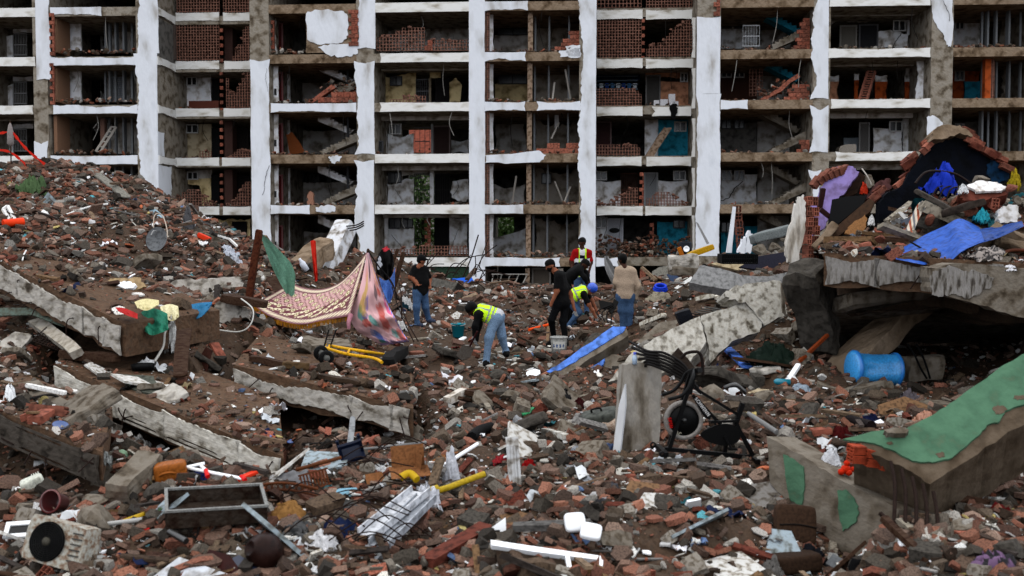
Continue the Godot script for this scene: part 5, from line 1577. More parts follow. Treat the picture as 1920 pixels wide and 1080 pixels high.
	for i in 6:
		st = tool()
		box(st, T(Basis(), V(46 * k, (-26 + i * 10) * k, 28.6 * k)), V(22 * k, 2.5 * k, 1.5 * k))
		put(st, "vent_slat", pc(0.2, 0.2, 0.19, 0.6, ""), t)
	hollow_piece("red clay brick lying against the air conditioner's front", pt(80, 1072, 0.22), V(0.2, 0.4, 0.5), 0.14)
	pot("yellow_funnel", "yellow plastic tube with a flared open end beside the air conditioner", "tube", [Vector2(5, -34), Vector2(6, -10), Vector2(9, 22), Vector2(10, 34), Vector2(8.5, 34), Vector2(7, 20), Vector2(4, -10)], 238, 986, V(0.2, 0.3, -1.35), pc(0.62, 0.5, 0.05, 0.5, ""), 14, 8)
	rag("green_plastic", "pale green plastic scrap between stones and rusty stove", "plastic sheet", 300, 966, 40, 28, pc(0.34, 0.44, 0.32, 0.5), 0.3, 33)
	beam("red_strip", "small bright red strip below the yellow tube", "strip", pt(256, 1005, 0.05), pt(281, 1003, 0.05), 0.05, 0.02, pc(0.7, 0.05, 0.06, 0.5, ""), 2, 0.003)
	pipe("metal_rod", "pale metal rod lying under the yellow tube", "rod", [pt(170, 1003, 0.08), pt(268, 990, 0.08)], 0.022, pc(0.55, 0.55, 0.54, 0.4, ""))
	# rusty stove body lying open
	p = pt(405, 985, 0.25)
	k = kk(p)
	t = base("stove_body", "rusty open metal stove body standing on thin bent legs", "stove", p, V(0.12, 0.32, -0.02))
	var W := 178 * k
	var D := 120 * k
	var H := 30 * k
	st = tool()
	for r in [[0.0, D / 2, W, 0.02], [0.0, -D / 2, W, 0.02], [-W / 2, 0.0, 0.02, D], [W / 2, 0.0, 0.02, D]]:
		box(st, T(Basis(), V(r[0], -H / 2, r[1])), V(r[2], H, r[3]), 0.006)
	box(st, T(Basis(), V(0, -H + 0.01, 0)), V(W - 0.03, 0.015, D - 0.03))
	put(st, "side_panels", mat("rusty_metal", Color(0.18, 0.155, 0.135), 0.7, "rust", Vector3.ONE * 0.9, 0.7), t)
	st = tool()
	frame_box(st, W + 0.03, D + 0.03, 0.03, 0.02, T(Basis(Vector3.RIGHT, PI / 2), V(0, 0.012, 0)))
	put(st, "rim", pc(0.44, 0.44, 0.43, 0.5, "fine"), t)
	for q in [[-0.46, 0.46], [-0.38, 0.46], [-0.28, 0.46], [-0.18, 0.46], [0.46, 0.46], [-0.46, -0.46], [0.46, -0.46]]:
		st = tool()
		tube(st, curve([V(q[0] * W, -H, q[1] * D), V(q[0] * W + rf(-0.03, 0.03), -H - 0.1, q[1] * D), V(q[0] * W + rf(-0.05, 0.05), -H - 0.24, q[1] * D + 0.02)]), 0.012, 6)
		put(st, "leg", pc(0.1, 0.08, 0.07, 0.7, ""), t)
	pot("metal_pot", "dull metal pot lying inside the rusty stove body", "pot", [Vector2(0, 14), Vector2(10, 13), Vector2(13, 6), Vector2(13, -6), Vector2(9, -12), Vector2(0, -13)], 428, 968, V(0.9, 0.4, 0.7), pc(0.5, 0.5, 0.49, 0.35, ""), 18, 8)
	rag("tan_sack", "full tan sack lying against the rusty stove body", "sack", 540, 962, 78, 40, pc(0.5, 0.36, 0.2, 0.9), 0.25, 35, 0.0, 0.55)
	rag("black_sack", "black bin bag below the tan sack", "bin bag", 565, 990, 80, 34, pc(0.02, 0.02, 0.022, 0.4), 0.35, 36, 0.0, 0.4)
	# cane furniture
	t = base("cane_settee", "curved brown cane backrest with a row of rings", "cane backrest", pt(525, 940, 0.14))
	k = kk(t.position)
	st = tool()
	var arc := []
	for i in 13: arc.append(V(lerpf(-64, 72, i / 12.0) * k, sin(i / 12.0 * PI) * 14 * k - 4 * k, 8 * k * sin(i / 12.0 * PI)))
	tube(st, arc, 0.014, 7)
	put(st, "top_rail", pc(0.3, 0.15, 0.06, 0.6, "fine"), t)
	st = tool()
	for i in 13: arc[i] -= V(0, 13 * k, 0)
	tube(st, arc, 0.012, 7)
	put(st, "lower_rail", pc(0.26, 0.13, 0.06, 0.6, "fine"), t)
	for i in 10:
		st = tool()
		var ring := []
		var c: Vector3 = arc[i + 1] + V(0, 6.5 * k, 0)
		for q in 11: ring.append(c + V(cos(q * TAU / 10) * 5 * k, sin(q * TAU / 10) * 5.4 * k, 0))
		tube(st, ring, 0.006, 5)
		put(st, "ring", pc(0.28, 0.14, 0.06, 0.6, "fine"), t)
	t = base("cane_rack", "small slatted cane rack standing beyond the tan sack", "cane rack", pt(590, 922, 0.12), V(-0.3, 0.5, 0.15))
	for i in 9:
		st = tool()
		box(st, T(Basis(), V((i - 4) * 6.5 * k, 0, 0)), V(2.6 * k, 32 * k, 2.4 * k))
		put(st, "slat", pc(0.32, 0.16, 0.06, 0.6, "fine"), t)
	for s in [-1, 1]:
		st = tool()
		box(st, T(Basis(), V(0, s * 15 * k, 2.2 * k)), V(60 * k, 3.4 * k, 2.6 * k))
		put(st, "rail", pc(0.3, 0.15, 0.06, 0.6, "fine"), t)
	pipe("cane_pole", "long brown cane pole leading to the cane rack", "cane pole", [pt(555, 918, 0.2), pt(640, 898, 0.22)], 0.02, pc(0.3, 0.16, 0.07, 0.6, "fine"))
	board("foil_board", "crumpled grey insulating board beyond the cane backrest", "board", [[498, 925], [512, 892], [574, 878], [582, 900], [560, 926]], pc(0.4, 0.4, 0.41, 0.45, "grime"), 0.05, V(-0.2, 0.7, 0.8), 0.03)
	pot("clay_pot", "big round brown pot lying near the bottom wires", "pot", [Vector2(0, -34), Vector2(20, -30), Vector2(34, -12), Vector2(36, 6), Vector2(28, 24), Vector2(16, 32), Vector2(15, 36), Vector2(12, 34), Vector2(0, 20)], 497, 1060, V(0.9, 0.2, 0.9), pc(0.12, 0.06, 0.045, 0.45, "grime"), 24, 26)
	board("red_box_lid", "dark red lid leaning beside the blue tray", "lid", [[376, 1062], [392, 1030], [430, 1040], [450, 1068], [400, 1090]], pc(0.15, 0.035, 0.025, 0.6, "grime"), 0.05, V(-0.2, 0.8, 0.7))
	board("blue_tray", "dark blue plastic tray at the lower edge by the brown pot", "tray", [[436, 1046], [448, 1040], [500, 1072], [498, 1090], [440, 1090]], pc(0.02, 0.07, 0.17, 0.4, ""), 0.04, V(0.2, 0.8, 0.6))
	board("white_board", "white board with a black handle at the picture's lower edge", "board", [[272, 1092], [336, 1044], [452, 1085], [440, 1100]], pc(0.68, 0.7, 0.73, 0.5, "stain"), 0.05, V(0, 1, 0.5))
	pipe("black_grip", "black grip lying on the white board at the lower edge", "handle", [pt(318, 1040, 0.2), pt(350, 1058, 0.2)], 0.028, pc(0.02, 0.02, 0.02, 0.4, ""))
	# wooden scraps along the slabs
	beam("timber", "dark timber lying along the pale slab's top edge", "timber", pt(470, 680, 0.06), pt(560, 694, 0.05), 0.16, 0.1, wood, 6, 0.02)
	beam("timber", "short tan timber lying beside the hand truck's wheel", "timber", pt(530, 692, 0.06), pt(582, 696, 0.06), 0.15, 0.1, pc(0.3, 0.23, 0.15, 0.85, "grime"), 5, 0.02)
	beam("timber", "long wet brown board along the pale slab's broken end", "timber", pt(566, 704, 0.05), pt(680, 726, 0.05), 0.16, 0.07, pc(0.2, 0.15, 0.11, 0.75, "grime"), 6, 0.015)
	beam("charred_log", "black charred log end beside the hand truck", "log", pt(728, 690, 0.1), pt(756, 668, 0.12), 0.2, 0.16, pc(0.05, 0.047, 0.045, 0.85, "grime"), 4, 0.03)
	board("white_tray", "small white rounded tray lying in the hollow below the pale slab", "tray", [[484, 770], [492, 764], [511, 772], [506, 785], [494, 782]], plastic, 0.03, V(0.1, 1, 0.8))
	for r in [[446, 793, "pale blue plate"], [500, 822, "bright blue plate"], [548, 830, "dark blue plate"]]:
		pot("blue_plate", r[2] + " lying on the ribbed slab's rubble", "plate", [Vector2(0, 1), Vector2(7, 1), Vector2(10, 3), Vector2(9, 4), Vector2(6, 2), Vector2(0, 2)], r[0], r[1], V(0.2, 0, 0.1), plain([Color(0.35, 0.5, 0.65), Color(0.1, 0.25, 0.5), Color(0.06, 0.13, 0.3)][int(r[0] / 50) % 3], 0.4, ""))
	for r in [[[404, 568], [452, 556], [456, 578], [442, 612], [404, 604]], [[444, 574], [470, 580], [468, 600], [446, 592]]]:
		plate("painted_block", "white painted concrete block under the rug's upper corner" if r.size() == 5 else "smaller white faced block beside the larger painted one", "concrete block", r, at(430, 590, 18.8), V(0.15, 0.2, 1), 0.35, mat("worn_paint", Color(0.62, 0.605, 0.58), 0.85), 0.03)
	beam("timber", "heavy dark timber resting on the painted blocks", "timber", at(416, 556, 18.7), at(500, 572, 18.7), 0.3, 0.14, wood, 6, 0.02)
	pipe("white_cable", "thin white cable looping down from the painted blocks", "cable", [at(452, 560, 18.5), at(474, 580, 18.3), at(470, 608, 18.2), at(448, 622, 18.2), at(405, 618, 18.3)], 0.012, pc(0.7, 0.7, 0.68, 0.6, ""))

func hollow_piece(label: String, p: Vector3, turn: Vector3, s := 0.2, group := "") -> void:
	var st := tool()
	hollow_brick(st, T(), V(s * 1.4, s, s * 0.6), 2, 3)
	one(st, "hollow_clay_brick", mat("clay_a", Color(0.5, 0.285, 0.225), 0.85), label, "brick", p, turn, group)


func along(pts: Array, t: float) -> Vector2:
	var f := clampf(t, 0.0, 1.0) * (pts.size() - 1)
	var i := mini(int(f), pts.size() - 2)
	var v := func(k: int) -> Vector2:
		var q: Array = pts[clampi(k, 0, pts.size() - 1)]
		return Vector2(q[0], q[1])
	return v.call(i).cubic_interpolate(v.call(i + 1), v.call(i - 1), v.call(i + 2), f - i)

func drape(st: SurfaceTool, top: Array, low: Array, d0: float, d1: float, fold := 0.06, nfold := 5.0, nx := 40, ny := 24, seed_ := 1) -> void:   # hung cloth between an upper and a lower edge, with folds
	var f := FastNoiseLite.new()
	f.seed = seed_
	f.frequency = 1.3
	sheet(st, nx, ny, func(s, t):
		var a := along(top, s)
		var b := along(low, s)
		var q := a.lerp(b, t)
		var d := lerpf(d0, d1, t)
		d += fold * (0.3 + 0.7 * t) * (sin(s * nfold * TAU + 1.6 * f.get_noise_2d(s * 2.0, t * 1.5)) + 1.3 * f.get_noise_2d(s * 3.0, t * 2.0))
		return at(q.x, q.y, d))

func printed(key: String, w: int, h: int, f: Callable, rough := 0.9) -> StandardMaterial3D:
	var im := Image.create(w, h, false, Image.FORMAT_RGB8)
	for j in h:
		for i in w: im.set_pixel(i, j, f.call(float(i) / w, float(j) / h))
	var m := StandardMaterial3D.new()
	m.resource_name = key
	m.albedo_texture = ImageTexture.create_from_image(im)
	m.roughness = rough
	mats[key] = m
	return m

func rebar(label: String, pts: Array, r := 0.012, called := "rebar") -> void:
	pipe(called, label, "rebar", pts, r, mat("rebar", Color(0.13, 0.09, 0.075), 0.8, "rust", Vector3.ONE * 3, 0.4), 6)

func things_middle() -> void:
	var con := mat("rubble_concrete", Color(0.4, 0.375, 0.34), 0.9)
	var white := pc(0.83, 0.83, 0.82, 0.55)
	var plastic := pc(0.86, 0.87, 0.88, 0.4, "")
	var wood := mat("dark_wood", Color(0.23, 0.17, 0.13), 0.8)
	var clay := mat("clay_a", Color(0.5, 0.285, 0.225), 0.85)
	var wht := mat("white_render", Color(0.775, 0.79, 0.815), 0.85)
	# the shelter of hung cloths
	beam("steel_post", "rusty steel post standing askew at the end of the rug shelter", "post", at(466, 562, 20.2), at(487, 430, 20.2), 0.16, 0.12, mat("rust_post", Color(0.28, 0.14, 0.08), 0.75, "rust", Vector3.ONE * 1.5, 0.5), 7, 0.006)
	var st := tool()
	drape(st, [[489, 436], [508, 453], [530, 476], [546, 494], [554, 516]], [[490, 446], [508, 496], [528, 536], [541, 556], [552, 552]], 20.3, 20.6, 0.05, 3.0, 20, 16, 3)
	one(st, "green_sheet", pc(0.43, 0.62, 0.53, 0.85), "sea green cloth hung from the top of the rusty steel post", "cloth")
	var rug := printed("rug_weave", 384, 192, func(u, v):
		var pink := Color(0.68, 0.53, 0.52)
		var plum := Color(0.36, 0.2, 0.22)
		var cream := Color(0.8, 0.76, 0.64)
		var edge := minf(minf(u, 1.0 - u) * 2.0, minf(v, 1.0 - v))
		if edge < 0.03: return plum
		if edge < 0.13:
			var q := fposmod((u * 2.0 + v) * 16.0, 1.0)
			return cream if absf(q - 0.5) + absf(edge - 0.08) * 8.0 < 0.42 else pink.darkened(0.25)
		if edge < 0.16: return plum
		var cu := fposmod(u * 13.0, 1.0) - 0.5
		var cv := fposmod(v * 5.2 + (0.5 if int(u * 13.0) % 2 else 0.0), 1.0) - 0.5
		var r := sqrt(cu * cu + cv * cv)
		var pet := 0.3 + 0.07 * cos(atan2(cv, cu) * 8.0)
		if r < 0.1: return Color(0.4, 0.36, 0.16)
		if r < 0.2: return cream
		if r < pet: return Color(0.5, 0.46, 0.24) if sin(r * 70.0) > 0.0 else plum
		if sin(u * 150.0) * sin(v * 70.0 + u * 20.0) > 0.45: return plum
		return pink if v < 0.62 else (cream if sin((u + v) * 40.0) > 0.2 else Color(0.38, 0.17, 0.22)))
	var low := [[473, 571], [500, 590], [535, 604], [570, 608], [610, 600], [657, 592]]
	var o := base("patterned_rug", "pink and cream patterned rug with gold fringe hung up as a shelter roof", "rug", Vector3.ZERO)
	st = tool()
	drape(st, [[548, 531], [575, 540], [608, 541], [640, 528], [668, 500], [689, 470]], low, 20.9, 20.0, 0.05, 3.0, 60, 30, 4)
	put(st, "weave", rug, o)
	st = tool()
	for i in 150:
		var a := along(low, i / 149.0)
		var p := at(a.x, a.y, 20.0)
		bar(st, p, p + V(rf(-0.02, 0.02), -0.09, rf(-0.02, 0.02)), 0.018, 0.01)
	put(st, "fringe", pc(0.5, 0.32, 0.06, 0.8, ""), o)
	var spots := []
	var r2 := RandomNumberGenerator.new()
	r2.seed = 15
	var hues := [Color(0.13, 0.3, 0.58), Color(0.72, 0.14, 0.36), Color(0.1, 0.5, 0.46), Color(0.72, 0.58, 0.2), Color(0.7, 0.2, 0.15), Color(0.35, 0.3, 0.55), Color(0.75, 0.45, 0.4), Color(0.16, 0.12, 0.14)]
	for i in 30: spots.append([r2.randf(), 0.2 + 0.8 * r2.randf(), r2.randf_range(0.04, 0.13), r2.randf_range(0.05, 0.12), hues[r2.randi() % 8]])
	var print2 := printed("blanket_print", 160, 256, func(u, v):
		var c := Color(0.82, 0.65, 0.66)
		for s in spots:
			var du: float = (u - s[0]) / s[2]
			var dv: float = (v - s[1]) / s[3]
			var e2: float = du * du + dv * dv + 0.5 * sin(u * 17.0 + s[1] * 19.0) * sin(v * 23.0 + s[0] * 7.0) + 0.25 * sin(u * 61.0) * sin(v * 57.0)
			if e2 < 1.0: c = (s[4] as Color).lerp(c, 0.4 if e2 < 0.6 else 0.68)
		if u > 0.93 or v > 0.965: c = Color(0.35, 0.45, 0.75) if fposmod(v * 22.0 + u * 18.0, 1.0) > 0.5 else Color(0.78, 0.55, 0.57)
		return c)
	o = base("pink_blanket", "pink blanket with multicoloured printed patches hanging to a point", "blanket", Vector3.ZERO)
	st = tool()
	drape(st, [[688, 474], [676, 535], [658, 590], [668, 618], [692, 634], [716, 648]], [[692, 474], [709, 528], [727, 570], [742, 598], [756, 624], [768, 641]], 20.4, 19.7, 0.09, 3.0, 44, 34, 5)
	put(st, "cloth", print2, o)
	st = tool()
	tube(st, curve([at(658, 590, 19.9), at(654, 604, 19.8), at(654, 616, 19.8)]), 0.05, 8, 0.03)
	put(st, "knot", pc(0.66, 0.45, 0.5, 0.9), o)
	beam("shelter_pole", "dark wooden pole behind the pink blanket carrying its point", "pole", at(690, 640, 20.9), at(690, 466, 20.9), 0.06, 0.06, wood, 4, 0.006)
	rag("cloth_bundle", "black cloth bundle lying at the foot of the pink blanket", "cloth bundle", 695, 622, 32, 22, pc(0.02, 0.02, 0.022, 0.9), 0.25, 40, 0.15, 0.5)
	pipe("shelter_rope", "dark rope running from the blanket's point to a leaning pole", "rope", [at(690, 470, 20.7), at(712, 502, 20.9), at(735, 530, 21.2), at(744, 560, 21.4)], 0.014, pc(0.06, 0.06, 0.06, 0.8, ""))
	beam("leaning_pole", "thick dark pole leaning behind the blue tarpaulin strip", "pole", at(738, 545, 22.2), at(757, 472, 22.2), 0.09, 0.09, wood, 5, 0.01)
	beam("leaning_pole", "thinner dark pole leaning beside the hung black jackets", "pole", at(728, 520, 22.4), at(745, 467, 22.4), 0.07, 0.07, wood, 5, 0.01)
	o = base("hung_jackets", "black jackets with white and pink trim hung over the shelter poles", "jacket", Vector3.ZERO)
	st = tool()
	drape(st, [[706, 488], [714, 470], [724, 464], [734, 472], [738, 484]], [[705, 512], [716, 520], [724, 526], [732, 520], [739, 500]], 21.6, 21.3, 0.12, 3.0, 24, 16, 6)
	put(st, "cloth", pc(0.018, 0.018, 0.02, 0.85), o)
	for r in [[[706, 494], [712, 480], [716, 498], [709, 506], Color(0.65, 0.67, 0.7)], [[717, 466], [724, 462], [731, 468], [722, 472], Color(0.7, 0.2, 0.24)]]:
		st = tool()
		plate_mesh(st, [r[0], r[1], r[2], r[3]], at(714, 490, 21.18), V(0.1, 0.1, 1), 0.02, 0.02)
		put(st, "trim", plain(r[4], 0.9), o)
	st = tool()
	drape(st, [[711, 520], [722, 526], [733, 520], [741, 500]], [[714, 536], [722, 556], [731, 568], [740, 540]], 21.7, 21.5, 0.05, 2.0, 20, 16, 7)
	one(st, "blue_tarpaulin_strip", pc(0.3, 0.45, 0.74, 0.6), "light blue tarpaulin strip hanging behind the pink blanket", "tarpaulin")
	for i in 3: rebar(["thin bent steel rod planted to the side of the pink blanket", "second steel rod crossing the first beside the pink blanket", "short steel rod standing upright beyond the pink blanket"][i], [[at(728, 520, 21), at(748, 560, 20.6), at(762, 600, 20.2), at(784, 640, 19.8)], [at(735, 538, 21), at(752, 590, 20.4), at(776, 641, 19.8)], [at(748, 530, 21), at(753, 560, 20.8), at(753, 598, 20.6)]][i])
	# hand truck
	o = base("hand_truck", "yellow two wheeled hand truck lying on its back on the slab", "hand truck", Vector3.ZERO)
	var yel := pc(0.78, 0.58, 0.06, 0.45, "fine")
	for r in [[[[612, 662], [640, 668], [690, 676], [728, 680]]], [[[610, 668], [650, 680], [700, 688], [716, 696]]]]:
		st = tool()
		var c := []
		for q in r[0]: c.append(pt(q[0], q[1], 0.14))
		tube(st, curve(c), 0.026, 8)
		put(st, "rail", yel, o)
	st = tool()
	tube(st, [pt(618, 664, 0.15), pt(616, 670, 0.15)], 0.02, 7)
	tube(st, [pt(656, 671, 0.15), pt(652, 681, 0.15)], 0.02, 7)
	put(st, "cross_bar", yel, o)
	for q in [[612, 686], [602, 676]]:
		var p := pt(q[0], q[1], 0.12)
		var w := inst(wheel_mesh(0.12, 0.07), "wheel", pc(0.025, 0.025, 0.027, 0.7, ""), o)
		w.transform = T(Basis.from_euler(V(0, 0.5, 0)), p)
		st = tool()
		lathe(st, [Vector2(0.05, -0.04), Vector2(0.05, 0.04), Vector2(0, 0.045)], T(Basis(Vector3.RIGHT, PI / 2), Vector3.ZERO), 12)
		put(st, "rim", pc(0.3, 0.3, 0.29, 0.5, ""), w)
	st = tool()
	var tp := pt(607, 664, 0.1)
	for q in [0, 1]: bar(st, tp + V(0.1 * q, 0, 0), tp + V(0.08 + 0.12 * q, 0.3, -0.05), 0.02, 0.02)
	for q in 4: bar(st, tp + V(0.02 * q, 0.07 * q, 0), tp + V(0.12 + 0.02 * q, 0.07 * q, 0), 0.012, 0.012)
	put(st, "toe_plate", pc(0.04, 0.04, 0.04, 0.6, ""), o)
	# fallen columns and what lies behind the shelter
	beam("fallen_column", "white fallen concrete column leaning against the building's foot", "column", at(602, 524, 33.0), at(650, 420, 34.5), 0.6, 0.55, pc(0.74, 0.75, 0.77, 0.85, "stain", 0.6), 8, 0.008)
	beam("fallen_column", "brown bare concrete column end lying behind the sea green cloth", "column", at(540, 522, 30.0), at(612, 462, 33.0), 0.62, 0.55, mat("bare_render", Color(0.47, 0.41, 0.345), 0.92), 7, 0.05)
	for i in 3: rebar("bent bars sticking out of the white fallen column's top" if i == 0 else ("middle bar bent out of the white fallen column" if i == 1 else "lowest bar bent out of the white fallen column"), [at(650 + i * 3, 424 + i * 4, 34), at(668, 422 + i * 4, 33.6), at(682, 415 + i * 4, 33.4)], 0.022)
	st = tool()
	drape(st, [[582, 452], [588, 450], [592, 452]], [[590, 526], [593, 528], [596, 524]], 27.0, 26.5, 0.1, 1.5, 6, 16, 8)
	one(st, "orange_ribbon", pc(0.62, 0.09, 0.03, 0.7, ""), "long orange red ribbon hanging before the fallen columns", "ribbon")
	beam("cabinet_side", "dark wooden cabinet side leaning behind the patterned rug", "panel", at(500, 560, 23.0), at(528, 520, 23.5), 0.7, 0.1, wood, 4, 0.02)
	for r in [[575, 513, 10, 26, 0.5], [540, 566, 16, 10, 1.4]]:
		pot("plastic_bottle", "large clear white bottle leaning above the patterned rug" if r[0] == 575 else "small white bottle lying below the sea green cloth", "bottle", [Vector2(0, 0), Vector2(r[2] * 0.6, 0), Vector2(r[2] * 0.6, r[3] * 0.6), Vector2(r[2] * 0.25, r[3] * 0.85), Vector2(r[2] * 0.25, r[3]), Vector2(0, r[3])], r[0], r[1], V(0.2, 0, r[4]), pc(0.72, 0.74, 0.78, 0.3, ""), 12, 6)
	for r in [[425, 470, 40, 20], [440, 492, 34, 22], [520, 545, 30, 14], [490, 575, 44, 14]]:
		rag("white_clothes", ["white and blue clothes by the window frame at the heap's foot", "white crumpled clothes left of the rusty steel post", "white cloth tucked under the sea green cloth", "white cloth at the foot of the rusty steel post"][{425: 0, 440: 1, 520: 2, 490: 3}[r[0]]], "clothes", r[0], r[1], r[2], r[3], pc(0.7, 0.72, 0.76, 0.9), 0.5, int(r[0]))
	# between the men
	o = base("teal_bucket", "teal plastic bucket full of rubble beside the stooping man", "bucket", spot(859, 632))
	var k := kk(o.position)
	st = tool()
	lathe(st, [Vector2(0, 0), Vector2(9.5 * k, 0), Vector2(13 * k, 24 * k), Vector2(13.6 * k, 24 * k), Vector2(13.6 * k, 26 * k), Vector2(12.4 * k, 26 * k), Vector2(11.6 * k, 20 * k), Vector2(0, 20 * k)], T(), 22)
	put(st, "body", pc(0.08, 0.47, 0.54, 0.45, ""), o)
	st = tool()
	var hd := []
	for i in 9: hd.append(V(cos(PI * i / 8) * 14 * k, 25 * k - sin(PI * i / 8) * 3 * k, sin(PI * i / 8) * 12 * k))
	tube(st, hd, 0.01, 5)
	put(st, "handle", pc(0.5, 0.5, 0.5, 0.4, ""), o)
	for i in 4:
		var rk := inst(rock_mesh(60 + i, 8), "rubble_boulder", con)
		rk.transform = T(Basis().scaled(Vector3.ONE * 10 * k), o.position + V((i - 1.5) * 5 * k, 23 * k, rf(-3, 3) * k))
		tag(rk, ["first stone from the edge in the teal bucket's load", "second stone in the teal bucket, next to the pale one", "third stone in the teal bucket's load", "last stone against the teal bucket's far rim"][i], "rock")
	var paint := printed("bucket_print", 64, 32, func(u, v): return Color(0.16, 0.25, 0.42) if v > 0.35 and v < 0.8 and sin(u * 25.0) + 0.6 * sin(u * 61.0 + v * 20.0) > 0.1 else Color(0.66, 0.66, 0.64))
	o = base("paint_bucket", "white paint bucket with blue print, spattered, by the man's feet", "bucket", spot(1048, 662))
	k = kk(o.position)
	st = tool()
	lathe(st, [Vector2(0, 0), Vector2(13.5 * k, 0), Vector2(16 * k, 31 * k)], T(), 24)
	put(st, "body", pc(0.64, 0.64, 0.62, 0.55, "grime", 3.0), o)
	st = tool()
	lathe(st, [Vector2(15.8 * k, 28 * k), Vector2(17 * k, 28 * k), Vector2(17 * k, 31 * k), Vector2(15 * k, 31.5 * k), Vector2(14 * k, 26 * k), Vector2(0, 26 * k)], T(), 24)
	put(st, "rim", pc(0.55, 0.55, 0.54, 0.5), o)
	st = tool()
	sheet(st, 10, 3, func(s, t): return V(sin((s - 0.5) * 1.7) * lerpf(15.6, 14.3, t) * k, lerpf(23.0, 9.0, t) * k, cos((s - 0.5) * 1.7) * lerpf(15.6, 14.3, t) * k))
	put(st, "print", paint, o)
	pipe("orange_stick", "orange stick lying across rubble behind the paint bucket", "stick", [pt(992, 628, 0.12), pt(1028, 620, 0.14)], 0.035, pc(0.8, 0.26, 0.03, 0.5, ""))
	beam("timber", "pale wooden handle stuck upright beside the paint bucket", "handle", pt(1026, 640, 0.0), pt(1030, 612, 0.25), 0.07, 0.05, pc(0.42, 0.33, 0.24, 0.8), 3, 0.004)
	board("blue_tarpaulin", "cobalt blue tarpaulin scrap on the mound behind the men", "tarpaulin", [[842, 528], [850, 522], [884, 520], [892, 530], [868, 533]], pc(0.1, 0.33, 0.72, 0.6, ""), 0.02, V(0, 0.8, 1), 0.02)
	o = base("broken_wardrobe", "grey wooden wardrobe front lying open behind the man with the cap", "wardrobe", Vector3.ZERO)
	for r in [[[[800, 518], [858, 530], [852, 546], [798, 534]], pc(0.32, 0.31, 0.29, 0.7, "grime")], [[[858, 530], [872, 540], [874, 552], [858, 558], [846, 548]], pc(0.06, 0.05, 0.045, 0.8)]]:
		st = tool()
		plate_mesh(st, r[0], at(835, 535, 33.5), V(-0.1, 0.5, 1), 0.06, 0.0)
		put(st, "panel", r[1], o)
	rag("dark_teal_rag", "dark teal cloth on the rubble right behind the capped man", "cloth", 752, 574, 30, 16, pc(0.03, 0.14, 0.18, 0.9), 0.4, 50)
	for r in [[754, 548, 20, 16], [760, 568, 26, 22], [748, 592, 16, 22], [752, 610, 26, 16], [812, 594, 16, 10], [790, 540, 14, 10]]:
		rag("white_bag", ["white bag half way up the rubble beyond the blue strip", "large white plastic sack beyond the pink blanket", "curled white plastic strip beyond the pink blanket", "crumpled white bag at the capped man's heel side", "white bag lying before the capped man's feet", "small white bag beyond the capped man"][{754: 0, 760: 1, 748: 2, 752: 3, 812: 4, 790: 5}[r[0]]], "plastic bag", r[0], r[1], r[2], r[3], pc(0.7, 0.7, 0.7, 0.6), 0.5, int(r[1]))
	for i in 26:                                        # the tangle of reinforcing bars on the mound
		var x := rf(760, 905)
		var y := rf(500, 534)
		var l := rf(20, 70)
		var a := rf(-0.9, 0.9) if i > 4 else rf(1.1, 1.6)
		var d := rf(33, 37)
		rebar("one of the bent rusty bars tangled on the mound before the green wall", [at(x, y + rf(0, 12), d), at(x + l * 0.4 * cos(a), y - l * 0.35 * sin(a) - rf(0, 12), d), at(x + l * cos(a), y - l * sin(a) + rf(-4, 10), d + rf(-0.5, 0.5))], 0.016)
		get_child(-1).set_meta("group", "bent bars on the mound before the green wall")
	rebar("tall black bar curving up in front of the white column", [at(868, 520, 36), at(884, 482, 36), at(897, 440, 36)], 0.022)
	# stones and scraps in the middle foreground
	boulder("big brown boulder in the middle below the stooping man", 905, 748, 56, con, V(1, 0.75, 0.9), 61)
	boulder("grey boulder beside the big brown one", 955, 738, 44, con, V(0.9, 0.9, 0.8), 62)
	boulder("dark flat boulder above the grey one", 932, 706, 52, mat("dark_stone", Color(0.24, 0.225, 0.205), 0.9), V(1, 0.55, 0.8), 63)
	plate("pale_boulder", "upright pale broken slab stone left of the white topped brick", "rock", [[752, 808], [768, 800], [786, 798], [790, 828], [778, 842], [756, 836]], spot(770, 838) + V(0, 0, -0.1), V(-0.2, 0.4, 1), 0.2, con, 0.03)
	beam("white_brick", "white plastered brick lying below the stooping man's path", "brick", pt(836, 762, 0.08), pt(872, 744, 0.08), 0.16, 0.12, pc(0.72, 0.7, 0.67, 0.8, "stain"), 3, 0.01)
	o = base("cardboard_box", "open brown cardboard box with its flaps spread", "cardboard box", pt(772, 908, 0.14), V(0.1, 0.25, 0.03))
	k = kk(o.position)
	var card := pc(0.46, 0.3, 0.18, 0.85)
	for r in [[V(-4 * k, 22 * k, -22 * k), V(64 * k, 42 * k, 0.6 * k), V(-0.15, 0, 0)], [V(30 * k, 18 * k, -4 * k), V(0.6 * k, 38 * k, 40 * k), V(0, -0.25, -0.2)], [V(-4 * k, 0, 4 * k), V(74 * k, 0.6 * k, 50 * k), V(0.12, 0, 0)], [V(14 * k, 14 * k, -8 * k), V(0.6 * k, 30 * k, 26 * k), V(0, 0.3, -0.1)]]:
		st = tool()
		box(st, T(Basis.from_euler(r[2]), r[0]), r[1], 0.006)
		put(st, "flap", card, o)
	board("cardboard_sheet", "flat cardboard sheet lying before the open box", "cardboard", [[684, 890], [716, 884], [730, 922], [692, 926]], card, 0.01, V(0.1, 0.7, 0.8))
	board("cardboard_sheet", "cardboard sheet sticking up beyond the open box", "cardboard", [[806, 866], [828, 852], [860, 846], [842, 872], [816, 884]], card, 0.01, V(0.1, 0.9, 0.6))
	board("blue_board", "pale sky blue board lying below the cardboard sheet", "board", [[618, 926], [636, 916], [668, 914], [674, 922], [652, 937]], pc(0.42, 0.58, 0.66, 0.6, "stain"), 0.03, V(0.1, 0.9, 0.6))
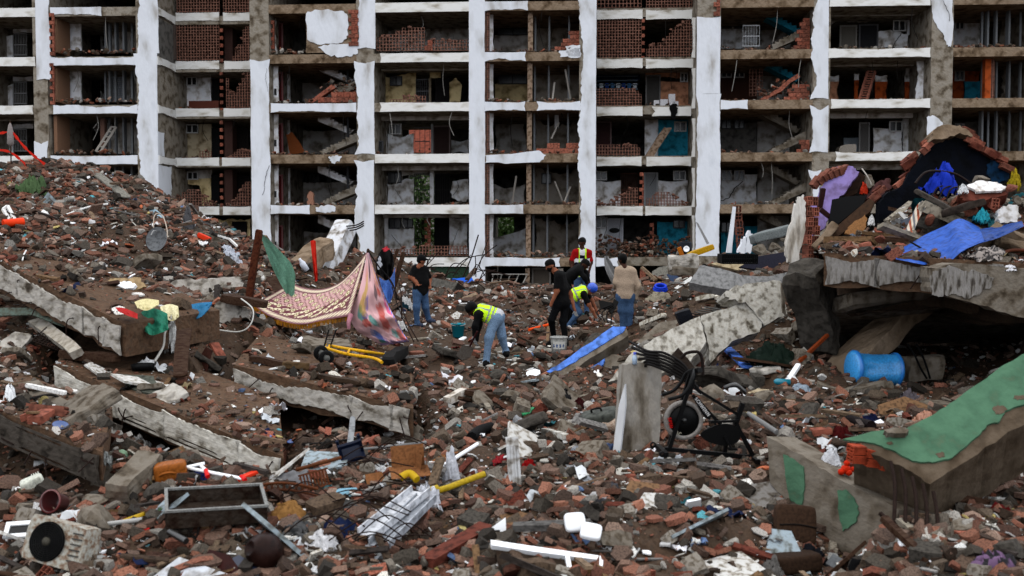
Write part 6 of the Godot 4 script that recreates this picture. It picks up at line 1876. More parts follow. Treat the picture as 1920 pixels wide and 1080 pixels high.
	board("flat_television", "broken black flat television lying face up", "television", [[580, 934], [600, 930], [652, 936], [700, 966], [680, 972], [602, 962]], pc(0.015, 0.016, 0.018, 0.3, ""), 0.06, V(0, 0.85, 0.7))
	board("red_brown_panel", "red brown panel below the black television", "panel", [[598, 984], [618, 968], [664, 964], [664, 986], [630, 994]], mat("clay_b", Color(0.43, 0.26, 0.21), 0.85), 0.08, V(-0.1, 0.7, 0.8), 0.02)
	board("clay_block", "terracotta block face leaning beside the pale sky blue board", "clay block", [[660, 925], [682, 920], [688, 935], [666, 942]], clay, 0.1, V(0.1, 0.6, 0.9))
	rag("white_clothes", "large heap of white cloth below the open cardboard box", "clothes", 802, 930, 62, 48, pc(0.72, 0.73, 0.76, 0.9), 0.45, 71, 0.0, 0.5)
	rag("white_glove", "white cloth glove beside the heap of white cloth", "glove", 745, 948, 40, 18, pc(0.74, 0.74, 0.74, 0.9), 0.4, 72)
	rag("white_bag", "white bag hanging on the thin white pipe", "plastic bag", 846, 886, 36, 48, pc(0.74, 0.75, 0.78, 0.6), 0.5, 73, 0.0, 0.8)
	rag("white_bag", "white film lying before the open cardboard box", "plastic bag", 712, 879, 34, 16, pc(0.74, 0.75, 0.76, 0.6), 0.5, 74)
	rag("white_bag", "white crumpled film in the wire tangle below the black bag", "plastic bag", 600, 1008, 70, 26, pc(0.76, 0.76, 0.77, 0.6), 0.5, 75)
	pipe("white_pipe", "thin white pipe sticking up beside the cardboard sheet", "pipe", [pt(805, 908, 0.1), pt(895, 858, 0.16)], 0.022, plastic)
	o = base("yellow_pipe", "yellow plastic pipe with a coupling lying across the rubble", "pipe", Vector3.ZERO)
	st = tool()
	tube(st, [pt(768, 956, 0.12), pt(836, 938, 0.12), pt(908, 914, 0.14)], 0.032, 10)
	put(st, "tube", pc(0.62, 0.52, 0.1, 0.45, "fine"), o)
	st = tool()
	tube(st, [pt(796, 948, 0.125), pt(822, 941, 0.125)], 0.048, 10)
	put(st, "coupling", pc(0.55, 0.46, 0.08, 0.45, ""), o)
	pipe("yellow_elbow", "short yellow pipe elbow below the open cardboard box", "pipe", [pt(752, 914, 0.1), pt(768, 910, 0.12), pt(782, 918, 0.1)], 0.04, pc(0.62, 0.5, 0.06, 0.45, ""))
	for r in [["white aluminium channel, the upper of two lying by the yellow pipe", 690, 1026, 790, 958, Color(0.7, 0.71, 0.73)], ["grey white aluminium channel, the lower of the two by the yellow pipe", 712, 1046, 800, 972, Color(0.55, 0.57, 0.6)]]:
		var a := pt(r[1], r[2], 0.1)
		var b := pt(r[3], r[4], 0.18)
		o = base("aluminium_channel", r[0], "metal channel", (a + b) * 0.5)
		o.transform.basis = Basis.looking_at((b - a).normalized())
		st = tool()
		var l := a.distance_to(b)
		box(st, T(), V(0.2, 0.012, l))
		put(st, "web", plain(r[5], 0.4, "grime"), o)
		for s in [-1, 1]:
			st = tool()
			box(st, T(Basis(), V(s * 0.1, 0.03, 0)), V(0.014, 0.07, l))
			put(st, "flange", plain(r[5], 0.4, "grime"), o)
	board("pinkish_board", "long pinkish board with splintered ends right of the channels", "board", [[792, 1018], [868, 978], [878, 988], [800, 1032]], pc(0.58, 0.5, 0.46, 0.8, "stain"), 0.03, V(0.1, 1, 0.4), 0.015)
	beam("timber", "yellowish batten lying below the pinkish board's end", "batten", pt(864, 996, 0.05), pt(890, 1036, 0.05), 0.06, 0.03, pc(0.6, 0.55, 0.36, 0.8), 4, 0.004)
	board("flat_boulder", "flat tan stone plate at the lower edge below the pinkish board", "rock", [[832, 1042], [850, 1016], [876, 1022], [880, 1060], [850, 1072]], pc(0.4, 0.36, 0.3, 0.9, "stain"), 0.08, V(0.1, 0.8, 0.8), 0.03)
	o = base("blue_chair", "upturned dark blue plastic chair in the rubble", "chair", pt(660, 872, 0.12), V(0.5, 0.4, 0.3))
	k = kk(o.position)
	for r in [[0, 0, 46, 8, 40, "seat"], [-20, 16, 6, 30, 6, "leg"], [20, 16, 6, 30, 6, "leg"], [0, 24, 44, 7, 5, "backrest"], [-20, 14, 6, 26, -34, "leg"], [20, 14, 6, 26, -34, "leg"]]:
		st = tool()
		box(st, T(Basis(), V(r[0] * k, r[1] * k, (r[4] if r[5] == "leg" else 0) * k * 0.5)), V(r[2] * k, r[3] * k, (r[4] if r[5] == "seat" else 6) * k), 0.004)
		put(st, r[5], pc(0.025, 0.05, 0.12, 0.5, ""), o)
	beam("metal_strip", "grey metal strip standing upright by the blue chair", "strip", pt(650, 898, 0.0), pt(662, 834, 0.35), 0.07, 0.02, pc(0.45, 0.46, 0.47, 0.5, "grime"), 4, 0.006)
	pipe("grey_rod", "long grey rod lying beyond the blue chair", "rod", [pt(672, 862, 0.12), pt(800, 848, 0.12)], 0.018, pc(0.4, 0.4, 0.4, 0.5, ""))
	# standing styrofoam panel with ridges
	var sp := pt(966, 912, 0.0)
	k = kk(sp)
	o = base("ridged_panel", "white ridged foam panel standing upright in the rubble", "panel", sp, V(-0.15, 0.1, 0.05))
	st = tool()
	box(st, T(Basis(), V(0, 46 * k, 0)), V(24 * k, 92 * k, 5 * k), 0.008)
	put(st, "sheet", pc(0.72, 0.73, 0.74, 0.7, "stain"), o)
	for i in 4:
		st = tool()
		box(st, T(Basis(), V((i - 1.5) * 6 * k, 40 * k, 3 * k)), V(2.6 * k, 74 * k, 3 * k), 0.003)
		put(st, "rib", pc(0.68, 0.69, 0.7, 0.7, "stain"), o)
	# white metal door at the bottom edge
	o = base("fridge_door", "white metal refrigerator door frame lying broken at the lower edge", "refrigerator door", Vector3.ZERO)
	var dp := pt(1020, 1050, 0.18)
	for r in [[[[920, 1012], [1000, 1024], [1126, 1042], [1128, 1050], [1000, 1034], [922, 1022]], plastic], [[[1060, 1042], [1068, 1043], [1078, 1090], [1068, 1090]], plastic], [[[1122, 1048], [1131, 1050], [1128, 1090], [1112, 1090]], plastic], [[[930, 1026], [1060, 1046], [1070, 1095], [960, 1095], [936, 1060]], pc(0.17, 0.14, 0.11, 0.8, "rust")], [[[1070, 1046], [1122, 1052], [1112, 1095], [1078, 1095]], pc(0.3, 0.22, 0.12, 0.8, "rust")]]:
		st = tool()
		plate_mesh(st, r[0], dp, V(0.1, 0.9, 0.55), 0.05 if r[1] == plastic else 0.02, 0.0, 0.0 if r[1] == plastic else -0.03)
		put(st, "rail" if r[1] == plastic else "lining", r[1], o)
	plate("white_panel_piece", "triangular white panel piece standing behind the refrigerator door", "panel", [[918, 992], [948, 970], [950, 1012], [922, 1006]], pt(935, 1010, 0.05), V(0.1, 0.3, 1), 0.02, plastic)
	for i in 2:
		var p := pt([1078, 1108][i], [1022, 1040][i], 0.2)
		k = kk(p)
		var f := inst(can(40 * k, 38 * k, 12 * k, 0.25, 8), "foam_tray", pc(0.78, 0.79, 0.8, 0.6, ""))
		f.transform = T(Basis.from_euler(V([-0.7, -1.0][i], 0.1, [0.05, -0.3][i])), p)
		tag(f, ["white foam tray propped upright, the higher of two on the refrigerator door", "white foam tray lying tilted, the lower of two on the refrigerator door"][i], "tray")
	pot("blue_bottle", "blue plastic bottle lying at the foot of the concrete stub", "bottle", [Vector2(0, -20), Vector2(11, -20), Vector2(12, -16), Vector2(12, 8), Vector2(8, 16), Vector2(4, 19), Vector2(4, 23), Vector2(0, 23)], 1130, 856, V(0.3, 0.2, -1.1), pc(0.03, 0.13, 0.27, 0.35, ""), 16, 12)
	for r in [[1082, 844, 30, 16], [1106, 900, 34, 16], [1052, 880, 26, 12]]:
		rag("clear_plastic", ["filmy plastic scrap left of the blue bottle", "filmy crushed bottle below the blue bottle", "filmy scrap near the dark stone in front of the blue bottle"][{1082: 0, 1106: 1, 1052: 2}[r[0]]], "plastic film", r[0], r[1], r[2], r[3], pc(0.5, 0.52, 0.55, 0.3), 0.5, int(r[1]))
	rag("red_rag", "bright red rag beside the ridged foam panel", "cloth", 992, 868, 26, 16, pc(0.5, 0.02, 0.03, 0.8), 0.5, 82)
	rag("red_rag", "small red and pink rag left of the ridged foam panel", "cloth", 940, 860, 32, 14, pc(0.5, 0.12, 0.14, 0.8), 0.5, 83)
	boulder("dark grey boulder right of the ridged foam panel", 1075, 880, 46, mat("dark_stone", Color(0.24, 0.225, 0.205), 0.9), V(1, 0.7, 0.8), 64)
	beam("white_strip", "white splintered trim lying beyond the ridged foam panel", "strip", pt(1020, 820, 0.08), pt(1064, 832, 0.08), 0.09, 0.08, pc(0.7, 0.7, 0.68, 0.7, "stain"), 5, 0.01)
	# wires tangled in the foreground
	for i in 30:
		var x := rf(520, 720)
		var y := rf(930, 1070) if i > 11 else rf(850, 900)
		var p := pt(x, y, 0.1)
		var a := rf(-0.6, 0.6)
		var l := rf(0.4, 0.9)
		rebar("one of the thin dark wires tangled over the foreground rubble", [p, p + V(cos(a) * l * 0.5, rf(0.04, 0.25), sin(a) * l * 0.3), p + V(cos(a) * l, rf(-0.06, 0.1), sin(a) * l * 0.6)], 0.006, "tangled_wire")
		get_child(-1).set_meta("group", "thin wires over the foreground rubble")

func wheel_mesh(r: float, w: float) -> ArrayMesh:
	var st := tool()
	lathe(st, [Vector2(r * 0.55, -w / 2), Vector2(r * 0.9, -w / 2), Vector2(r, -w * 0.3), Vector2(r, w * 0.3), Vector2(r * 0.9, w / 2), Vector2(r * 0.55, w / 2)], T(Basis(Vector3.RIGHT, PI / 2), Vector3.ZERO), 20)
	return mesh_of(st)

func things_right() -> void:
	var con := mat("rubble_concrete", Color(0.4, 0.375, 0.34), 0.9)
	var peel := mat("worn_paint", Color(0.62, 0.605, 0.58), 0.85)
	var white := pc(0.83, 0.83, 0.82, 0.55)
	var plastic := pc(0.86, 0.87, 0.88, 0.4, "")
	var wood := mat("dark_wood", Color(0.23, 0.17, 0.13), 0.8)
	var clay := mat("clay_a", Color(0.5, 0.285, 0.225), 0.85)
	var wht := mat("white_render", Color(0.775, 0.79, 0.815), 0.85)
	# blue topped beam
	var o := base("blue_beam", "concrete beam with bright blue painted top, pointing towards the bike", "beam", Vector3.ZERO)
	var st := tool()
	var bp := spot(1090, 680) + V(0, 0.32, 0)
	plate_mesh(st, [[1026, 699], [1050, 684], [1152, 614], [1174, 616], [1178, 628], [1120, 664], [1058, 704], [1034, 708]], bp, V(-0.15, 0.75, 0.65), 0.3, 0.02)
	put(st, "concrete", con, o)
	st = tool()
	plate_mesh(st, [[1024, 698], [1050, 683], [1150, 613], [1174, 614], [1168, 624], [1110, 659], [1056, 692], [1032, 700]], bp, V(-0.15, 0.75, 0.65), 0.016, 0.015, 0.018)
	put(st, "blue_paint", pc(0.29, 0.45, 0.77, 0.7, "stain"), o)
	board("blue_offcut", "blue painted piece broken off below the blue topped beam", "fragment", [[1106, 690], [1134, 672], [1132, 682], [1114, 696]], pc(0.29, 0.45, 0.77, 0.7, "stain"), 0.04, V(-0.2, 0.8, 0.6), 0.01)
	rag("white_bag", "white bag with blue print beside the blue topped beam", "plastic bag", 1158, 648, 34, 18, pc(0.7, 0.71, 0.73, 0.5), 0.4, 101)
	# long white beam and its broken head
	plate("fallen_beam", "long white flaking concrete beam sloping down behind the exercise bike", "beam", [[1140, 716], [1178, 668], [1226, 634], [1312, 593], [1324, 640], [1286, 690], [1210, 704]], at(1250, 660, 17.0), V(-0.2, 0.55, 1), 0.45, mat("beam_paint", Color(0.66, 0.65, 0.62), 0.85, "peel", Vector3.ONE * 0.8, 0.8, true), 0.02)
	plate("fallen_beam", "upper broken length of the white concrete beam, rising to the square head", "beam", [[1315, 592], [1398, 566], [1434, 598], [1424, 622], [1372, 640], [1332, 680], [1326, 640]], at(1370, 620, 17.4), V(-0.02, 0.35, 1), 0.5, mats["beam_paint"], 0.02)
	board("grey_plate", "flat grey slab plate lying over the white beam's lower end", "slab fragment", [[1192, 642], [1238, 604], [1302, 594], [1272, 622], [1222, 650]], con, 0.14, V(-0.1, 0.9, 0.6), 0.012)
	board("grey_plate", "flat grey slab plate between the blue beam and the concrete stub", "slab fragment", [[1104, 694], [1148, 664], [1184, 672], [1146, 708]], con, 0.14, V(-0.2, 0.8, 0.7), 0.012)
	plate("beam_head", "broken square head of the white beam under the grey mattress", "concrete block", [[1362, 545], [1396, 532], [1464, 527], [1474, 575], [1476, 588], [1434, 610], [1398, 566], [1366, 562]], at(1420, 565, 17.5), V(0.1, 0.3, 1), 0.5, mats["beam_paint"], 0.03)
	plate("hanging_rebar_mesh", "torn edge of render hanging from the broken beam head", "fragment", [[1466, 530], [1472, 560], [1474, 592], [1468, 585]], at(1470, 560, 17.2), V(0.4, 0.1, 1), 0.03, con, 0.01)
	# mattress
	o = base("grey_mattress", "folded grey mattress lying on top of the broken beam head", "mattress", Vector3.ZERO)
	for r in [[[[1292, 530], [1313, 497], [1350, 503], [1392, 516], [1400, 530], [1375, 545], [1330, 537]], V(-0.1, 0.75, 0.7)], [[[1392, 516], [1440, 518], [1484, 509], [1480, 540], [1472, 549], [1420, 553], [1375, 545]], V(0.12, 0.75, 0.7)]]:
		st = tool()
		plate_mesh(st, r[0], at(1392, 528, 20.5), r[1], 0.2, 0.012)
		put(st, "half", pc(0.46, 0.46, 0.46, 0.9, "grime"), o)
	board("speckled_mat", "dark speckled foam mat behind the grey mattress", "mat", [[1384, 508], [1420, 488], [1480, 478], [1484, 508], [1440, 516]], pc(0.13, 0.13, 0.17, 0.95, "fine"), 0.06, V(0, 0.6, 1)).position += V(0, 0.1, 0.1)
	board("cream_mat", "cream board between the black crate and the speckled mat", "board", [[1330, 500], [1415, 486], [1422, 490], [1390, 514], [1350, 505]], pc(0.58, 0.53, 0.43, 0.85, "stain"), 0.05, V(0, 0.8, 0.8)).position += V(0, 0.08, 0.1)
	# crate with slots
	o = base("black_crate", "black slotted plastic crate below the leaning white board", "crate", at(1388, 486, 24.5), V(0.05, 0.1, 0))
	var k := 24.5 / F
	st = tool()
	for i in 17: box(st, T(Basis(), V((i - 8) * 4.1 * k, 0, 0)), V(1.6 * k, 17 * k, 0.02))
	for s in [-1, 0, 1]: box(st, T(Basis(), V(0, s * 8 * k, 0.004)), V(68 * k, 2.4 * k, 0.03))
	put(st, "front", pc(0.02, 0.02, 0.022, 0.5, ""), o)
	st = tool()
	for s in [-1, 1]: box(st, T(Basis(), V(s * 34 * k, 0, -0.2)), V(0.02, 17 * k, 0.38))
	box(st, T(Basis(), V(0, 0, -0.4)), V(68 * k, 17 * k, 0.02))
	box(st, T(Basis(), V(0, -8.5 * k, -0.2)), V(67 * k, 0.02, 0.38))
	put(st, "sides", pc(0.02, 0.02, 0.022, 0.5, ""), o)
	beam("yellow_sheet", "yellow folded metal sheet before the white column", "metal sheet", at(1289, 480, 27.5), at(1337, 462, 27.5), 0.3, 0.14, pc(0.66, 0.5, 0.05, 0.5, "fine"), 4, 0.01)
	beam("yellow_post", "short upright amber post beside the blue drum", "post", at(1273, 464, 28.5), at(1280, 480, 28.5), 0.12, 0.12, pc(0.6, 0.33, 0.04, 0.6, "fine"), 3, 0.01)
	o = base("blue_drum", "dark blue plastic drum standing on the rubble by the white column", "drum", at(1285, 476, 30.0))
	st = tool()
	lathe(st, [Vector2(0.1, 0), Vector2(0.17, 0.01), Vector2(0.18, 0.12), Vector2(0.185, 0.14), Vector2(0.18, 0.16), Vector2(0.18, 0.3), Vector2(0.16, 0.34), Vector2(0, 0.35)], T(), 20)
	put(st, "body", pc(0.05, 0.07, 0.1, 0.5, ""), o)
	st = tool()
	lathe(st, [Vector2(0.1, 0.34), Vector2(0.1, 0.37), Vector2(0, 0.375)], T(), 16)
	put(st, "lid", pc(0.04, 0.05, 0.07, 0.5, ""), o)
	o = base("white_spotlight", "small round white lamp head before the dark blue drum", "lamp head", at(1287, 467, 29.3), V(1.4, 0, 0.1))
	st = tool()
	lathe(st, [Vector2(0, -0.05), Vector2(0.05, -0.04), Vector2(0.085, 0.0), Vector2(0.085, 0.02), Vector2(0.07, 0.02), Vector2(0.03, -0.01), Vector2(0, -0.015)], T(), 18)
	put(st, "shell", plastic, o)
	var cb := inst(chunk_mesh(81, V(0.62, 0.3, 0.5), 5, 0.04), "painted_block", peel)
	cb.position = at(1280, 491, 24.0)
	tag(cb, "white painted concrete block above the overturned tub", "concrete block")
	cb = inst(chunk_mesh(82, V(0.66, 0.18, 0.6), 5, 0.03), "concrete_block", con)
	cb.position = at(1284, 508, 23.9)
	tag(cb, "flat brown concrete block under the white painted one", "concrete block")
	board("plastic_tub", "grey overturned tub lying left of the painted block", "tub", [[1219, 526], [1222, 512], [1236, 504], [1262, 500], [1264, 520], [1240, 527]], pc(0.42, 0.41, 0.38, 0.6, "grime"), 0.3, V(-0.2, 0.6, 1), 0.01).position += V(0, 0.1, 0.2)
	board("bent_plastic_sheet", "bent grey blue plastic lid below the painted block", "lid", [[1250, 514], [1278, 512], [1288, 520], [1274, 540], [1262, 534]], pc(0.16, 0.22, 0.32, 0.5, "fine"), 0.03, V(-0.1, 0.6, 0.9))
	board("white_board", "white board edge beside the grey blue lid", "board", [[1264, 540], [1296, 518], [1300, 524], [1272, 542]], white, 0.03, V(-0.1, 0.7, 0.8))
	o = base("blue_hose", "coiled bright blue hose lying on a pale bag", "hose", pt(1238, 549, 0.1), V(0.5, 0, 0))
	k = kk(o.position)
	for i in 3:
		st = tool()
		var ring := []
		for q in 17: ring.append(V(cos(q * TAU / 16) * (12 - i) * k, i * 3.2 * k, sin(q * TAU / 16) * (12 - i) * k * 0.8))
		tube(st, ring, 2.2 * k, 7)
		put(st, "coil", pc(0.06, 0.2, 0.7, 0.5, ""), o)
	rag("pale_sack", "pale flat sack under the coiled blue hose", "sack", 1236, 556, 54, 18, pc(0.5, 0.47, 0.41, 0.9), 0.3, 103)
	o = base("metal_ladder_piece", "dark slatted metal grating lying beside the long white beam", "grating", Vector3.ZERO)
	var gp := at(1320, 590, 18.6)
	for i in 6:
		st = tool()
		var t := i / 5.0
		plate_mesh(st, [[lerpf(1290, 1320, t), lerpf(590, 574, t)], [lerpf(1296, 1326, t), lerpf(592, 576, t)], [lerpf(1336, 1362, t), lerpf(596, 582, t)], [lerpf(1330, 1356, t), lerpf(596, 580, t)]], gp, V(-0.1, 0.8, 0.6), 0.02)
		put(st, "slat", pc(0.3, 0.3, 0.29, 0.5, "grime"), o)
	beam("dark_box", "dark blue metal box end below the slatted grating", "box", at(1270, 600, 18.4), at(1296, 590, 18.4), 0.3, 0.26, pc(0.03, 0.04, 0.07, 0.5, "fine"), 3, 0.01)
	for r in [[1304, 568, 1340, 562, "white short pipe lying behind the slatted grating"], [1342, 566, 1364, 558, "second white pipe piece behind the slatted grating"], [1202, 615, 1246, 600, "thin pale batten above the long white beam"]]:
		beam("white_strip", r[4], "strip", pt(r[0], r[1], 0.08), pt(r[2], r[3], 0.1), 0.12, 0.09, pc(0.75, 0.74, 0.7, 0.7, "stain"), 3, 0.008)
	beam("white_plank", "white plank propped diagonally beside the mattress", "plank", at(1473, 552, 17.8), at(1520, 500, 17.8), 0.09, 0.05, pc(0.78, 0.76, 0.72, 0.7, "stain"), 5, 0.004)
	# behind: broken wall pieces
	plate("leaning_board", "narrow white board leaning behind the black crate", "board", [[1362, 474], [1375, 387], [1380, 388], [1372, 474]], at(1370, 440, 29.0), V(0.1, 0, 1), 0.06, wht)
	o = base("block_stack", "upright stack of clay blocks beside the narrow white board", "clay blocks", Vector3.ZERO)
	for i in 6:
		st = tool()
		hollow_brick(st, T(Basis.from_euler(V(0, PI / 2, rf(-0.1, 0.1))), at(1382 + i * 1.4, 392 + i * 14, 29.2)), V(0.2, 0.19, 0.19), 2, 2)
		put(st, "brick", mats["clay_b"], o)
	for r in [[[1384, 474], [1392, 448], [1400, 444], [1398, 474], "white wall scrap standing beside the block stack"], [[1396, 474], [1404, 432], [1412, 440], [1408, 474], "second white wall scrap behind the black crate"]]:
		plate("wall_scrap", r[4], "wall fragment", [r[0], r[1], r[2], r[3]], at(1398, 460, 28.5), V(0.2, 0, 1), 0.1, wht, 0.03)
	plate("metal_strip", "narrow grey blade of metal standing before the white column", "metal strip", [[1305, 416], [1309, 418], [1330, 456], [1326, 458]], at(1318, 440, 28.0), V(0.3, 0.1, 1), 0.02, pc(0.5, 0.5, 0.5, 0.5))
	var fm := beam("foam_mattress", "rolled grey foam mattress resting on the rubble top", "mattress", at(1408, 450, 24.5), at(1482, 428, 24.5), 0.6, 0.2, pc(0.4, 0.42, 0.42, 0.9, "fine"), 6, 0.02)
	for r in [[1425, 470, 40, 18], [1450, 462, 26, 20], [1468, 448, 14, 20]]:
		boulder(["dark rubble lump under the foam mattress", "brown rubble lump right of the foam mattress", "small pale lump by the foam mattress end"][{1425: 0, 1450: 1, 1468: 2}[r[0]]], r[0], r[1], r[2], con, V(1, 0.7, 0.8), int(r[0]))
	o = base("standing_wall_piece", "tall white plastered wall piece standing on end with clay blocks", "wall fragment", Vector3.ZERO)
	st = tool()
	plate_mesh(st, [[1476, 492], [1474, 455], [1490, 385], [1497, 368], [1508, 366], [1510, 400], [1506, 450], [1494, 496]], at(1490, 440, 18.5), V(0.25, 0.05, 1), 0.06, 0.03)
	put(st, "plaster", mat("streaked_white", Color(0.72, 0.71, 0.69), 0.85, "stain", V(1.0, 0.25, 1.0), 0.5, true), o)
	for i in 7:
		for j in 2:
			st = tool()
			hollow_brick(st, T(Basis.from_euler(V(0, 0.3 + PI / 2, rf(-0.15, 0.15))), at(1513 + j * 12 + rf(-2, 2), 378 + i * 18 + rf(-2, 2), 18.7 + j * 0.2)), V(0.2, 0.16, 0.1), 2, 2)
			put(st, "brick", mats["clay_b"] if (i + j) % 2 else mats["clay_c"], o)
	# lilac wall
	o = base("lilac_wall_piece", "large lilac painted wall fragment leaning among the wreckage", "wall fragment", Vector3.ZERO)
	st = tool()
	var lpt := at(1560, 380, 20.0)
	plate_mesh(st, [[1519, 450], [1518, 410], [1524, 378], [1546, 338], [1549, 318], [1600, 312], [1611, 322], [1590, 352], [1566, 380], [1552, 412], [1546, 428], [1530, 436]], lpt, V(-0.25, 0.2, 1), 0.14, 0.03)
	put(st, "wall", pc(0.53, 0.47, 0.7, 0.85, "stain", 0.6), o)
	for i in 6:
		st = tool()
		hollow_brick(st, T(Basis.from_euler(V(0.1, 0.4, 0.9 - i * 0.1)), at(1530 + i * 10, 338 - i * 5 + absf(i - 2.0) * 2, 20.1)), V(0.22, 0.14, 0.12), 2, 2)
		put(st, "brick", mats["clay_b"], o)
	beam("maroon_post", "maroon turned wooden post standing before the lilac wall", "post", at(1536, 398, 19.4), at(1544, 352, 19.4), 0.09, 0.09, pc(0.13, 0.03, 0.025, 0.5, "fine"), 4, 0.006)
	beam("maroon_post", "maroon wooden rail lying across the lilac wall's foot", "rail", at(1537, 392, 19.3), at(1560, 410, 19.3), 0.08, 0.08, pc(0.13, 0.03, 0.025, 0.5, "fine"), 4, 0.006)
	plate("glossy_sheet", "black glossy panel lying against the lilac wall", "panel", [[1560, 374], [1590, 368], [1626, 366], [1618, 382], [1566, 424], [1552, 436], [1556, 400]], at(1585, 400, 19.2), V(-0.2, 0.6, 0.8), 0.04, pc(0.012, 0.013, 0.016, 0.8, ""))
	plate("brown_plank", "long brown wardrobe side below the black panel", "panel", [[1552, 446], [1560, 432], [1630, 372], [1640, 378], [1632, 396], [1560, 452]], at(1595, 415, 18.9), V(-0.3, 0.6, 0.8), 0.06, pc(0.2, 0.13, 0.075, 0.7, "grime"))
	plate("brown_plank", "dark leaning wardrobe door behind the lilac wall's edge", "panel", [[1578, 362], [1612, 322], [1622, 330], [1606, 362], [1584, 372]], at(1600, 345, 20.2), V(-0.5, 0.2, 1), 0.08, pc(0.16, 0.1, 0.06, 0.7, "grime"))
	plate("tan_board", "torn tan fibreboard lying under the brown wardrobe side", "board", [[1583, 438], [1592, 424], [1622, 402], [1626, 412], [1620, 434], [1604, 440]], at(1605, 422, 18.5), V(-0.1, 0.7, 0.8), 0.03, pc(0.46, 0.32, 0.19, 0.85), 0.02)
	plate("mauve_wall_piece", "dusty mauve wall piece between lilac and navy walls", "wall fragment", [[1622, 366], [1650, 338], [1668, 334], [1672, 352], [1650, 370], [1632, 378]], at(1648, 355, 20.4), V(-0.2, 0.4, 1), 0.12, pc(0.3, 0.19, 0.19, 0.85, "stain"), 0.03)
	plate("pale_slab_piece", "pale slab piece standing before the mauve wall piece", "slab fragment", [[1618, 330], [1634, 328], [1640, 348], [1628, 352]], at(1630, 342, 20.2), V(-0.1, 0.2, 1), 0.12, con, 0.02)
	pipe("white_wire", "white wires dangling over the pale slab piece", "wire", [at(1616, 316, 20), at(1626, 330, 19.9), at(1634, 346, 19.9)], 0.012, pc(0.6, 0.58, 0.55, 0.6, ""))
	force_d = 19.6
	rag("orange_plastic", "orange plastic scrap beside the black panel", "plastic sheet", 1620, 352, 14, 20, pc(0.6, 0.14, 0.04, 0.6), 0.4, 110)
	for r in [[1634, 412, 12, 20], [1600, 452, 22, 8], [1638, 436, 8, 6], [1546, 468, 18, 8]]:
		force_d = 18.2
		rag("white_scrap", ["white plastic box piece beside the tan fibreboard", "pale blue plastic below the tan fibreboard", "tiny white scrap at the navy wall's foot", "white scrap at the lilac wall's foot"][{1634: 0, 1600: 1, 1638: 2, 1546: 3}[r[0]]], "plastic scrap", r[0], r[1], r[2], r[3], plain(Color(0.5, 0.62, 0.7) if r[0] == 1600 else Color(0.8, 0.8, 0.8), 0.5), 0.4, int(r[0]))
	# navy wall with its broken crest
	o = base("navy_wall", "big broken wall painted navy blue with a jagged clay block crest", "wall fragment", Vector3.ZERO)
	var np := at(1770, 380, 19.4)
	var rim := [[1650, 380], [1664, 362], [1692, 350], [1705, 324], [1722, 300], [1742, 278], [1768, 262], [1796, 251], [1812, 256], [1831, 278], [1858, 292], [1878, 306], [1892, 324]]
	st = tool()
	plate_mesh(st, [[1640, 470], [1648, 430]] + rim + [[1888, 340], [1862, 352], [1830, 420], [1740, 500], [1660, 490]], np, V(0.12, 0.05, 1), 0.16, 0.012)
	put(st, "wall", pc(0.02, 0.03, 0.06, 1.0, "stain", 0.4), o)
	st = tool()
	plate_mesh(st, [[1858, 293], [1878, 306], [1891, 324], [1887, 338], [1862, 344], [1850, 320]], np, V(0.12, 0.05, 1), 0.012, 0.03, 0.014)
	put(st, "blue_paint", pc(0.04, 0.15, 0.25, 0.9, "stain"), o)
	for i in 44:
		var t := rng.randf()
		var q := along(rim, t)
		var up := rf(1, 16) * (1.0 if t < 0.75 else 0.6)
		st = tool()
		hollow_brick(st, T(Basis.from_euler(V(rf(-0.15, 0.15), rf(-0.2, 0.2), rf(-0.1, 0.1) + (0.7 if t < 0.55 else -0.5))), at(q.x - (up if t < 0.5 else -up * 0.3), q.y - up * 0.55, 19.45 + rf(-0.05, 0.15))), V(rf(0.14, 0.28), rf(0.08, 0.13), 0.12), 2, 2)
		put(st, "brick", [mats["clay_b"], mats["clay_c"], mat("clay_dark", Color(0.34, 0.17, 0.13), 0.85)][i % 3], o)
	st = tool()
	plate_mesh(st, [[1748, 262], [1752, 242], [1770, 234], [1800, 235], [1818, 246], [1824, 256], [1800, 249], [1770, 260]], at(1785, 250, 19.3), V(0.1, 0.3, 1), 0.3, 0.02)
	put(st, "coping", mat("bare_render", Color(0.47, 0.41, 0.345), 0.92), o)
	# the heap before the navy wall
	force_d = 18.0
	rag("blue_bundle", "royal blue flowered cloth bundle before the navy wall", "cloth bundle", 1766, 340, 66, 46, pc(0.08, 0.18, 0.62, 0.85, "fine", 5.0), 0.35, 120, 0.0, 0.6)
	o = base("bed_frame", "dark curved metal bed frame below the royal blue bundle", "bed frame", Vector3.ZERO)
	for i in 7:
		st = tool()
		tube(st, curve([at(1742 + i * 14, 384 + i * 3, 17.6), at(1756 + i * 13, 354 + i, 17.7), at(1778 + i * 11, 346 + i * 2, 17.9)]), 0.014, 6)
		put(st, "bar", pc(0.07, 0.04, 0.035, 0.6, ""), o)
	st = tool()
	tube(st, curve([at(1716, 344, 17.7), at(1740, 322, 17.8), at(1790, 326, 17.9), at(1830, 352, 17.8)]), 0.022, 7)
	put(st, "rail", pc(0.08, 0.04, 0.03, 0.6, ""), o)
	beam("timber", "broad weathered plank below the royal blue bundle", "plank", at(1716, 356, 17.3), at(1786, 396, 17.0), 0.3, 0.08, pc(0.24, 0.22, 0.2, 0.85, "grime"), 6, 0.012)
	beam("timber", "long bowed grey branch lying below the weathered plank", "branch", at(1770, 400, 16.8), at(1846, 378, 16.9), 0.13, 0.12, pc(0.2, 0.17, 0.15, 0.9, "grime"), 6, 0.03)
	o = base("plastered_block", "clay block lump with white plaster top on the heap", "wall fragment", Vector3.ZERO)
	st = tool()
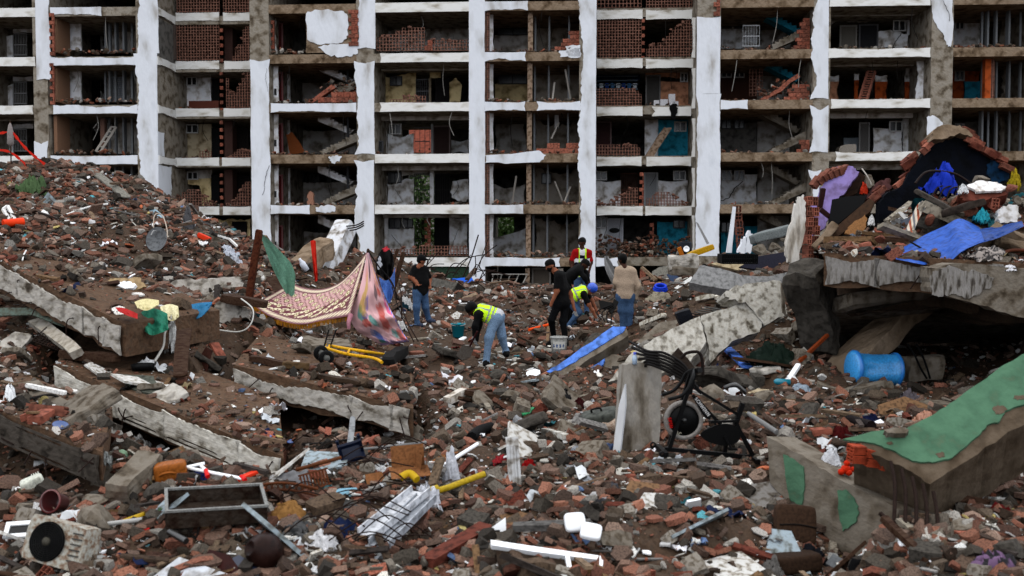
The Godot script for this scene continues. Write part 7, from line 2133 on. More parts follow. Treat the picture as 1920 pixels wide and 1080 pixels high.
	plate_mesh(st, [[1812, 350], [1836, 341], [1868, 344], [1888, 355], [1876, 360], [1830, 362]], at(1850, 352, 17.2), V(-0.05, 0.8, 0.6), 0.04, 0.02, 0.03)
	put(st, "plaster", pc(0.82, 0.82, 0.83, 0.8, "stain"), o)
	st = tool()
	plate_mesh(st, [[1800, 352], [1836, 344], [1868, 346], [1892, 357], [1884, 366], [1846, 376], [1808, 376], [1798, 366]], at(1850, 356, 17.2), V(-0.05, 0.75, 0.65), 0.22, 0.03)
	put(st, "block", mat("clay_dark", Color(0.34, 0.17, 0.13), 0.85), o)
	force_d = 17.1
	rag("white_bag", "white bag wedged beside the plastered block", "plastic bag", 1806, 354, 18, 16, pc(0.76, 0.77, 0.78, 0.6), 0.4, 122)
	force_d = 17.9
	boulder("grey rubble lump before the navy wall's right half", 1836, 338, 48, con, V(1, 0.65, 0.8), 123)
	hollow_piece("whole clay brick with two open cells lying on the heap", at(1866, 382, 16.6), V(0.15, 1.2, 0.05), 0.17)
	force_d = 16.4
	rag("teal_cloth", "teal cloth wound around the white tile on the heap", "cloth", 1842, 404, 30, 24, pc(0.12, 0.5, 0.56, 0.85), 0.4, 124)
	plate("white_tile", "white plastered block face above the blue tarpaulin's end", "wall fragment", [[1870, 398], [1882, 386], [1906, 384], [1914, 404], [1908, 416], [1876, 418]], at(1890, 402, 16.2), V(-0.15, 0.3, 1), 0.18, pc(0.74, 0.74, 0.74, 0.8, "stain"), 0.02)
	st = tool()
	drape(st, [[1698, 432], [1708, 408], [1720, 384], [1730, 376]], [[1700, 432], [1712, 436], [1722, 412], [1738, 384]], 17.3, 17.0, 0.06, 3.0, 16, 12, 12)
	one(st, "striped_clothes", printed("stripes", 32, 32, func(u, v): return Color(0.72, 0.68, 0.62) if fposmod(u * 5.0, 1.0) > 0.45 else (Color(0.5, 0.2, 0.08) if fposmod(u * 5.0, 2.0) > 1.0 else Color(0.35, 0.36, 0.38))), "orange, white and grey striped clothes hanging below the navy wall", "clothes")
	force_d = 18.5
	rag("yellow_cloth", "yellow cloth at the navy wall's right end", "cloth", 1902, 334, 22, 34, pc(0.55, 0.48, 0.08, 0.85), 0.5, 125)
	for i in 8:
		var q: Array = [[1710, 440, 30], [1740, 412, 34], [1790, 400, 30], [1650, 448, 24], [1668, 460, 20], [1820, 392, 34], [1905, 372, 30], [1898, 352, 26]][i]
		force_d = 17.0
		boulder(["brown lump below the striped clothes", "brown lump below the weathered plank", "lump under the bowed branch", "lump at the navy wall's foot", "small lump at the navy wall's left corner", "lump above the teal cloth", "lump beside the whole clay brick", "lump right of the plastered block"][i], q[0], q[1], q[2], [con, mats["clay_b"]][i % 2], V(1, 0.7, 0.8), 130 + i)
	# tarpaulin
	o = base("blue_tarpaulin", "large bright blue tarpaulin spread over the edge of the heap", "tarpaulin", Vector3.ZERO)
	st = tool()
	drape(st, [[1678, 462], [1700, 460], [1735, 440], [1770, 424], [1800, 410], [1836, 426]], [[1680, 486], [1700, 490], [1740, 497], [1775, 494], [1806, 470], [1846, 452]], 16.4, 15.0, 0.1, 2.5, 44, 24, 13)
	put(st, "sheet", pc(0.14, 0.3, 0.62, 0.6, "grime", 1.2), o)
	st = tool()
	drape(st, [[1800, 440], [1836, 430], [1870, 424], [1916, 414]], [[1804, 474], [1840, 456], [1872, 446], [1920, 424]], 16.2, 15.4, 0.1, 2.0, 30, 14, 14)
	put(st, "fold", pc(0.11, 0.23, 0.48, 0.6, "grime", 1.2), o)
	force_d = 14.9
	rag("mottled_cloth", "mottled black and white cloth below the blue tarpaulin", "cloth", 1856, 474, 76, 24, printed("mottle", 48, 48, func(u, v): return Color(0.5, 0.47, 0.45) if nz.get_noise_2d(u * 900.0, v * 900.0) > -0.05 else Color(0.08, 0.07, 0.07)), 0.3, 126)
	force_d = 14.4
	rag("white_bag", "clean white bag on the floor edge below the mottled cloth", "plastic bag", 1893, 502, 24, 12, pc(0.8, 0.8, 0.82, 0.5), 0.3, 127)
	for r in [[1640, 470, 30, 10], [1622, 460, 20, 8]]:
		var b := beam("clay_block", "pink clay block piece lying on the floor edge" if r[0] == 1640 else "smaller pink clay piece on the floor edge", "clay block", at(r[0] - 10, r[1], 15.9), at(r[0] + 10, r[1] - 4, 15.9), 0.14, 0.07, mats["clay_c"], 3, 0.01)
	# below the floor edge
	o = base("floor_beam", "deep concrete floor beam with a grey white peeling patch above the dark hollow", "beam", Vector3.ZERO)
	st = tool()
	plate_mesh(st, [[1744, 502], [1800, 494], [2000, 506], [2000, 612], [1920, 596], [1836, 572], [1746, 548]], at(1830, 540, 14.4), V(-0.1, 0, 1), 0.5, 0.02)
	put(st, "beam", mat("rubble_concrete", Color(0.4, 0.375, 0.34), 0.9), o)
	st = tool()
	plate_mesh(st, [[1744, 516], [1760, 504], [1780, 498], [1806, 508], [1830, 508], [1862, 522], [1859, 536], [1832, 554], [1815, 560], [1784, 551], [1762, 556], [1747, 552]], at(1830, 540, 14.4), V(-0.1, 0, 1), 0.02, 0.02, 0.022)
	put(st, "peeling_patch", mats["weathered_edge"], o)
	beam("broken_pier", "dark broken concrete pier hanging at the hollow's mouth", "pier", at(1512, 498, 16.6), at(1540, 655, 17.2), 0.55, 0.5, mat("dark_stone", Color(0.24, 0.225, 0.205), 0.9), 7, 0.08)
	var roof := inst(chunk_mesh(91, V(6.2, 0.25, 4.6), 6, 0.05), "sunken_floor", con)
	roof.position = V(8.15, 1.28, -18.3)
	roof.rotation = V(-0.24, 0, 0.02)
	tag(roof, "sunken inner floor slab sloping down into the dark hollow", "concrete slab")
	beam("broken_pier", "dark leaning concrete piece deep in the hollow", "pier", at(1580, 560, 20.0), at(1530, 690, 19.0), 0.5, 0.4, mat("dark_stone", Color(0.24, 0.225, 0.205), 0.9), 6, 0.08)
	o = beam("fallen_pillar", "brown concrete pillar fallen slantwise behind the blue barrel", "pillar", at(1722, 562, 17.3), at(1566, 714, 16.7), 0.62, 0.3, mat("bare_render", Color(0.47, 0.41, 0.345), 0.92), 9, 0.04)
	var p := at(1640, 692, 16.2)
	k = kk(p)
	var bar_ := base("blue_barrel", "dented bright blue plastic barrel lying on its side", "barrel", p, V(0.0, 0.15, PI / 2 - 0.06))
	st = tool()
	st.set_smooth_group(0)
	var prof := [[0, -47], [26, -47], [30, -45], [31, -40], [29, -36], [29, -20], [29.5, 0], [29, 20], [29, 36], [32, 40], [32, 46], [28, 48], [0, 48]]
	var rings := []
	for q in prof:
		var ring := []
		for i in 36:
			var a := TAU * i / 36
			var v := V(cos(a) * q[0], q[1], sin(a) * q[0])
			var dent := exp(-((v - V(30, 2, 12)) / 15.0).length_squared()) * 9.0 + exp(-((v - V(8, -24, 30)) / 13.0).length_squared()) * 9.0 + exp(-((v - V(2, 18, 30)) / 12.0).length_squared()) * 11.0
			v -= V(v.x, 0, v.z).normalized() * dent
			ring.append(v * k)
		rings.append(ring)
	for j in prof.size() - 1:
		for i in 36: quad(st, rings[j][i], rings[j][(i + 1) % 36], rings[j + 1][(i + 1) % 36], rings[j + 1][i])
	put(st, "body", pc(0.2, 0.56, 0.82, 0.4, "fine"), bar_)
	st = tool()
	lathe(st, [Vector2(31 * k, -44 * k), Vector2(33 * k, -42 * k), Vector2(33 * k, -39 * k), Vector2(31 * k, -37 * k)], T(), 30)
	lathe(st, [Vector2(32 * k, 37 * k), Vector2(34 * k, 39 * k), Vector2(34 * k, 44 * k), Vector2(31 * k, 46 * k)], T(), 30)
	put(st, "hoop", pc(0.1, 0.4, 0.68, 0.4, ""), bar_)
	beam("concrete_block", "grey concrete block lying in front of the blue barrel", "concrete block", at(1588, 744, 15.4), at(1664, 726, 15.6), 0.25, 0.22, con, 5, 0.025)
	beam("concrete_block", "second concrete block left of the one before the barrel", "concrete block", at(1528, 728, 15.6), at(1588, 742, 15.5), 0.25, 0.18, con, 5, 0.025)
	beam("concrete_block", "dark concrete block behind the barrel's right end", "concrete block", at(1694, 690, 16.6), at(1764, 688, 16.6), 0.4, 0.38, con, 5, 0.03)
	for i in 2: pipe("cable", ["black cable looped over the dark concrete block", "second black cable over the dark concrete block"][i], "cable", [at(1702 + i * 16, 645, 16.3), at(1716 + i * 14, 668, 16.3), at(1726 + i * 12, 690, 16.3), at(1738 + i * 6, 710, 16.3)], 0.016, pc(0.02, 0.02, 0.02, 0.6, ""))
	rag("green_mesh", "dark green plastic mesh heaped under the white beam", "mesh sheet", 1450, 668, 100, 50, pc(0.03, 0.09, 0.06, 0.7, "fine", 8.0), 0.35, 140, 0.0, 0.5)
	beam("orange_stick", "orange brown stick propped up before the dark hollow", "stick", pt(1489, 686, 0.0), at(1553, 627, 16.6), 0.06, 0.05, pc(0.42, 0.17, 0.05, 0.7, "fine"), 4, 0.004)
	pot("cyan_bottle", "cyan plastic bottle lying before the green mesh", "bottle", [Vector2(0, -15), Vector2(6, -15), Vector2(6, 10), Vector2(3, 15), Vector2(0, 15)], 1466, 722, V(0.1, 0.1, 1.5), pc(0.05, 0.42, 0.5, 0.4, ""), 12, 6)
	rag("white_bag", "white scrap above the cyan bottle", "plastic bag", 1484, 708, 22, 10, plastic, 0.4, 142)
	beam("white_strip", "short white trim sticking up right of the cyan bottle", "strip", pt(1482, 712, 0.03), pt(1498, 698, 0.12), 0.08, 0.05, plastic, 3, 0.004)
	rag("blue_bag", "dark blue bag lying on stones right of the cables", "bag", 1346, 702, 34, 28, pc(0.03, 0.08, 0.22, 0.6), 0.4, 144, 0.0, 0.6)
	beam("blue_board", "blue painted board lying above the bike's saddle", "board", pt(1360, 672, 0.2), pt(1402, 704, 0.12), 0.16, 0.05, pc(0.25, 0.4, 0.72, 0.7, "stain"), 4, 0.006)
	beam("timber", "brown timber lying right of the blue painted board", "timber", pt(1398, 682, 0.1), pt(1436, 716, 0.08), 0.18, 0.08, wood, 4, 0.01)
	board("pale_board", "long pale board lying right of the bike's saddle", "board", [[1398, 738], [1420, 728], [1478, 734], [1508, 742], [1470, 748], [1412, 748]], pc(0.6, 0.55, 0.46, 0.8, "stain"), 0.04, V(0.05, 1, 0.35), 0.01)
	rag("paper_heap", "colourful papers lying on the pale board", "papers", 1500, 726, 44, 14, pc(0.5, 0.55, 0.6, 0.7), 0.35, 146)
	boulder("large brown boulder behind the bike's frame", 1338, 732, 62, con, V(1, 0.8, 0.7), 147)
	boulder("round stone right of the bike's saddle", 1428, 745, 46, con, V(1, 0.6, 0.8), 148)
	boulder("brown boulder above the bike's saddle", 1400, 714, 60, mat("dark_stone", Color(0.24, 0.225, 0.205), 0.9), V(1, 0.55, 0.8), 149)
	# concrete stub with its white side
	o = base("concrete_stub", "upright grey concrete column stub with a white strip beside the bike", "column", Vector3.ZERO)
	st = tool()
	var cp := at(1200, 850, 12.6)
	plate_mesh(st, [[1172, 684], [1190, 680], [1226, 682], [1241, 692], [1240, 735], [1236, 848], [1160, 850], [1164, 800]], cp, V(0.08, 0.1, 1), 0.4, 0.008)
	put(st, "column", mat("stub_concrete", Color(0.5, 0.485, 0.46), 0.9, "stain", V(0.8, 0.3, 0.8), 0.5, true), o)
	st = tool()
	plate_mesh(st, [[1150, 850], [1162, 760], [1173, 720], [1174, 760], [1164, 848]], at(1160, 850, 12.5), V(-0.5, 0.1, 1), 0.05, 0.0, 0.03)
	put(st, "white_render", wht, o)
	o = base("water_bottle", "small clear water bottle with blue cap standing on the stub", "bottle", at(1190, 683, 12.7))
	st = tool()
	lathe(st, [Vector2(0, 0), Vector2(0.028, 0), Vector2(0.03, 0.05), Vector2(0.03, 0.09), Vector2(0.014, 0.115), Vector2(0.014, 0.12)], T(), 14)
	put(st, "body", pc(0.55, 0.62, 0.7, 0.2, ""), o)
	st = tool()
	lathe(st, [Vector2(0.018, 0.118), Vector2(0.018, 0.145), Vector2(0, 0.147)], T(), 12)
	put(st, "cap", pc(0.05, 0.15, 0.6, 0.4, ""), o)
	o = base("suitcase", "dusty grey hard suitcase lying left of the concrete stub", "suitcase", pt(1126, 806, 0.1), V(0.35, -0.35, 0.25))
	k = kk(o.position)
	inst(can(74 * k, 46 * k, 40 * k, 0.16, 8), "shell", pc(0.26, 0.27, 0.25, 0.55, "grime"), o)
	st = tool()
	box(st, T(), V(75 * k, 1.6 * k, 41 * k))
	put(st, "zip", pc(0.06, 0.06, 0.06, 0.6, ""), o)
	st = tool()
	tube(st, curve([V(-10 * k, 23 * k, 0), V(-8 * k, 29 * k, 0), V(8 * k, 29 * k, 0), V(10 * k, 23 * k, 0)]), 0.014, 6)
	put(st, "handle", pc(0.03, 0.03, 0.03, 0.5, ""), o)
	pot("mottled_pail", "round white pail stained brown beside the concrete stub", "pail", [Vector2(0, -14), Vector2(11, -14), Vector2(15, -6), Vector2(16, 4), Vector2(14, 14), Vector2(11, 16), Vector2(0, 12)], 1146, 812, V(0.3, 0.4, 0.6), pc(0.68, 0.64, 0.6, 0.7, "rust", 4.0), 20, 12)
	rag("black_bag", "black and grey bag lying left of the suitcase", "bag", 1056, 752, 54, 36, pc(0.06, 0.06, 0.065, 0.5), 0.3, 150, 0.0, 0.6)
	rag("red_rag", "dark red cloth beside the black and grey bag", "cloth", 1086, 756, 28, 20, pc(0.16, 0.025, 0.025, 0.85), 0.4, 151, 0.0, 0.5)
	board("green_scrap", "pale green plastic scrap below the black and grey bag", "plastic scrap", [[976, 772], [988, 762], [1002, 764], [994, 774], [980, 778]], pc(0.2, 0.5, 0.33, 0.5, ""), 0.02, V(0, 1, 0.5), 0.01)
	pipe("black_cloth_roll", "black rolled cloth lying in the stones below the big boulder", "cloth roll", [pt(884, 832, 0.08), pt(900, 822, 0.1), pt(920, 812, 0.08)], 0.07, pc(0.025, 0.025, 0.027, 0.8))
	# cables and pipes above the bike
	for i in 6:
		var y := i * 7.0
		pipe("black_cable", ["topmost thick black cable arching over the stub", "second black cable arching over the stub", "third black cable arching over the stub", "fourth black cable arching over the stub", "fifth black cable arching over the stub", "lowest black cable arching over the stub"][i], "cable", [at(1180 + i * 6, 640 + y * 1.6, 12.9), at(1214, 658 + y * 0.7, 12.6), at(1246, 662 + y * 0.9, 12.4), at(1282, 684 + y * 0.8, 12.3), at(1300 + i * 3, 716 + y * 0.6, 12.3)], 0.016 + 0.003 * (i % 2), pc(0.05, 0.04, 0.038, 0.6, ""))
	pipe("bent_pipe", "rusty bent pipe arching up behind the bike's handlebar", "pipe", [at(1276, 672, 12.5), at(1288, 662, 12.5), at(1308, 660, 12.5), at(1316, 672, 12.5), at(1318, 704, 12.5)], 0.02, pc(0.09, 0.06, 0.05, 0.7, "fine"))
	plate("metal_flap", "rust brown metal flap standing behind the cables", "metal sheet", [[1258, 668], [1272, 652], [1290, 672], [1306, 694], [1296, 698], [1276, 680]], at(1282, 680, 12.7), V(0.3, 0.2, 1), 0.02, mat("rusty_metal", Color(0.33, 0.28, 0.24), 0.7))
	bike()
	# the right hand corner
	o = base("green_wall_piece", "large wall fragment with bright green painted face in the near corner", "wall fragment", Vector3.ZERO)
	var gpt := at(1740, 840, 9.6)
	var gn := V(-0.2, 0.8, 0.58)
	st = tool()
	plate_mesh(st, [[1600, 836], [1650, 822], [1700, 812], [1752, 786], [1800, 752], [1850, 718], [1884, 692], [1925, 668], [2000, 640], [2010, 750], [1930, 790], [1880, 818], [1800, 872], [1744, 908], [1700, 880], [1662, 862]], gpt, gn, 0.72, 0.012)
	put(st, "render", mat("dirty_render", Color(0.31, 0.27, 0.225), 0.92, "stain", Vector3.ONE * 0.9, 0.9, true), o)
	st = tool()
	plate_mesh(st, [[1581, 826], [1634, 812], [1700, 806], [1752, 779], [1800, 746], [1850, 712], [1880, 688], [1925, 664], [1960, 700], [1925, 758], [1884, 774], [1874, 793], [1850, 800], [1836, 818], [1818, 832], [1785, 861], [1748, 870], [1711, 867], [1672, 846], [1640, 834]], gpt, gn, 0.02, 0.007, 0.022)
	put(st, "green_paint", mat("green_paint", Color(0.255, 0.38, 0.295), 0.85, "chipped", Vector3.ONE * 0.6, 0.5), o)
	st = tool()
	for q in [[1764, 856, 12], [1872, 772, 15], [1668, 834, 6], [1912, 748, 12]]:
		var ring := []
		for i in 7: ring.append([q[0] + cos(TAU * i / 7) * q[2] * rf(0.5, 1.3), q[1] + sin(TAU * i / 7) * q[2] * rf(0.25, 0.6)])
		plate_mesh(st, ring, gpt, gn, 0.004, 0.008, 0.026)
	put(st, "bare_patch", mats["dirty_render"], o)
	for i in 3:
		for j in 2:
			st = tool()
			hollow_brick(st, T(Basis.from_euler(V(0.1, 0.25 + rf(-0.08, 0.08), -0.12 + rf(-0.05, 0.05))), at(1606 + i * 27, 842 + i * 7 + j * 17, 9.75)), V(0.135, 0.075, 0.12), 2, 2)
			put(st, "brick", mat("clay_bright", Color(0.55, 0.22, 0.13), 0.8, "grime"), o)
	plate("painted_scrap", "small plaster topped fragment lying on the green wall piece", "fragment", [[1658, 806], [1690, 800], [1704, 804], [1700, 812], [1664, 812]], at(1680, 808, 9.7), V(0, 0.8, 0.6), 0.06, con, 0.008)
	o = base("green_patched_beam", "grey concrete beam with two green paint patches in the near corner", "beam", Vector3.ZERO)
	var ba := at(1438, 862, 11.6)
	var bb := at(1690, 1010, 8.9)
	var bn := V(-0.82, 0.12, 0.5)
	st = tool()
	plate_mesh(st, [[1437, 818], [1500, 852], [1560, 890], [1626, 925], [1684, 956], [1668, 1010], [1650, 1090], [1590, 1045], [1530, 990], [1478, 942], [1444, 906]], at(1540, 930, 10.3), bn, 0.42, 0.012)
	put(st, "beam", mats["rubble_concrete"], o)
	for r in [[[1470, 852], [1490, 862], [1508, 876], [1510, 910], [1504, 950], [1482, 936], [1474, 890]], [[1572, 920], [1586, 918], [1604, 936], [1612, 960], [1606, 980], [1582, 996], [1574, 960]]]:
		st = tool()
		plate_mesh(st, r, at(1540, 930, 10.3), bn, 0.014, 0.008, 0.016)
		put(st, "green_patch", mat("green_paint", Color(0.255, 0.38, 0.295), 0.85, "chipped"), o)
	for i in 5:
		var x := 1670.0 + i * 20
		rebar(["first", "second", "third", "fourth", "fifth"][i] + " thick rusty bar from the patched beam standing under the green wall piece", [at(x, 866 + i * 14, 9.5 - i * 0.08), at(x + 8, 910 + i * 16, 9.3 - i * 0.08), at(x + 6, 990 + i * 14, 9.0 - i * 0.08)], 0.018)
	rebar("rusty bar slanting across the bars under the green wall piece", [at(1650, 962, 9.0), at(1700, 1010, 8.8), at(1760, 1066, 8.6)], 0.02)
	beam("timber", "dark timber leaning along the bars under the green wall piece", "timber", at(1655, 968, 8.9), at(1750, 1062, 8.5), 0.08, 0.05, wood, 5, 0.01)
	# small things on the beam and rubble
	force_d = 10.6
	rag("white_bag", "white plastic pack lying on the patched beam", "plastic bag", 1556, 864, 42, 32, pc(0.76, 0.77, 0.79, 0.45), 0.35, 160, 0.02, 0.6)
	o = base("orange_toy", "orange soft toy lying between the white pack and clay blocks", "toy", at(1586, 880, 10.3))
	for r in [[0, 0, 0, 0.05, "body"], [-0.05, -0.02, 0.02, 0.035, "leg"], [0.02, -0.025, 0.03, 0.035, "leg"], [0.01, 0.06, 0, 0.032, "head"], [0.07, 0.0, 0.0, 0.028, "arm"]]:
		st = tool()
		lathe(st, [Vector2(0.001, -r[3]), Vector2(r[3] * 0.8, -r[3] * 0.6), Vector2(r[3], 0), Vector2(r[3] * 0.8, r[3] * 0.6), Vector2(0.001, r[3])], T(Basis(), V(r[0], r[1], r[2])), 12)
		put(st, r[4], pc(0.72, 0.14, 0.02, 0.7, "fine"), o)
	rag("red_cloth", "deep red velvet cloth on the rubble behind the green wall piece", "cloth", 1576, 812, 44, 30, pc(0.22, 0.008, 0.012, 0.8), 0.4, 161)
	pipe("dark_roll", "dark maroon cloth roll beside the deep red velvet", "cloth roll", [pt(1592, 804, 0.12), pt(1634, 814, 0.1)], 0.06, pc(0.06, 0.025, 0.03, 0.8))
	board("white_sheet", "white plastic sheet folded behind the maroon roll", "plastic sheet", [[1606, 812], [1636, 792], [1652, 790], [1640, 810], [1618, 816]], plastic, 0.015, V(-0.1, 0.8, 0.7), 0.008)
	board("white_sheet", "long white trim lying towards the orange plastic bag", "strip", [[1642, 800], [1716, 794], [1722, 800], [1650, 810]], plastic, 0.02, V(0.0, 1, 0.5), 0.006)
	rag("blue_cloth", "navy blue cloth on the rubble behind the white trim", "cloth", 1630, 788, 44, 20, pc(0.025, 0.05, 0.17, 0.85), 0.45, 163)
	rag("orange_bag", "clear plastic bag with orange contents at the green wall's edge", "plastic bag", 1734, 782, 42, 24, pc(0.62, 0.42, 0.32, 0.4), 0.4, 164)
	rag("tan_cloth", "tan rags beside the deep red velvet", "cloth", 1542, 802, 50, 24, pc(0.3, 0.23, 0.17, 0.9), 0.45, 165)
	beam("clay_block", "bright terracotta tile piece below the tan rags", "clay block", pt(1520, 820, 0.06), pt(1556, 816, 0.06), 0.16, 0.08, clay, 3, 0.01)
	rag("red_scrap", "bright red plastic scrap on the patched beam's far end", "plastic scrap", 1500, 838, 26, 12, pc(0.6, 0.06, 0.02, 0.6), 0.4, 166)
	rag("white_bag", "pile of white and patterned rags behind the maroon roll", "clothes", 1706, 745, 46, 30, pc(0.3, 0.28, 0.3, 0.9), 0.5, 167)
	var cu1 := base("sofa_cushion", "brown sofa cushion standing under the patched beam", "cushion", pt(1490, 1015, 0.16), V(-0.3, 0.25, -0.15))
	k = kk(cu1.position)
	inst(can(82 * k, 74 * k, 26 * k, 0.16, 8), "cover", pc(0.2, 0.14, 0.1, 0.9), cu1)
	st = tool()
	tube(st, curve([V(-38 * k, -4 * k, 13.4 * k), V(0, -1 * k, 14.2 * k), V(38 * k, -4 * k, 13.4 * k)]), 0.008, 6)
	put(st, "seam", pc(0.07, 0.05, 0.04, 0.9, ""), cu1)
	cu1 = base("sofa_cushion", "brown cushion lying flat at the lower edge near the grey book", "cushion", pt(1490, 1075, 0.1), V(-0.1, 0.2, 0.05))
	inst(can(90 * k, 34 * k, 60 * k, 0.2, 8), "cover", pc(0.16, 0.11, 0.075, 0.9), cu1)
	board("grey_book", "grey box lid lying under the patched beam's near end", "lid", [[1548, 1056], [1562, 1038], [1606, 1062], [1592, 1082]], pc(0.34, 0.35, 0.36, 0.8), 0.05, V(-0.2, 0.9, 0.5))
	rag("grey_clothes", "grey and white clothes heap left of the brown cushions", "clothes", 1448, 1066, 52, 40, pc(0.36, 0.35, 0.34, 0.95), 0.5, 170)
	rag("dark_clothes", "dark blue clothes between the cushions and the grey lid", "clothes", 1520, 1040, 66, 36, pc(0.05, 0.055, 0.075, 0.95), 0.5, 171)
	rag("purple_cloth", "lilac and black patterned cloth at the lower right corner", "cloth", 1866, 1052, 90, 42, printed("lilac_print", 48, 48, func(u, v): return Color(0.36, 0.26, 0.38) if sin(u * 16.0 + sin(v * 9.0) * 2.0) > -0.2 else Color(0.04, 0.03, 0.06)), 0.45, 172)
	boulder("brown lump under the green wall piece's near end", 1815, 985, 70, con, V(1, 0.6, 0.8), 173)
	boulder("stone beside the slanting bar in the near corner", 1770, 1000, 50, con, V(1, 0.7, 0.8), 174)

func bike() -> void:
	var o := base("exercise_bike", "black exercise bike with a big silver rimmed flywheel", "exercise bike", spot(1322, 862) + V(0, 0.02, 0.1), V(0, 0.06, 0))
	var k := kk(o.position)
	var v := func(px: float, py: float, z: float) -> Vector3: return V((px - 1322.0) * k, (865.0 - py) * k, z)
	var black := pc(0.018, 0.018, 0.02, 0.45, "")
	var steel := pc(0.42, 0.4, 0.38, 0.4, "fine")
	var c: Vector3 = v.call(1277, 789, 0.0)
	var st := tool()
	lathe(st, [Vector2(29 * k, -0.03), Vector2(37 * k, -0.03), Vector2(37.6 * k, 0.0), Vector2(37 * k, 0.03), Vector2(29 * k, 0.03), Vector2(29 * k, -0.03)], T(Basis(Vector3.RIGHT, PI / 2), c), 40)
	var fw := put(st, "flywheel", steel, o)
	st = tool()
	lathe(st, [Vector2(0, -0.02), Vector2(29.4 * k, -0.02), Vector2(29.4 * k, 0.022), Vector2(8 * k, 0.03), Vector2(0, 0.03)], T(Basis(Vector3.RIGHT, PI / 2), c), 32)
	put(st, "disc", black, fw)
	st = tool()
	lathe(st, [Vector2(5 * k, 0.0), Vector2(5 * k, 0.045), Vector2(0, 0.05)], T(Basis(Vector3.RIGHT, PI / 2), c), 14)
	put(st, "hub", pc(0.04, 0.04, 0.042, 0.4, ""), fw)
	for r in [["fork", [1293.5, 699], [1248, 840], 0.07, 0.045], ["fork", [1293.5, 699], [1252, 838], -0.07, 0.045], ["stem", [1288, 740], [1298, 692], 0.0, 0.05], ["base_rail", [1240, 842], [1412, 860], 0.04, 0.05], ["rear_strut", [1376, 796], [1410, 858], 0.02, 0.05], ["rear_strut", [1366, 800], [1356, 856], -0.02, 0.045], ["seat_post", [1390, 758], [1376, 800], 0.0, 0.055], ["top_tube", [1297, 728], [1378, 778], 0.0, 0.035], ["down_tube", [1294, 742], [1350, 800], 0.0, 0.04], ["chain_stay", [1326, 792], [1380, 790], 0.05, 0.03]]:
		st = tool()
		bar(st, v.call(r[1][0], r[1][1], r[3]), v.call(r[2][0], r[2][1], r[3]), r[4], r[4] * 0.9)
		put(st, r[0], black, o)
	for r in [[1236, 846, "front_foot"], [1408, 861, "rear_foot"]]:
		st = tool()
		bar(st, v.call(r[0], r[1], -0.26), v.call(r[0], r[1], 0.26), 0.05, 0.05)
		put(st, r[2], black, o)
	for z in [-0.26, 0.26]:
		var w := inst(wheel_mesh(0.035, 0.04), "castor", black, o)
		w.position = v.call(1228, 844, z)
	# frame panel with the maker's lettering
	st = tool()
	var pl := []
	for q in [[1294, 748], [1300, 742], [1330, 776], [1326, 788], [1316, 784]]:
		var w: Vector3 = v.call(q[0], q[1], 0.0)
		pl.append(Vector2(w.x, w.y))
	prism(st, PackedVector2Array(pl), 0.035, 0.045)
	put(st, "frame_panel", black, o)
	for r in [["SCHWINN", v.call(1311, 763, 0.047), -0.91, 42.0, Color(0.62, 0.62, 0.62)], ["SPIN", v.call(1251, 793, 0.032), -1.35, 20.0, Color(0.6, 0.04, 0.03)], ["AC", v.call(1266, 813, 0.032), -0.45, 12.0, Color(0.6, 0.58, 0.52)]]:
		var tm := TextMesh.new()
		var f := SystemFont.new()
		f.font_names = PackedStringArray(["Droid Sans"])
		f.font_weight = 700
		tm.font = f
		tm.text = r[0]
		tm.font_size = 32
		tm.depth = 0.002
		tm.pixel_size = 0.001
		var width: float = tm.get_aabb().size.x
		var t := inst(tm, "lettering", plain(r[4], 0.6, ""), o)
		t.transform = T(Basis(Vector3.BACK, r[2]).scaled_local(V(1, 1, 1) * (r[3] * k / maxf(width, 0.001))), r[1])
	st = tool()
	var poly := PackedVector2Array()
	for i in 20:
		var a := TAU * i / 20
		var q := Vector2(1346 + cos(a) * 38, 816 + sin(a) * (20 + 6 * cos(a)))
		var w: Vector3 = v.call(q.x, q.y, 0.0)
		poly.append(Vector2(w.x, w.y))
	prism(st, poly, 0.03, 0.07)
	put(st, "chain_guard", pc(0.015, 0.015, 0.016, 0.5, ""), o)
	for z in [-1, 1]:
		st = tool()
		bar(st, v.call(1352, 818, z * 0.08), v.call(1352 + z * 12, 818 + z * 22, z * 0.1), 0.025, 0.02)
		put(st, "crank", black, o)
		st = tool()
		box(st, T(Basis(), v.call(1352 + z * 12, 818 + z * 22, z * 0.15)), V(0.1, 0.02, 0.08))
		put(st, "pedal", black, o)
	st = tool()
	bar(st, v.call(1356, 746, 0.0), v.call(1416, 750, 0.0), 0.05, 0.045)
	put(st, "seat_slider", pc(0.3, 0.27, 0.24, 0.35, "fine"), o)
	st = tool()
	sheet(st, 10, 12, func(s, t):
		var a := lerpf(-PI, PI, s)
		var wd := lerpf(0.03, 0.105, smoothstep(0.25, 0.9, t)) * (1.0 if t < 0.9 else 0.8)
		if t < 0.04 or t > 0.97: wd *= 0.3
		return V(lerpf(1353, 1396, t) - 1322, 0, 0) * k + V(0, (865.0 - 729.0 + 6.0 * sin(t * 3.0) - 10.0 * smoothstep(0.5, 1.0, t)) * k + sin(a) * 0.035 * (0.6 + 0.4 * t), cos(a) * wd))
	put(st, "saddle", pc(0.035, 0.037, 0.04, 0.4, "fine"), o)
	for z in [-1, 1]:
		st = tool()
		tube(st, curve([v.call(1296, 694, z * 0.02), v.call(1288, 704, z * 0.16), v.call(1278, 724, z * 0.2), v.call(1264, 738, z * 0.2), v.call(1242, 745, z * 0.17)]), 0.02, 8)
		put(st, "handlebar", pc(0.045, 0.048, 0.05, 0.5, "fine"), o)
	st = tool()
	bar(st, v.call(1292, 704, -0.1), v.call(1304, 692, 0.1), 0.06, 0.05)
	put(st, "console", black, o)

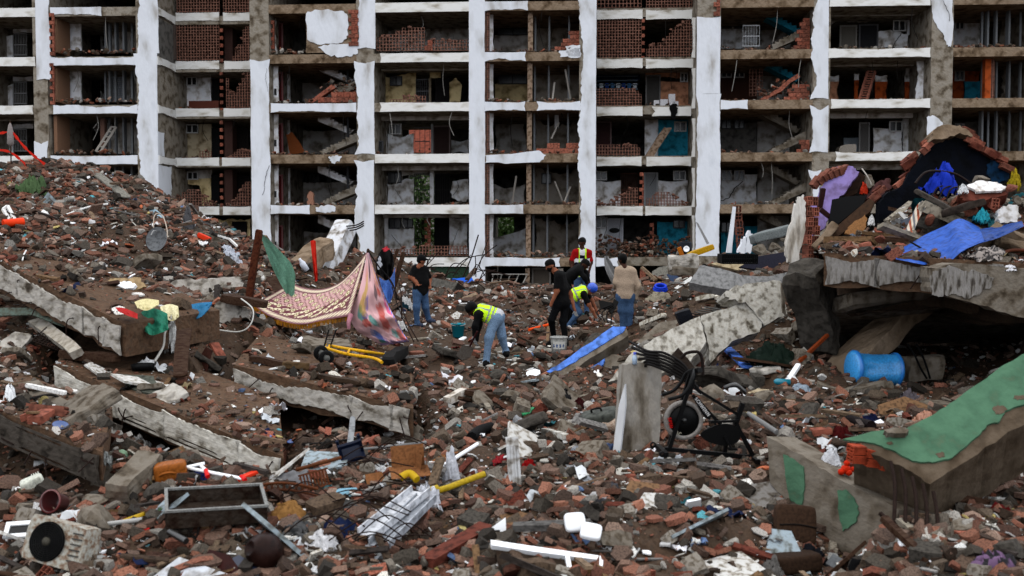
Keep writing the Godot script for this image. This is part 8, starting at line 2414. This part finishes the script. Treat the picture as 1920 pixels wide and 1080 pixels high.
# ---------- people: each body is one surface drawn round its bones ----------
func net(bones: Array, cell: float, out: Dictionary, look: Callable, rough := 0.006) -> void:   # bones: [a, b, ra, rb, cloth]
	var lo := Vector3.ONE * 1e9
	var hi := -lo
	for b in bones:
		for q in 2:
			lo = lo.min(b[q] - Vector3.ONE * (b[2 + q] + cell * 4))
			hi = hi.max(b[q] + Vector3.ONE * (b[2 + q] + cell * 4))
	var n := Vector3i(((hi - lo) / cell).ceil()) + Vector3i.ONE
	var total := n.x * n.y * n.z
	var sum := PackedFloat32Array()
	var best := PackedFloat32Array()
	var who := PackedInt32Array()
	sum.resize(total); best.resize(total); who.resize(total)
	best.fill(1e9)
	var K := 1.1 / cell
	for bi in bones.size():
		var b: Array = bones[bi]
		var a: Vector3 = b[0]
		var ab: Vector3 = b[1] - a
		var l2 := maxf(ab.length_squared(), 1e-9)
		var m: float = maxf(b[2], b[3]) + cell * 3.5
		var i0 := Vector3i(((a.min(b[1]) - Vector3.ONE * m - lo) / cell).floor()).max(Vector3i.ZERO)
		var i1 := Vector3i(((a.max(b[1]) + Vector3.ONE * m - lo) / cell).ceil()).min(n - Vector3i.ONE)
		for z in range(i0.z, i1.z + 1):
			for y in range(i0.y, i1.y + 1):
				for x in range(i0.x, i1.x + 1):
					var p := lo + V(x, y, z) * cell
					var t := clampf((p - a).dot(ab) / l2, 0.0, 1.0)
					var d: float = p.distance_to(a + ab * t) - lerpf(b[2], b[3], t)
					if d > cell * 3.4: continue
					var k := (z * n.y + y) * n.x + x
					sum[k] += exp(-K * d)
					if d < best[k]:
						best[k] = d
						who[k] = bi
	var vert := {}
	var steps := [1, n.x, n.x * n.y]
	for z in n.z - 1:
		for y in n.y - 1:
			for x in n.x - 1:
				var k := (z * n.y + y) * n.x + x
				var mask := 0
				for c in 8:
					if sum[k + (c & 1) + ((c >> 1) & 1) * n.x + ((c >> 2) & 1) * n.x * n.y] > 1.0: mask |= 1 << c
				if mask == 0 or mask == 255: continue
				var s := Vector3.ZERO
				var cnt := 0
				for e in [[0, 1], [2, 3], [4, 5], [6, 7], [0, 2], [1, 3], [4, 6], [5, 7], [0, 4], [1, 5], [2, 6], [3, 7]]:
					if ((mask >> e[0]) & 1) == ((mask >> e[1]) & 1): continue
					var va := V(e[0] & 1, (e[0] >> 1) & 1, (e[0] >> 2) & 1)
					var vb := V(e[1] & 1, (e[1] >> 1) & 1, (e[1] >> 2) & 1)
					var da := log(maxf(sum[k + int(va.x) + int(va.y) * n.x + int(va.z) * n.x * n.y], 1e-4))
					var db := log(maxf(sum[k + int(vb.x) + int(vb.y) * n.x + int(vb.z) * n.x * n.y], 1e-4))
					s += va.lerp(vb, da / (da - db))
					cnt += 1
				var p := lo + (V(x, y, z) + s / cnt) * cell
				p += V(nz.get_noise_3d(p.x * 500, p.y * 500, p.z * 500), nz.get_noise_3d(p.x * 500 + 70, p.y * 500, p.z * 500), nz.get_noise_3d(p.x * 500, p.y * 500, p.z * 500 + 90)) * rough * 2.0
				vert[k] = [p, who[k] if best[k] < 1e8 else who[k + 1]]
	for k in vert:
		for ax in 3:
			var u: int = steps[(ax + 1) % 3]
			var v: int = steps[(ax + 2) % 3]
			if not (vert.has(k - u) and vert.has(k - v) and vert.has(k - u - v)): continue
			var a := sum[k] > 1.0
			var b := sum[k + steps[ax]] > 1.0
			if a == b: continue
			var q := [vert[k][0], vert[k - u][0], vert[k - u - v][0], vert[k - v][0]]
			var c: Vector3 = (q[0] + q[2]) * 0.5
			var key: String = look.call(c, vert[k][1])
			if not out.has(key):
				out[key] = tool()
				out[key].set_smooth_group(0)
			if a: quad(out[key], q[3], q[2], q[1], q[0])
			else: quad(out[key], q[0], q[1], q[2], q[3])

func hand(out: Dictionary, key: String, w: Vector3, dir: Vector3, side: Vector3, curl: float) -> void:   # a palm, four unequal fingers and a thumb
	if not out.has(key):
		out[key] = tool()
	var st: SurfaceTool = out[key]
	dir = dir.normalized()
	side = (side - dir * side.dot(dir)).normalized()
	var nrm := dir.cross(side)
	var p := []
	for i in 5: p.append(w + dir * (i * 0.024 - 0.01))
	var ring := func(c: Vector3, a: float, b: float) -> Array:
		var o := []
		for i in 8: o.append(c + side * cos(TAU * i / 8) * a + nrm * sin(TAU * i / 8) * b)
		return o
	var rr := [ring.call(p[0], 0.026, 0.02), ring.call(p[1], 0.034, 0.018), ring.call(p[2], 0.042, 0.016), ring.call(p[3], 0.043, 0.014), ring.call(p[4], 0.036, 0.01)]
	for i in 4:
		for k in 8: quad(st, rr[i][k], rr[i + 1][k], rr[i + 1][(k + 1) % 8], rr[i][(k + 1) % 8])
	for f in 4:
		var b: Vector3 = p[4] + side * (f - 1.5) * 0.02 - dir * 0.008
		var l: float = [0.066, 0.078, 0.074, 0.058][f]
		var d1 := dir.rotated(side, curl * 0.6)
		var d2 := dir.rotated(side, curl * 1.5)
		tube(st, [b, b + d1 * l * 0.5, b + d1 * l * 0.5 + d2 * l * 0.5], 0.0095, 6, 0.007)
	var tb: Vector3 = p[1] + side * 0.034
	var td := (dir * 0.7 + side * 0.7).normalized()
	tube(st, [tb - td * 0.01, tb + td * 0.035, tb + td * 0.035 + (td + nrm * curl * 0.5).normalized() * 0.028], 0.011, 6, 0.008)

func person(label: String, d: float, J: Dictionary, palette: Dictionary, o: Dictionary) -> Node3D:
	# J: joints as [px, py, depth offset]; o: options
	var root := base("person", label, "person", Vector3.ZERO)
	var P := {}
	for k in J: P[k] = at(J[k][0], J[k][1], d + J[k][2])
	var origin: Vector3 = (P.ankle_a + P.ankle_b) * 0.5
	origin.y = minf(P.ankle_a.y, P.ankle_b.y) - 0.08
	root.position = origin
	for k in P: P[k] -= origin
	var f: float = o.get("bulk", 1.0)
	var hipc: Vector3 = (P.hip_a + P.hip_b) * 0.5
	var shc: Vector3 = (P.sh_a + P.sh_b) * 0.5
	var acr: Vector3 = (P.sh_b - P.sh_a).normalized()
	var bones := []
	var B := func(a: Vector3, b: Vector3, ra: float, rb: float, c: String) -> void: bones.append([a, b, ra, rb, c])
	# trunk: three columns make it wider than deep
	for s in [-0.55, 0.0, 0.55]:
		var top := shc.lerp(P.sh_b if s > 0 else P.sh_a, absf(s))
		var low := hipc.lerp(P.hip_b if s > 0 else P.hip_a, absf(s))
		var mid := top.lerp(low, 0.5)
		if s == 0.0 and o.has("belly"): mid += o.belly
		B.call(top, mid, 0.105 * f, 0.115 * f, "shirt")
		B.call(mid, low + (mid - low) * 0.1, 0.115 * f, 0.12 * f, "shirt")
		B.call(low + (mid - low) * 0.1, low, 0.115 * f, 0.11 * f, "trousers")
	B.call(shc + (P.head - shc) * 0.1, P.head, 0.06, 0.055, "skin")
	for s in ["a", "b"]:
		B.call(shc.lerp(P["sh_" + s], 0.7), P["sh_" + s], 0.085, 0.075, "sleeve")
		var el: Vector3 = P["el_" + s]
		var ha: Vector3 = P["ha_" + s]
		var sh: Vector3 = P["sh_" + s]
		var bare: bool = o.get("short", false)
		var cut := sh.lerp(el, 0.72) if bare else el
		B.call(sh, cut, 0.068 * f, 0.06 * f, "sleeve")
		if bare: B.call(cut, el, 0.05, 0.045, "skin")
		B.call(el, ha, 0.046 if bare else 0.055, 0.034 if bare else 0.042, "skin" if bare else "sleeve")
		B.call(P["hip_" + s], P["knee_" + s], 0.105 * f, 0.075 * f, "trousers")
		B.call(P["knee_" + s], P["ankle_" + s], 0.075 * f, 0.056 * f, "trousers")
		var an: Vector3 = P["ankle_" + s]
		var toe: Vector3 = P["toe_" + s]
		B.call(an + V(0, -0.04, 0), an.lerp(toe, 0.4) + V(0, -0.035, 0), 0.052, 0.05, "shoes")
		B.call(an.lerp(toe, 0.4) + V(0, -0.03, 0), toe + V(0, 0.0, 0), 0.05, 0.038, "shoes")
	var out := {}
	var axis := hipc - shc
	var pattern: Callable = o.get("pattern", func(_t, _s, _c): return "")
	net(bones, 0.022, out, func(c: Vector3, i: int) -> String:
		var kind: String = bones[i][4]
		if o.has("pattern") and kind in ["shirt", "sleeve"]:
			var t := (c - shc).dot(axis) / axis.length_squared()
			var s := (c - shc).dot(acr)
			var k: String = pattern.call(t, s, kind)
			if k: return k
		return kind, 0.007)
	# head on a finer grid
	var face: Vector3 = (o.face as Vector3).normalized()
	var up: Vector3 = (P.head - shc).normalized().lerp(Vector3.UP, o.get("upright", 0.6)).normalized()
	up = (up - face * up.dot(face)).normalized()
	var side: Vector3 = up.cross(face).normalized()
	var h: Vector3 = P.head
	var hb := []
	var H := func(a: Vector3, b: Vector3, ra: float, rb: float, c: String) -> void: hb.append([h + side * a.x + up * a.y + face * a.z, h + side * b.x + up * b.y + face * b.z, ra, rb, c])
	H.call(V(0, 0.035, -0.02), V(0, 0.03, 0.015), 0.088, 0.084, "skin")
	H.call(V(0, -0.03, 0.03), V(0, -0.075, 0.048), 0.06, 0.036, "skin" if not o.has("mask") else "mask")
	H.call(V(0, 0.01, 0.09), V(0, -0.022, 0.104), 0.01, 0.015, "skin")
	H.call(V(0, -0.1, -0.02), V(0, -0.16, -0.04), 0.055, 0.06, "skin")
	for s in [-1, 1]: H.call(V(s * 0.082, 0.0, -0.01), V(s * 0.086, -0.03, -0.012), 0.018, 0.012, "skin")
	if o.get("hat", "") == "helmet":
		H.call(V(0, 0.06, -0.01), V(0, 0.06, 0.01), 0.118, 0.116, "hat")
		H.call(V(-0.05, 0.05, 0.1), V(0.05, 0.05, 0.1), 0.025, 0.025, "hat")
	elif o.get("hat", "") == "cap":
		H.call(V(0, 0.06, -0.02), V(0, 0.06, 0.01), 0.1, 0.096, "hat")
		H.call(V(-0.035, 0.055, 0.13), V(0.035, 0.055, 0.13), 0.018, 0.018, "hat")
		H.call(V(0, 0.06, 0.08), V(0, 0.052, 0.15), 0.03, 0.014, "hat")
		H.call(V(-0.02, -0.01, -0.06), V(0.02, -0.01, -0.06), 0.05, 0.05, "hair")
	else:
		var c := "hat" if o.get("hat", "") == "beanie" else "hair"
		H.call(V(0, 0.06, -0.03), V(0, 0.062, 0.012), 0.096, 0.09, c)
		H.call(V(0, 0.0, -0.05), V(0, -0.03, -0.05), 0.07, 0.055, c)
	if o.has("mask"): H.call(V(-0.02, -0.035, 0.062), V(0.02, -0.035, 0.062), 0.042, 0.042, "mask")
	net(hb, 0.009, out, func(_c: Vector3, i: int) -> String: return hb[i][4], 0.0)
	var eye := tool()
	for s in [-1, 1]: lathe(eye, [Vector2(0.001, -0.011), Vector2(0.011, -0.005), Vector2(0.011, 0.005), Vector2(0.001, 0.011)], T(Basis(side, up, face), h + side * s * 0.034 + up * 0.012 + face * 0.088), 8)
	bar(eye, h + side * -0.024 - up * 0.055 + face * 0.094, h + side * 0.024 - up * 0.055 + face * 0.094, 0.008, 0.006)
	out["eyes"] = eye
	for s in ["a", "b"]:
		hand(out, "glove" if palette.has("glove") else "skin", P["ha_" + s], (P["ha_" + s] - P["el_" + s]), acr.cross(P["ha_" + s] - P["el_" + s]) + V(0.01, 0, 0.3), o.get("curl", 0.7))
	var am := ArrayMesh.new()
	var n := 0
	for key in out:
		var st: SurfaceTool = out[key]
		st.generate_normals()
		st.commit(am)
		am.surface_set_material(n, palette.get(key, palette.get("shirt" if key == "sleeve" else key, palette.skin)))
		n += 1
	var m := MeshInstance3D.new()
	m.mesh = am
	add(m, "body", root)
	return root

func cloth_mat(c: Color, s := 3.0) -> StandardMaterial3D:
	return plain(c, 0.9, "fine", s)

func people() -> void:
	var dark := cloth_mat(Color(0.035, 0.035, 0.038))
	var denim := cloth_mat(Color(0.22, 0.31, 0.43), 2.0)
	var pale := cloth_mat(Color(0.4, 0.49, 0.59), 2.0)
	var tan_ := pc(0.45, 0.27, 0.19, 0.6, "")
	var brown := pc(0.2, 0.11, 0.075, 0.6, "")
	var hair := pc(0.012, 0.01, 0.01, 0.7, "")
	var eyes := pc(0.02, 0.015, 0.012, 0.4, "")
	var vest := cloth_mat(Color(0.72, 0.9, 0.12))
	var silver := pc(0.42, 0.44, 0.46, 0.5, "")
	var grey := cloth_mat(Color(0.45, 0.45, 0.45))
	# the man with the cap, hand on his back
	var d := -spot(785, 612).z
	person("man in black T-shirt, blue jeans and black cap standing, hand on hip", d, {"head": [790, 489, 0], "sh_a": [778, 505, 0.05], "sh_b": [797, 506, 0.12], "el_a": [769, 520, -0.05], "ha_a": [781, 531, -0.12], "el_b": [806, 522, 0.25], "ha_b": [806, 536, 0.1], "hip_a": [783, 548, 0], "hip_b": [794, 548, 0.1], "knee_a": [781, 576, -0.06], "knee_b": [798, 576, 0.12], "ankle_a": [782, 605, 0], "ankle_b": [803, 597, 0.22], "toe_a": [792, 610, -0.02], "toe_b": [815, 602, 0.2]},
		{"skin": tan_, "shirt": dark, "trousers": denim, "shoes": cloth_mat(Color(0.2, 0.23, 0.3)), "hat": dark, "hair": hair, "eyes": eyes}, {"face": V(0.85, -0.15, -0.4), "hat": "cap", "short": true, "bulk": 1.12, "belly": V(0.07, -0.03, 0.02), "curl": 0.9})
	# the stooping man with the shovel
	d = -spot(912, 684).z
	var root := person("man in yellow safety vest and pale jeans stooping to shovel rubble", d, {"head": [886, 581, -0.05], "sh_a": [898, 590, -0.16], "sh_b": [905, 578, 0.18], "el_a": [891, 611, -0.2], "ha_a": [889, 630, -0.16], "el_b": [897, 612, 0.1], "ha_b": [893, 638, -0.05], "hip_a": [929, 597, -0.08], "hip_b": [934, 592, 0.1], "knee_a": [917, 632, -0.12], "knee_b": [941, 630, 0.12], "ankle_a": [912, 676, -0.08], "ankle_b": [948, 658, 0.25], "toe_a": [909, 684, -0.2], "toe_b": [952, 664, 0.12]},
		{"skin": brown, "shirt": vest, "vest": vest, "stripe": silver, "sleeve": dark, "tee": cloth_mat(Color(0.68, 0.68, 0.7)), "trousers": pale, "shoes": dark, "hair": hair, "eyes": eyes, "glove": grey}, {"face": V(-0.7, -0.75, 0.1), "upright": 0.0, "curl": 1.2,
		"pattern": func(t, s, kind): return "" if kind == "sleeve" else ("tee" if t > 0.86 else ("stripe" if (t > 0.44 and t < 0.54) or (t > 0.66 and t < 0.76) or (t < 0.44 and absf(absf(s) - 0.11) < 0.025) else "vest"))})
	var k := d / F
	var sh := base("shovel", "long handled shovel held by the stooping man, its blade on the rubble", "shovel", at(878, 655, d - 0.25))
	var st := tool()
	var gr := V(15 * k, 30 * k, 0.1)
	tube(st, [gr * 1.15, V(3 * k, 6 * k, 0.0)], 0.018, 8)
	put(st, "handle", pc(0.16, 0.04, 0.04, 0.6, "fine"), sh)
	st = tool()
	prism(st, PackedVector2Array([Vector2(-0.12, 0.14), Vector2(0.1, 0.16), Vector2(0.13, -0.04), Vector2(0.03, -0.16), Vector2(-0.13, -0.1)]), -0.004, 0.004, T(Basis.from_euler(V(-0.7, -0.15, -0.35)), V(-6 * k, -7 * k, 0)))
	put(st, "blade", pc(0.2, 0.19, 0.18, 0.5, "rust", 3.0), sh)
	# the man with beanie and mask
	d = -spot(1058, 652).z
	person("man in black T-shirt, beanie and face mask walking past the paint bucket", d, {"head": [1032, 499, -0.02], "sh_a": [1046, 518, -0.15], "sh_b": [1053, 516, 0.17], "el_a": [1043, 547, -0.2], "ha_a": [1032, 574, -0.2], "el_b": [1070, 552, 0.18], "ha_b": [1078, 583, 0.1], "hip_a": [1047, 569, -0.06], "hip_b": [1060, 569, 0.1], "knee_a": [1034, 599, -0.05], "knee_b": [1056, 604, 0.02], "ankle_a": [1039, 637, 0.25], "ankle_b": [1061, 645, 0.0], "toe_a": [1026, 646, 0.2], "toe_b": [1056, 653, -0.14]},
		{"skin": tan_, "shirt": dark, "trousers": cloth_mat(Color(0.03, 0.033, 0.042)), "shoes": dark, "hat": dark, "mask": dark, "hair": hair, "eyes": eyes, "glove": grey}, {"face": V(-0.85, -0.4, 0.25), "hat": "beanie", "mask": true, "short": true})
	# behind him, a man bending in a black jacket
	d = -spot(1075, 610).z
	person("man in black jacket bending forward behind the beanie man", d, {"head": [1096, 497, 0.05], "sh_a": [1086, 508, -0.1], "sh_b": [1088, 498, 0.25], "el_a": [1096, 520, -0.15], "ha_a": [1100, 531, -0.1], "el_b": [1099, 512, 0.25], "ha_b": [1104, 527, 0.2], "hip_a": [1059, 527, -0.04], "hip_b": [1062, 522, 0.14], "knee_a": [1066, 564, -0.05], "knee_b": [1071, 562, 0.15], "ankle_a": [1064, 602, 0.0], "ankle_b": [1072, 600, 0.15], "toe_a": [1073, 608, -0.05], "toe_b": [1081, 606, 0.1]},
		{"skin": brown, "shirt": dark, "trousers": dark, "shoes": dark, "hat": cloth_mat(Color(0.05, 0.045, 0.045)), "hair": hair, "eyes": eyes}, {"face": V(0.75, -0.55, 0.35), "hat": "beanie", "upright": 0.3})
	# the helmeted man reaching down
	d = -spot(1066, 618).z
	person("man in yellow safety vest and blue helmet reaching down into the debris", d, {"head": [1108, 543, 0.0], "sh_a": [1094, 552, -0.18], "sh_b": [1091, 540, 0.18], "el_a": [1105, 572, -0.22], "ha_a": [1118, 596, -0.2], "el_b": [1110, 564, 0.2], "ha_b": [1122, 590, 0.1], "hip_a": [1066, 563, -0.1], "hip_b": [1064, 555, 0.12], "knee_a": [1086, 586, -0.15], "knee_b": [1082, 578, 0.15], "ankle_a": [1064, 612, -0.05], "ankle_b": [1074, 606, 0.2], "toe_a": [1074, 617, -0.1], "toe_b": [1086, 611, 0.15]},
		{"skin": tan_, "shirt": vest, "vest": vest, "stripe": silver, "sleeve": dark, "trousers": denim, "shoes": dark, "hat": pc(0.09, 0.27, 0.68, 0.35, ""), "hair": hair, "eyes": eyes, "glove": grey}, {"face": V(0.75, -0.65, 0.1), "hat": "helmet", "short": true, "upright": 0.1, "curl": 1.1,
		"pattern": func(t, s, kind): return "" if kind == "sleeve" else ("stripe" if (t > 0.4 and t < 0.5) or (t > 0.68 and t < 0.78) or (t < 0.4 and absf(absf(s) - 0.12) < 0.025) else "vest")})
	# the man in the striped polo shirt, upright in the middle
	d = -spot(1092, 592).z
	person("man in red, white and navy striped polo standing behind the group", d, {"head": [1091, 456, 0.0], "sh_a": [1078, 474, 0.02], "sh_b": [1104, 474, 0.05], "el_a": [1071, 492, 0.0], "ha_a": [1074, 510, -0.12], "el_b": [1108, 493, 0.05], "ha_b": [1103, 513, -0.08], "hip_a": [1083, 517, 0.03], "hip_b": [1098, 517, 0.03], "knee_a": [1082, 550, 0.0], "knee_b": [1099, 550, 0.0], "ankle_a": [1082, 584, 0.05], "ankle_b": [1100, 584, 0.05], "toe_a": [1079, 590, -0.1], "toe_b": [1102, 590, -0.1]},
		{"skin": brown, "shirt": cloth_mat(Color(0.75, 0.75, 0.76)), "red": cloth_mat(Color(0.5, 0.03, 0.04)), "navy": cloth_mat(Color(0.025, 0.035, 0.1)), "lime": pc(0.6, 0.75, 0.1, 0.7, ""), "sleeve": cloth_mat(Color(0.5, 0.03, 0.04)), "trousers": denim, "shoes": dark, "hair": hair, "eyes": eyes}, {"face": V(-0.5, -0.05, 0.85), "short": true,
		"pattern": func(t, s, kind): return "red" if kind == "sleeve" or (t < 0.22 and absf(s) > 0.1) else ("lime" if absf(absf(s) - 0.085) < 0.017 else ("navy" if (t > 0.1 and t < 0.24) or (t > 0.42 and t < 0.58) else ""))})
	# the man seen from behind in a beige sweatshirt
	d = -spot(1174, 616).z
	person("man in beige sweatshirt and blue jeans seen from behind, holding tools", d, {"head": [1167, 488, 0.0], "sh_a": [1159, 508, 0.0], "sh_b": [1186, 509, 0.0], "el_a": [1155, 530, -0.02], "ha_a": [1152, 539, 0.2], "el_b": [1197, 537, -0.02], "ha_b": [1193, 560, 0.06], "hip_a": [1164, 556, 0.0], "hip_b": [1180, 556, 0.0], "knee_a": [1166, 583, 0.0], "knee_b": [1181, 583, 0.0], "ankle_a": [1168, 609, 0.02], "ankle_b": [1181, 609, 0.02], "toe_a": [1167, 613, 0.14], "toe_b": [1183, 613, 0.14]},
		{"skin": brown, "shirt": cloth_mat(Color(0.6, 0.53, 0.46)), "trousers": denim, "shoes": dark, "hair": hair, "eyes": eyes, "glove": grey}, {"face": V(-0.5, -0.1, -0.85), "bulk": 1.08})
	k = d / F
	var fr_ := base("clear_film_roll", "long strip of clear plastic film held up by the man in beige", "plastic film", at(1152, 540, d + 0.2))
	st = tool()
	sheet(st, 6, 16, func(s, t): return V((lerpf(2, -16, t) + (s - 0.5) * lerpf(4, 16, sin(t * 2.8))) * k, lerpf(0, 60, t) * k, 0.08 * sin(s * 9.0 + t * 7.0)))
	put(st, "film", pc(0.5, 0.5, 0.5, 0.3, ""), fr_)
	var wh := base("rubble_cart", "black overturned barrow tray and handles at the beige man's feet", "wheelbarrow", at(1140, 585, d - 0.6))
	for r in [[[1122, 562], [1150, 568], [1152, 580], [1126, 578]], [[1152, 560], [1160, 566], [1148, 588], [1142, 584]]]:
		st = tool()
		plate_mesh(st, r, at(1140, 575, d - 0.6), V(-0.1, 0.6, 1), 0.05)
		var t := put(st, "tray", pc(0.02, 0.02, 0.021, 0.6, ""), wh)
		t.position = -wh.position
	for i in 4:
		st = tool()
		tube(st, curve([at(1128 + i * 6, 600 + i * 3, d - 0.9) - wh.position, at(1120 + i * 9, 584 + i * 2, d - 0.7) - wh.position, at(1146 + i * 3, 572 + i, d - 0.6) - wh.position]), 0.014, 6)
		put(st, "handle", pc(0.03, 0.028, 0.028, 0.6, ""), wh)

func loose_pieces() -> void:                             # the largest loose pieces, each a thing of its own
	var clays := [mat("clay_a", Color(0.5, 0.285, 0.225), 0.85), mats["clay_b"], mats["clay_c"], mat("clay_dark", Color(0.34, 0.17, 0.13), 0.85)]
	var stones := [mats["rubble_concrete"], mat("dark_stone", Color(0.24, 0.225, 0.205), 0.9), mat("pale_stone", Color(0.46, 0.44, 0.41), 0.9, "stain"), mat("brown_stone", Color(0.31, 0.255, 0.205), 0.9, "grime")]
	var whites := [pc(0.82, 0.82, 0.81, 0.6, "stain"), pc(0.7, 0.69, 0.66, 0.8, "stain"), pc(0.86, 0.87, 0.88, 0.4, "")]
	var brick := []
	for i in 4:
		var st := tool()
		hollow_brick(st, T(), V(1.0, 0.62, 0.45), 2, 2)
		brick.append(mesh_of(st))
	var block := []
	for i in 6: block.append(chunk_mesh(200 + i, V(1.0, 0.45 + 0.08 * i, 0.7), 2, 0.06))
	var big := []
	for i in 5: big.append(chunk_mesh(300 + i, V(1.0, 0.2, 0.6 + 0.08 * i), 5, 0.05))
	several("slab_fragment", big, 40, 0.35, 0.85, 0.4, [mats["rubble_concrete"], mats["worn_paint"], mats["bare_render"], mats["dark_stone"]], "broken concrete slab piece", "slab fragment", "broken slab pieces in the rubble", 12.5, 30.0)
	several("brick_fragment", shard, 200, 0.1, 0.22, 0.4, clays, "flat red brick fragment", "brick fragment", "clay brick fragments in the rubble", 8.2, 26.0)
	several("brick_fragment", shard, 34, 0.14, 0.3, 0.5, clays, "flat red brick fragment", "brick fragment", "clay brick fragments in the rubble", 16.4, 19.4, 0.29, 0.48)
	several("concrete_chunk", block, 26, 0.16, 0.4, 0.5, stones, "broken concrete lump", "concrete chunk", "concrete lumps in the rubble", 16.4, 19.6, 0.29, 0.48)
	several("broken_plank", stick, 22, 0.5, 1.3, 0.35, [mats["dark_wood"], pc(0.38, 0.29, 0.2, 0.85, "grime"), pc(0.5, 0.47, 0.42, 0.85, "grime")], "broken timber piece", "plank", "broken timbers in the rubble", 16.2, 19.0, 0.28, 0.48)
	several("cloth_scrap", scrap, 18, 0.25, 0.5, 0.4, [pc(0.3, 0.32, 0.36, 0.9), pc(0.03, 0.03, 0.035, 0.9), pc(0.7, 0.7, 0.7, 0.9), pc(0.1, 0.3, 0.33, 0.8)], "coloured cloth scrap", "cloth scrap", "cloth scraps in the rubble", 16.2, 18.6, 0.29, 0.48)
	var sheet_ := []
	for i in 5: sheet_.append(shard_mesh(80 + i, 0.05, 4 + i % 2, 1.4))
	several("board_piece", sheet_, 50, 0.35, 0.85, 0.4, [pc(0.7, 0.7, 0.69, 0.8, "stain"), pc(0.42, 0.41, 0.4, 0.8, "stain"), pc(0.4, 0.3, 0.21, 0.85, "grime"), mats["dark_wood"], pc(0.5, 0.55, 0.58, 0.7, "stain")], "flat broken board", "board", "broken boards in the rubble", 9.0, 32.0)
	var rod := []
	for i in 3:
		var st := tool()
		tube(st, curve([V(-0.5, 0, 0), V(-0.1, 0.05 * i, 0.08 * i), V(0.5, -0.03 * i, -0.05)]), 0.022 + 0.008 * i, 7)
		rod.append(mesh_of(st))
	several("pipe_piece", rod, 36, 0.4, 0.85, 0.25, [pc(0.75, 0.75, 0.74, 0.5, ""), pc(0.1, 0.09, 0.085, 0.7, ""), pc(0.3, 0.15, 0.09, 0.6, ""), pc(0.4, 0.4, 0.4, 0.5, "")], "bent pipe length", "pipe", "pipe lengths in the rubble", 10.5, 30.0)
	several("hollow_brick_piece", brick, 60, 0.14, 0.22, 0.5, clays, "broken hollow clay brick", "brick", "hollow clay bricks in the rubble", 8.5, 30.0)
	several("concrete_chunk", block, 170, 0.12, 0.32, 0.4, stones, "broken grey concrete lump", "concrete chunk", "concrete lumps in the rubble", 8.2, 28.0)
	several("plaster_fragment", chip, 150, 0.1, 0.24, 0.4, whites, "flat white plaster piece", "plaster fragment", "white plaster pieces in the rubble", 8.2, 30.0)
	several("broken_plank", stick, 90, 0.3, 0.9, 0.25, [mats["dark_wood"], pc(0.38, 0.29, 0.2, 0.85, "grime"), pc(0.5, 0.47, 0.42, 0.85, "grime"), mats["clay_dark"]], "broken timber piece", "plank", "broken timbers in the rubble", 8.4, 27.0)
	several("crumpled_bag", scrap, 110, 0.14, 0.34, 0.3, [pc(0.8, 0.8, 0.82, 0.5, ""), pc(0.7, 0.71, 0.72, 0.6, ""), pc(0.62, 0.64, 0.66, 0.4, "")], "crumpled white bag", "plastic bag", "crumpled white bags in the rubble", 8.4, 34.0)
	several("cloth_scrap", scrap, 46, 0.16, 0.36, 0.35, [pc(0.05, 0.09, 0.2, 0.9), pc(0.03, 0.03, 0.035, 0.9), pc(0.3, 0.05, 0.05, 0.9), pc(0.1, 0.3, 0.33, 0.8), pc(0.45, 0.4, 0.3, 0.9)], "coloured cloth scrap", "cloth scrap", "cloth scraps in the rubble", 8.6, 32.0)
func objects() -> void:
	things_left()
	things_middle()
	things_right()

func _ready() -> void:
	rng.seed = 4711
	nz.seed = 3
	nz.frequency = 0.01
	nz.fractal_octaves = 4
	# camera
	var cam := Camera3D.new()
	var lens := CameraAttributesPhysical.new()
	lens.frustum_focal_length = 44.444
	lens.frustum_focus_distance = 26.0
	lens.frustum_far = 900.0
	lens.frustum_near = 0.1
	lens.exposure_aperture = 2.6
	cam.attributes = lens
	add(cam, "camera", self)
	cam.position = V(0, EYE, 0)
	cam.rotation = V(-PITCH, 0, 0)
	cam.far = 900.0
	cam.current = true
	# overcast sky and a veiled sun
	var env := Environment.new()
	env.background_mode = Environment.BG_SKY
	var sm := ProceduralSkyMaterial.new()
	sm.sky_top_color = Color(0.97, 0.98, 1.0)
	sm.sky_horizon_color = Color(0.75, 0.775, 0.815)
	sm.sky_curve = 0.25
	sm.ground_bottom_color = Color(0.2, 0.17, 0.15)
	sm.ground_horizon_color = Color(0.3, 0.28, 0.26)
	sm.sky_energy_multiplier = 1.5
	sm.sun_angle_max = 1.0
	var sky := Sky.new()
	sky.sky_material = sm
	env.sky = sky
	env.tonemap_mode = Environment.TONE_MAPPER_LINEAR
	env.tonemap_exposure = 1.05
	env.sdfgi_enabled = true
	env.ssao_enabled = true
	env.ssil_enabled = true
	var we := WorldEnvironment.new()
	we.environment = env
	add(we, "world_environment", self)
	var sun := DirectionalLight3D.new()
	sun.light_energy = 0.32
	sun.light_color = Color(1.0, 0.97, 0.93)
	sun.light_angular_distance = 24.0
	sun.shadow_enabled = true
	sun.rotation_degrees = V(-62, -24, 0)
	add(sun, "sun", self)
	# ground and large pieces
	build_heights()
	big_slabs()
	rubble_sheet()
	mound(1800, 18.2, 1.7, 2.3, 1.15)
	mound(1660, 18.4, 0.75, 2.25, 0.5)
	mound(1930, 17.6, 1.4, 2.2, 1.2)
	facade()
	behind()
	objects()
	people()
	rubble_shapes()
	loose_rubble()
	loose_pieces()
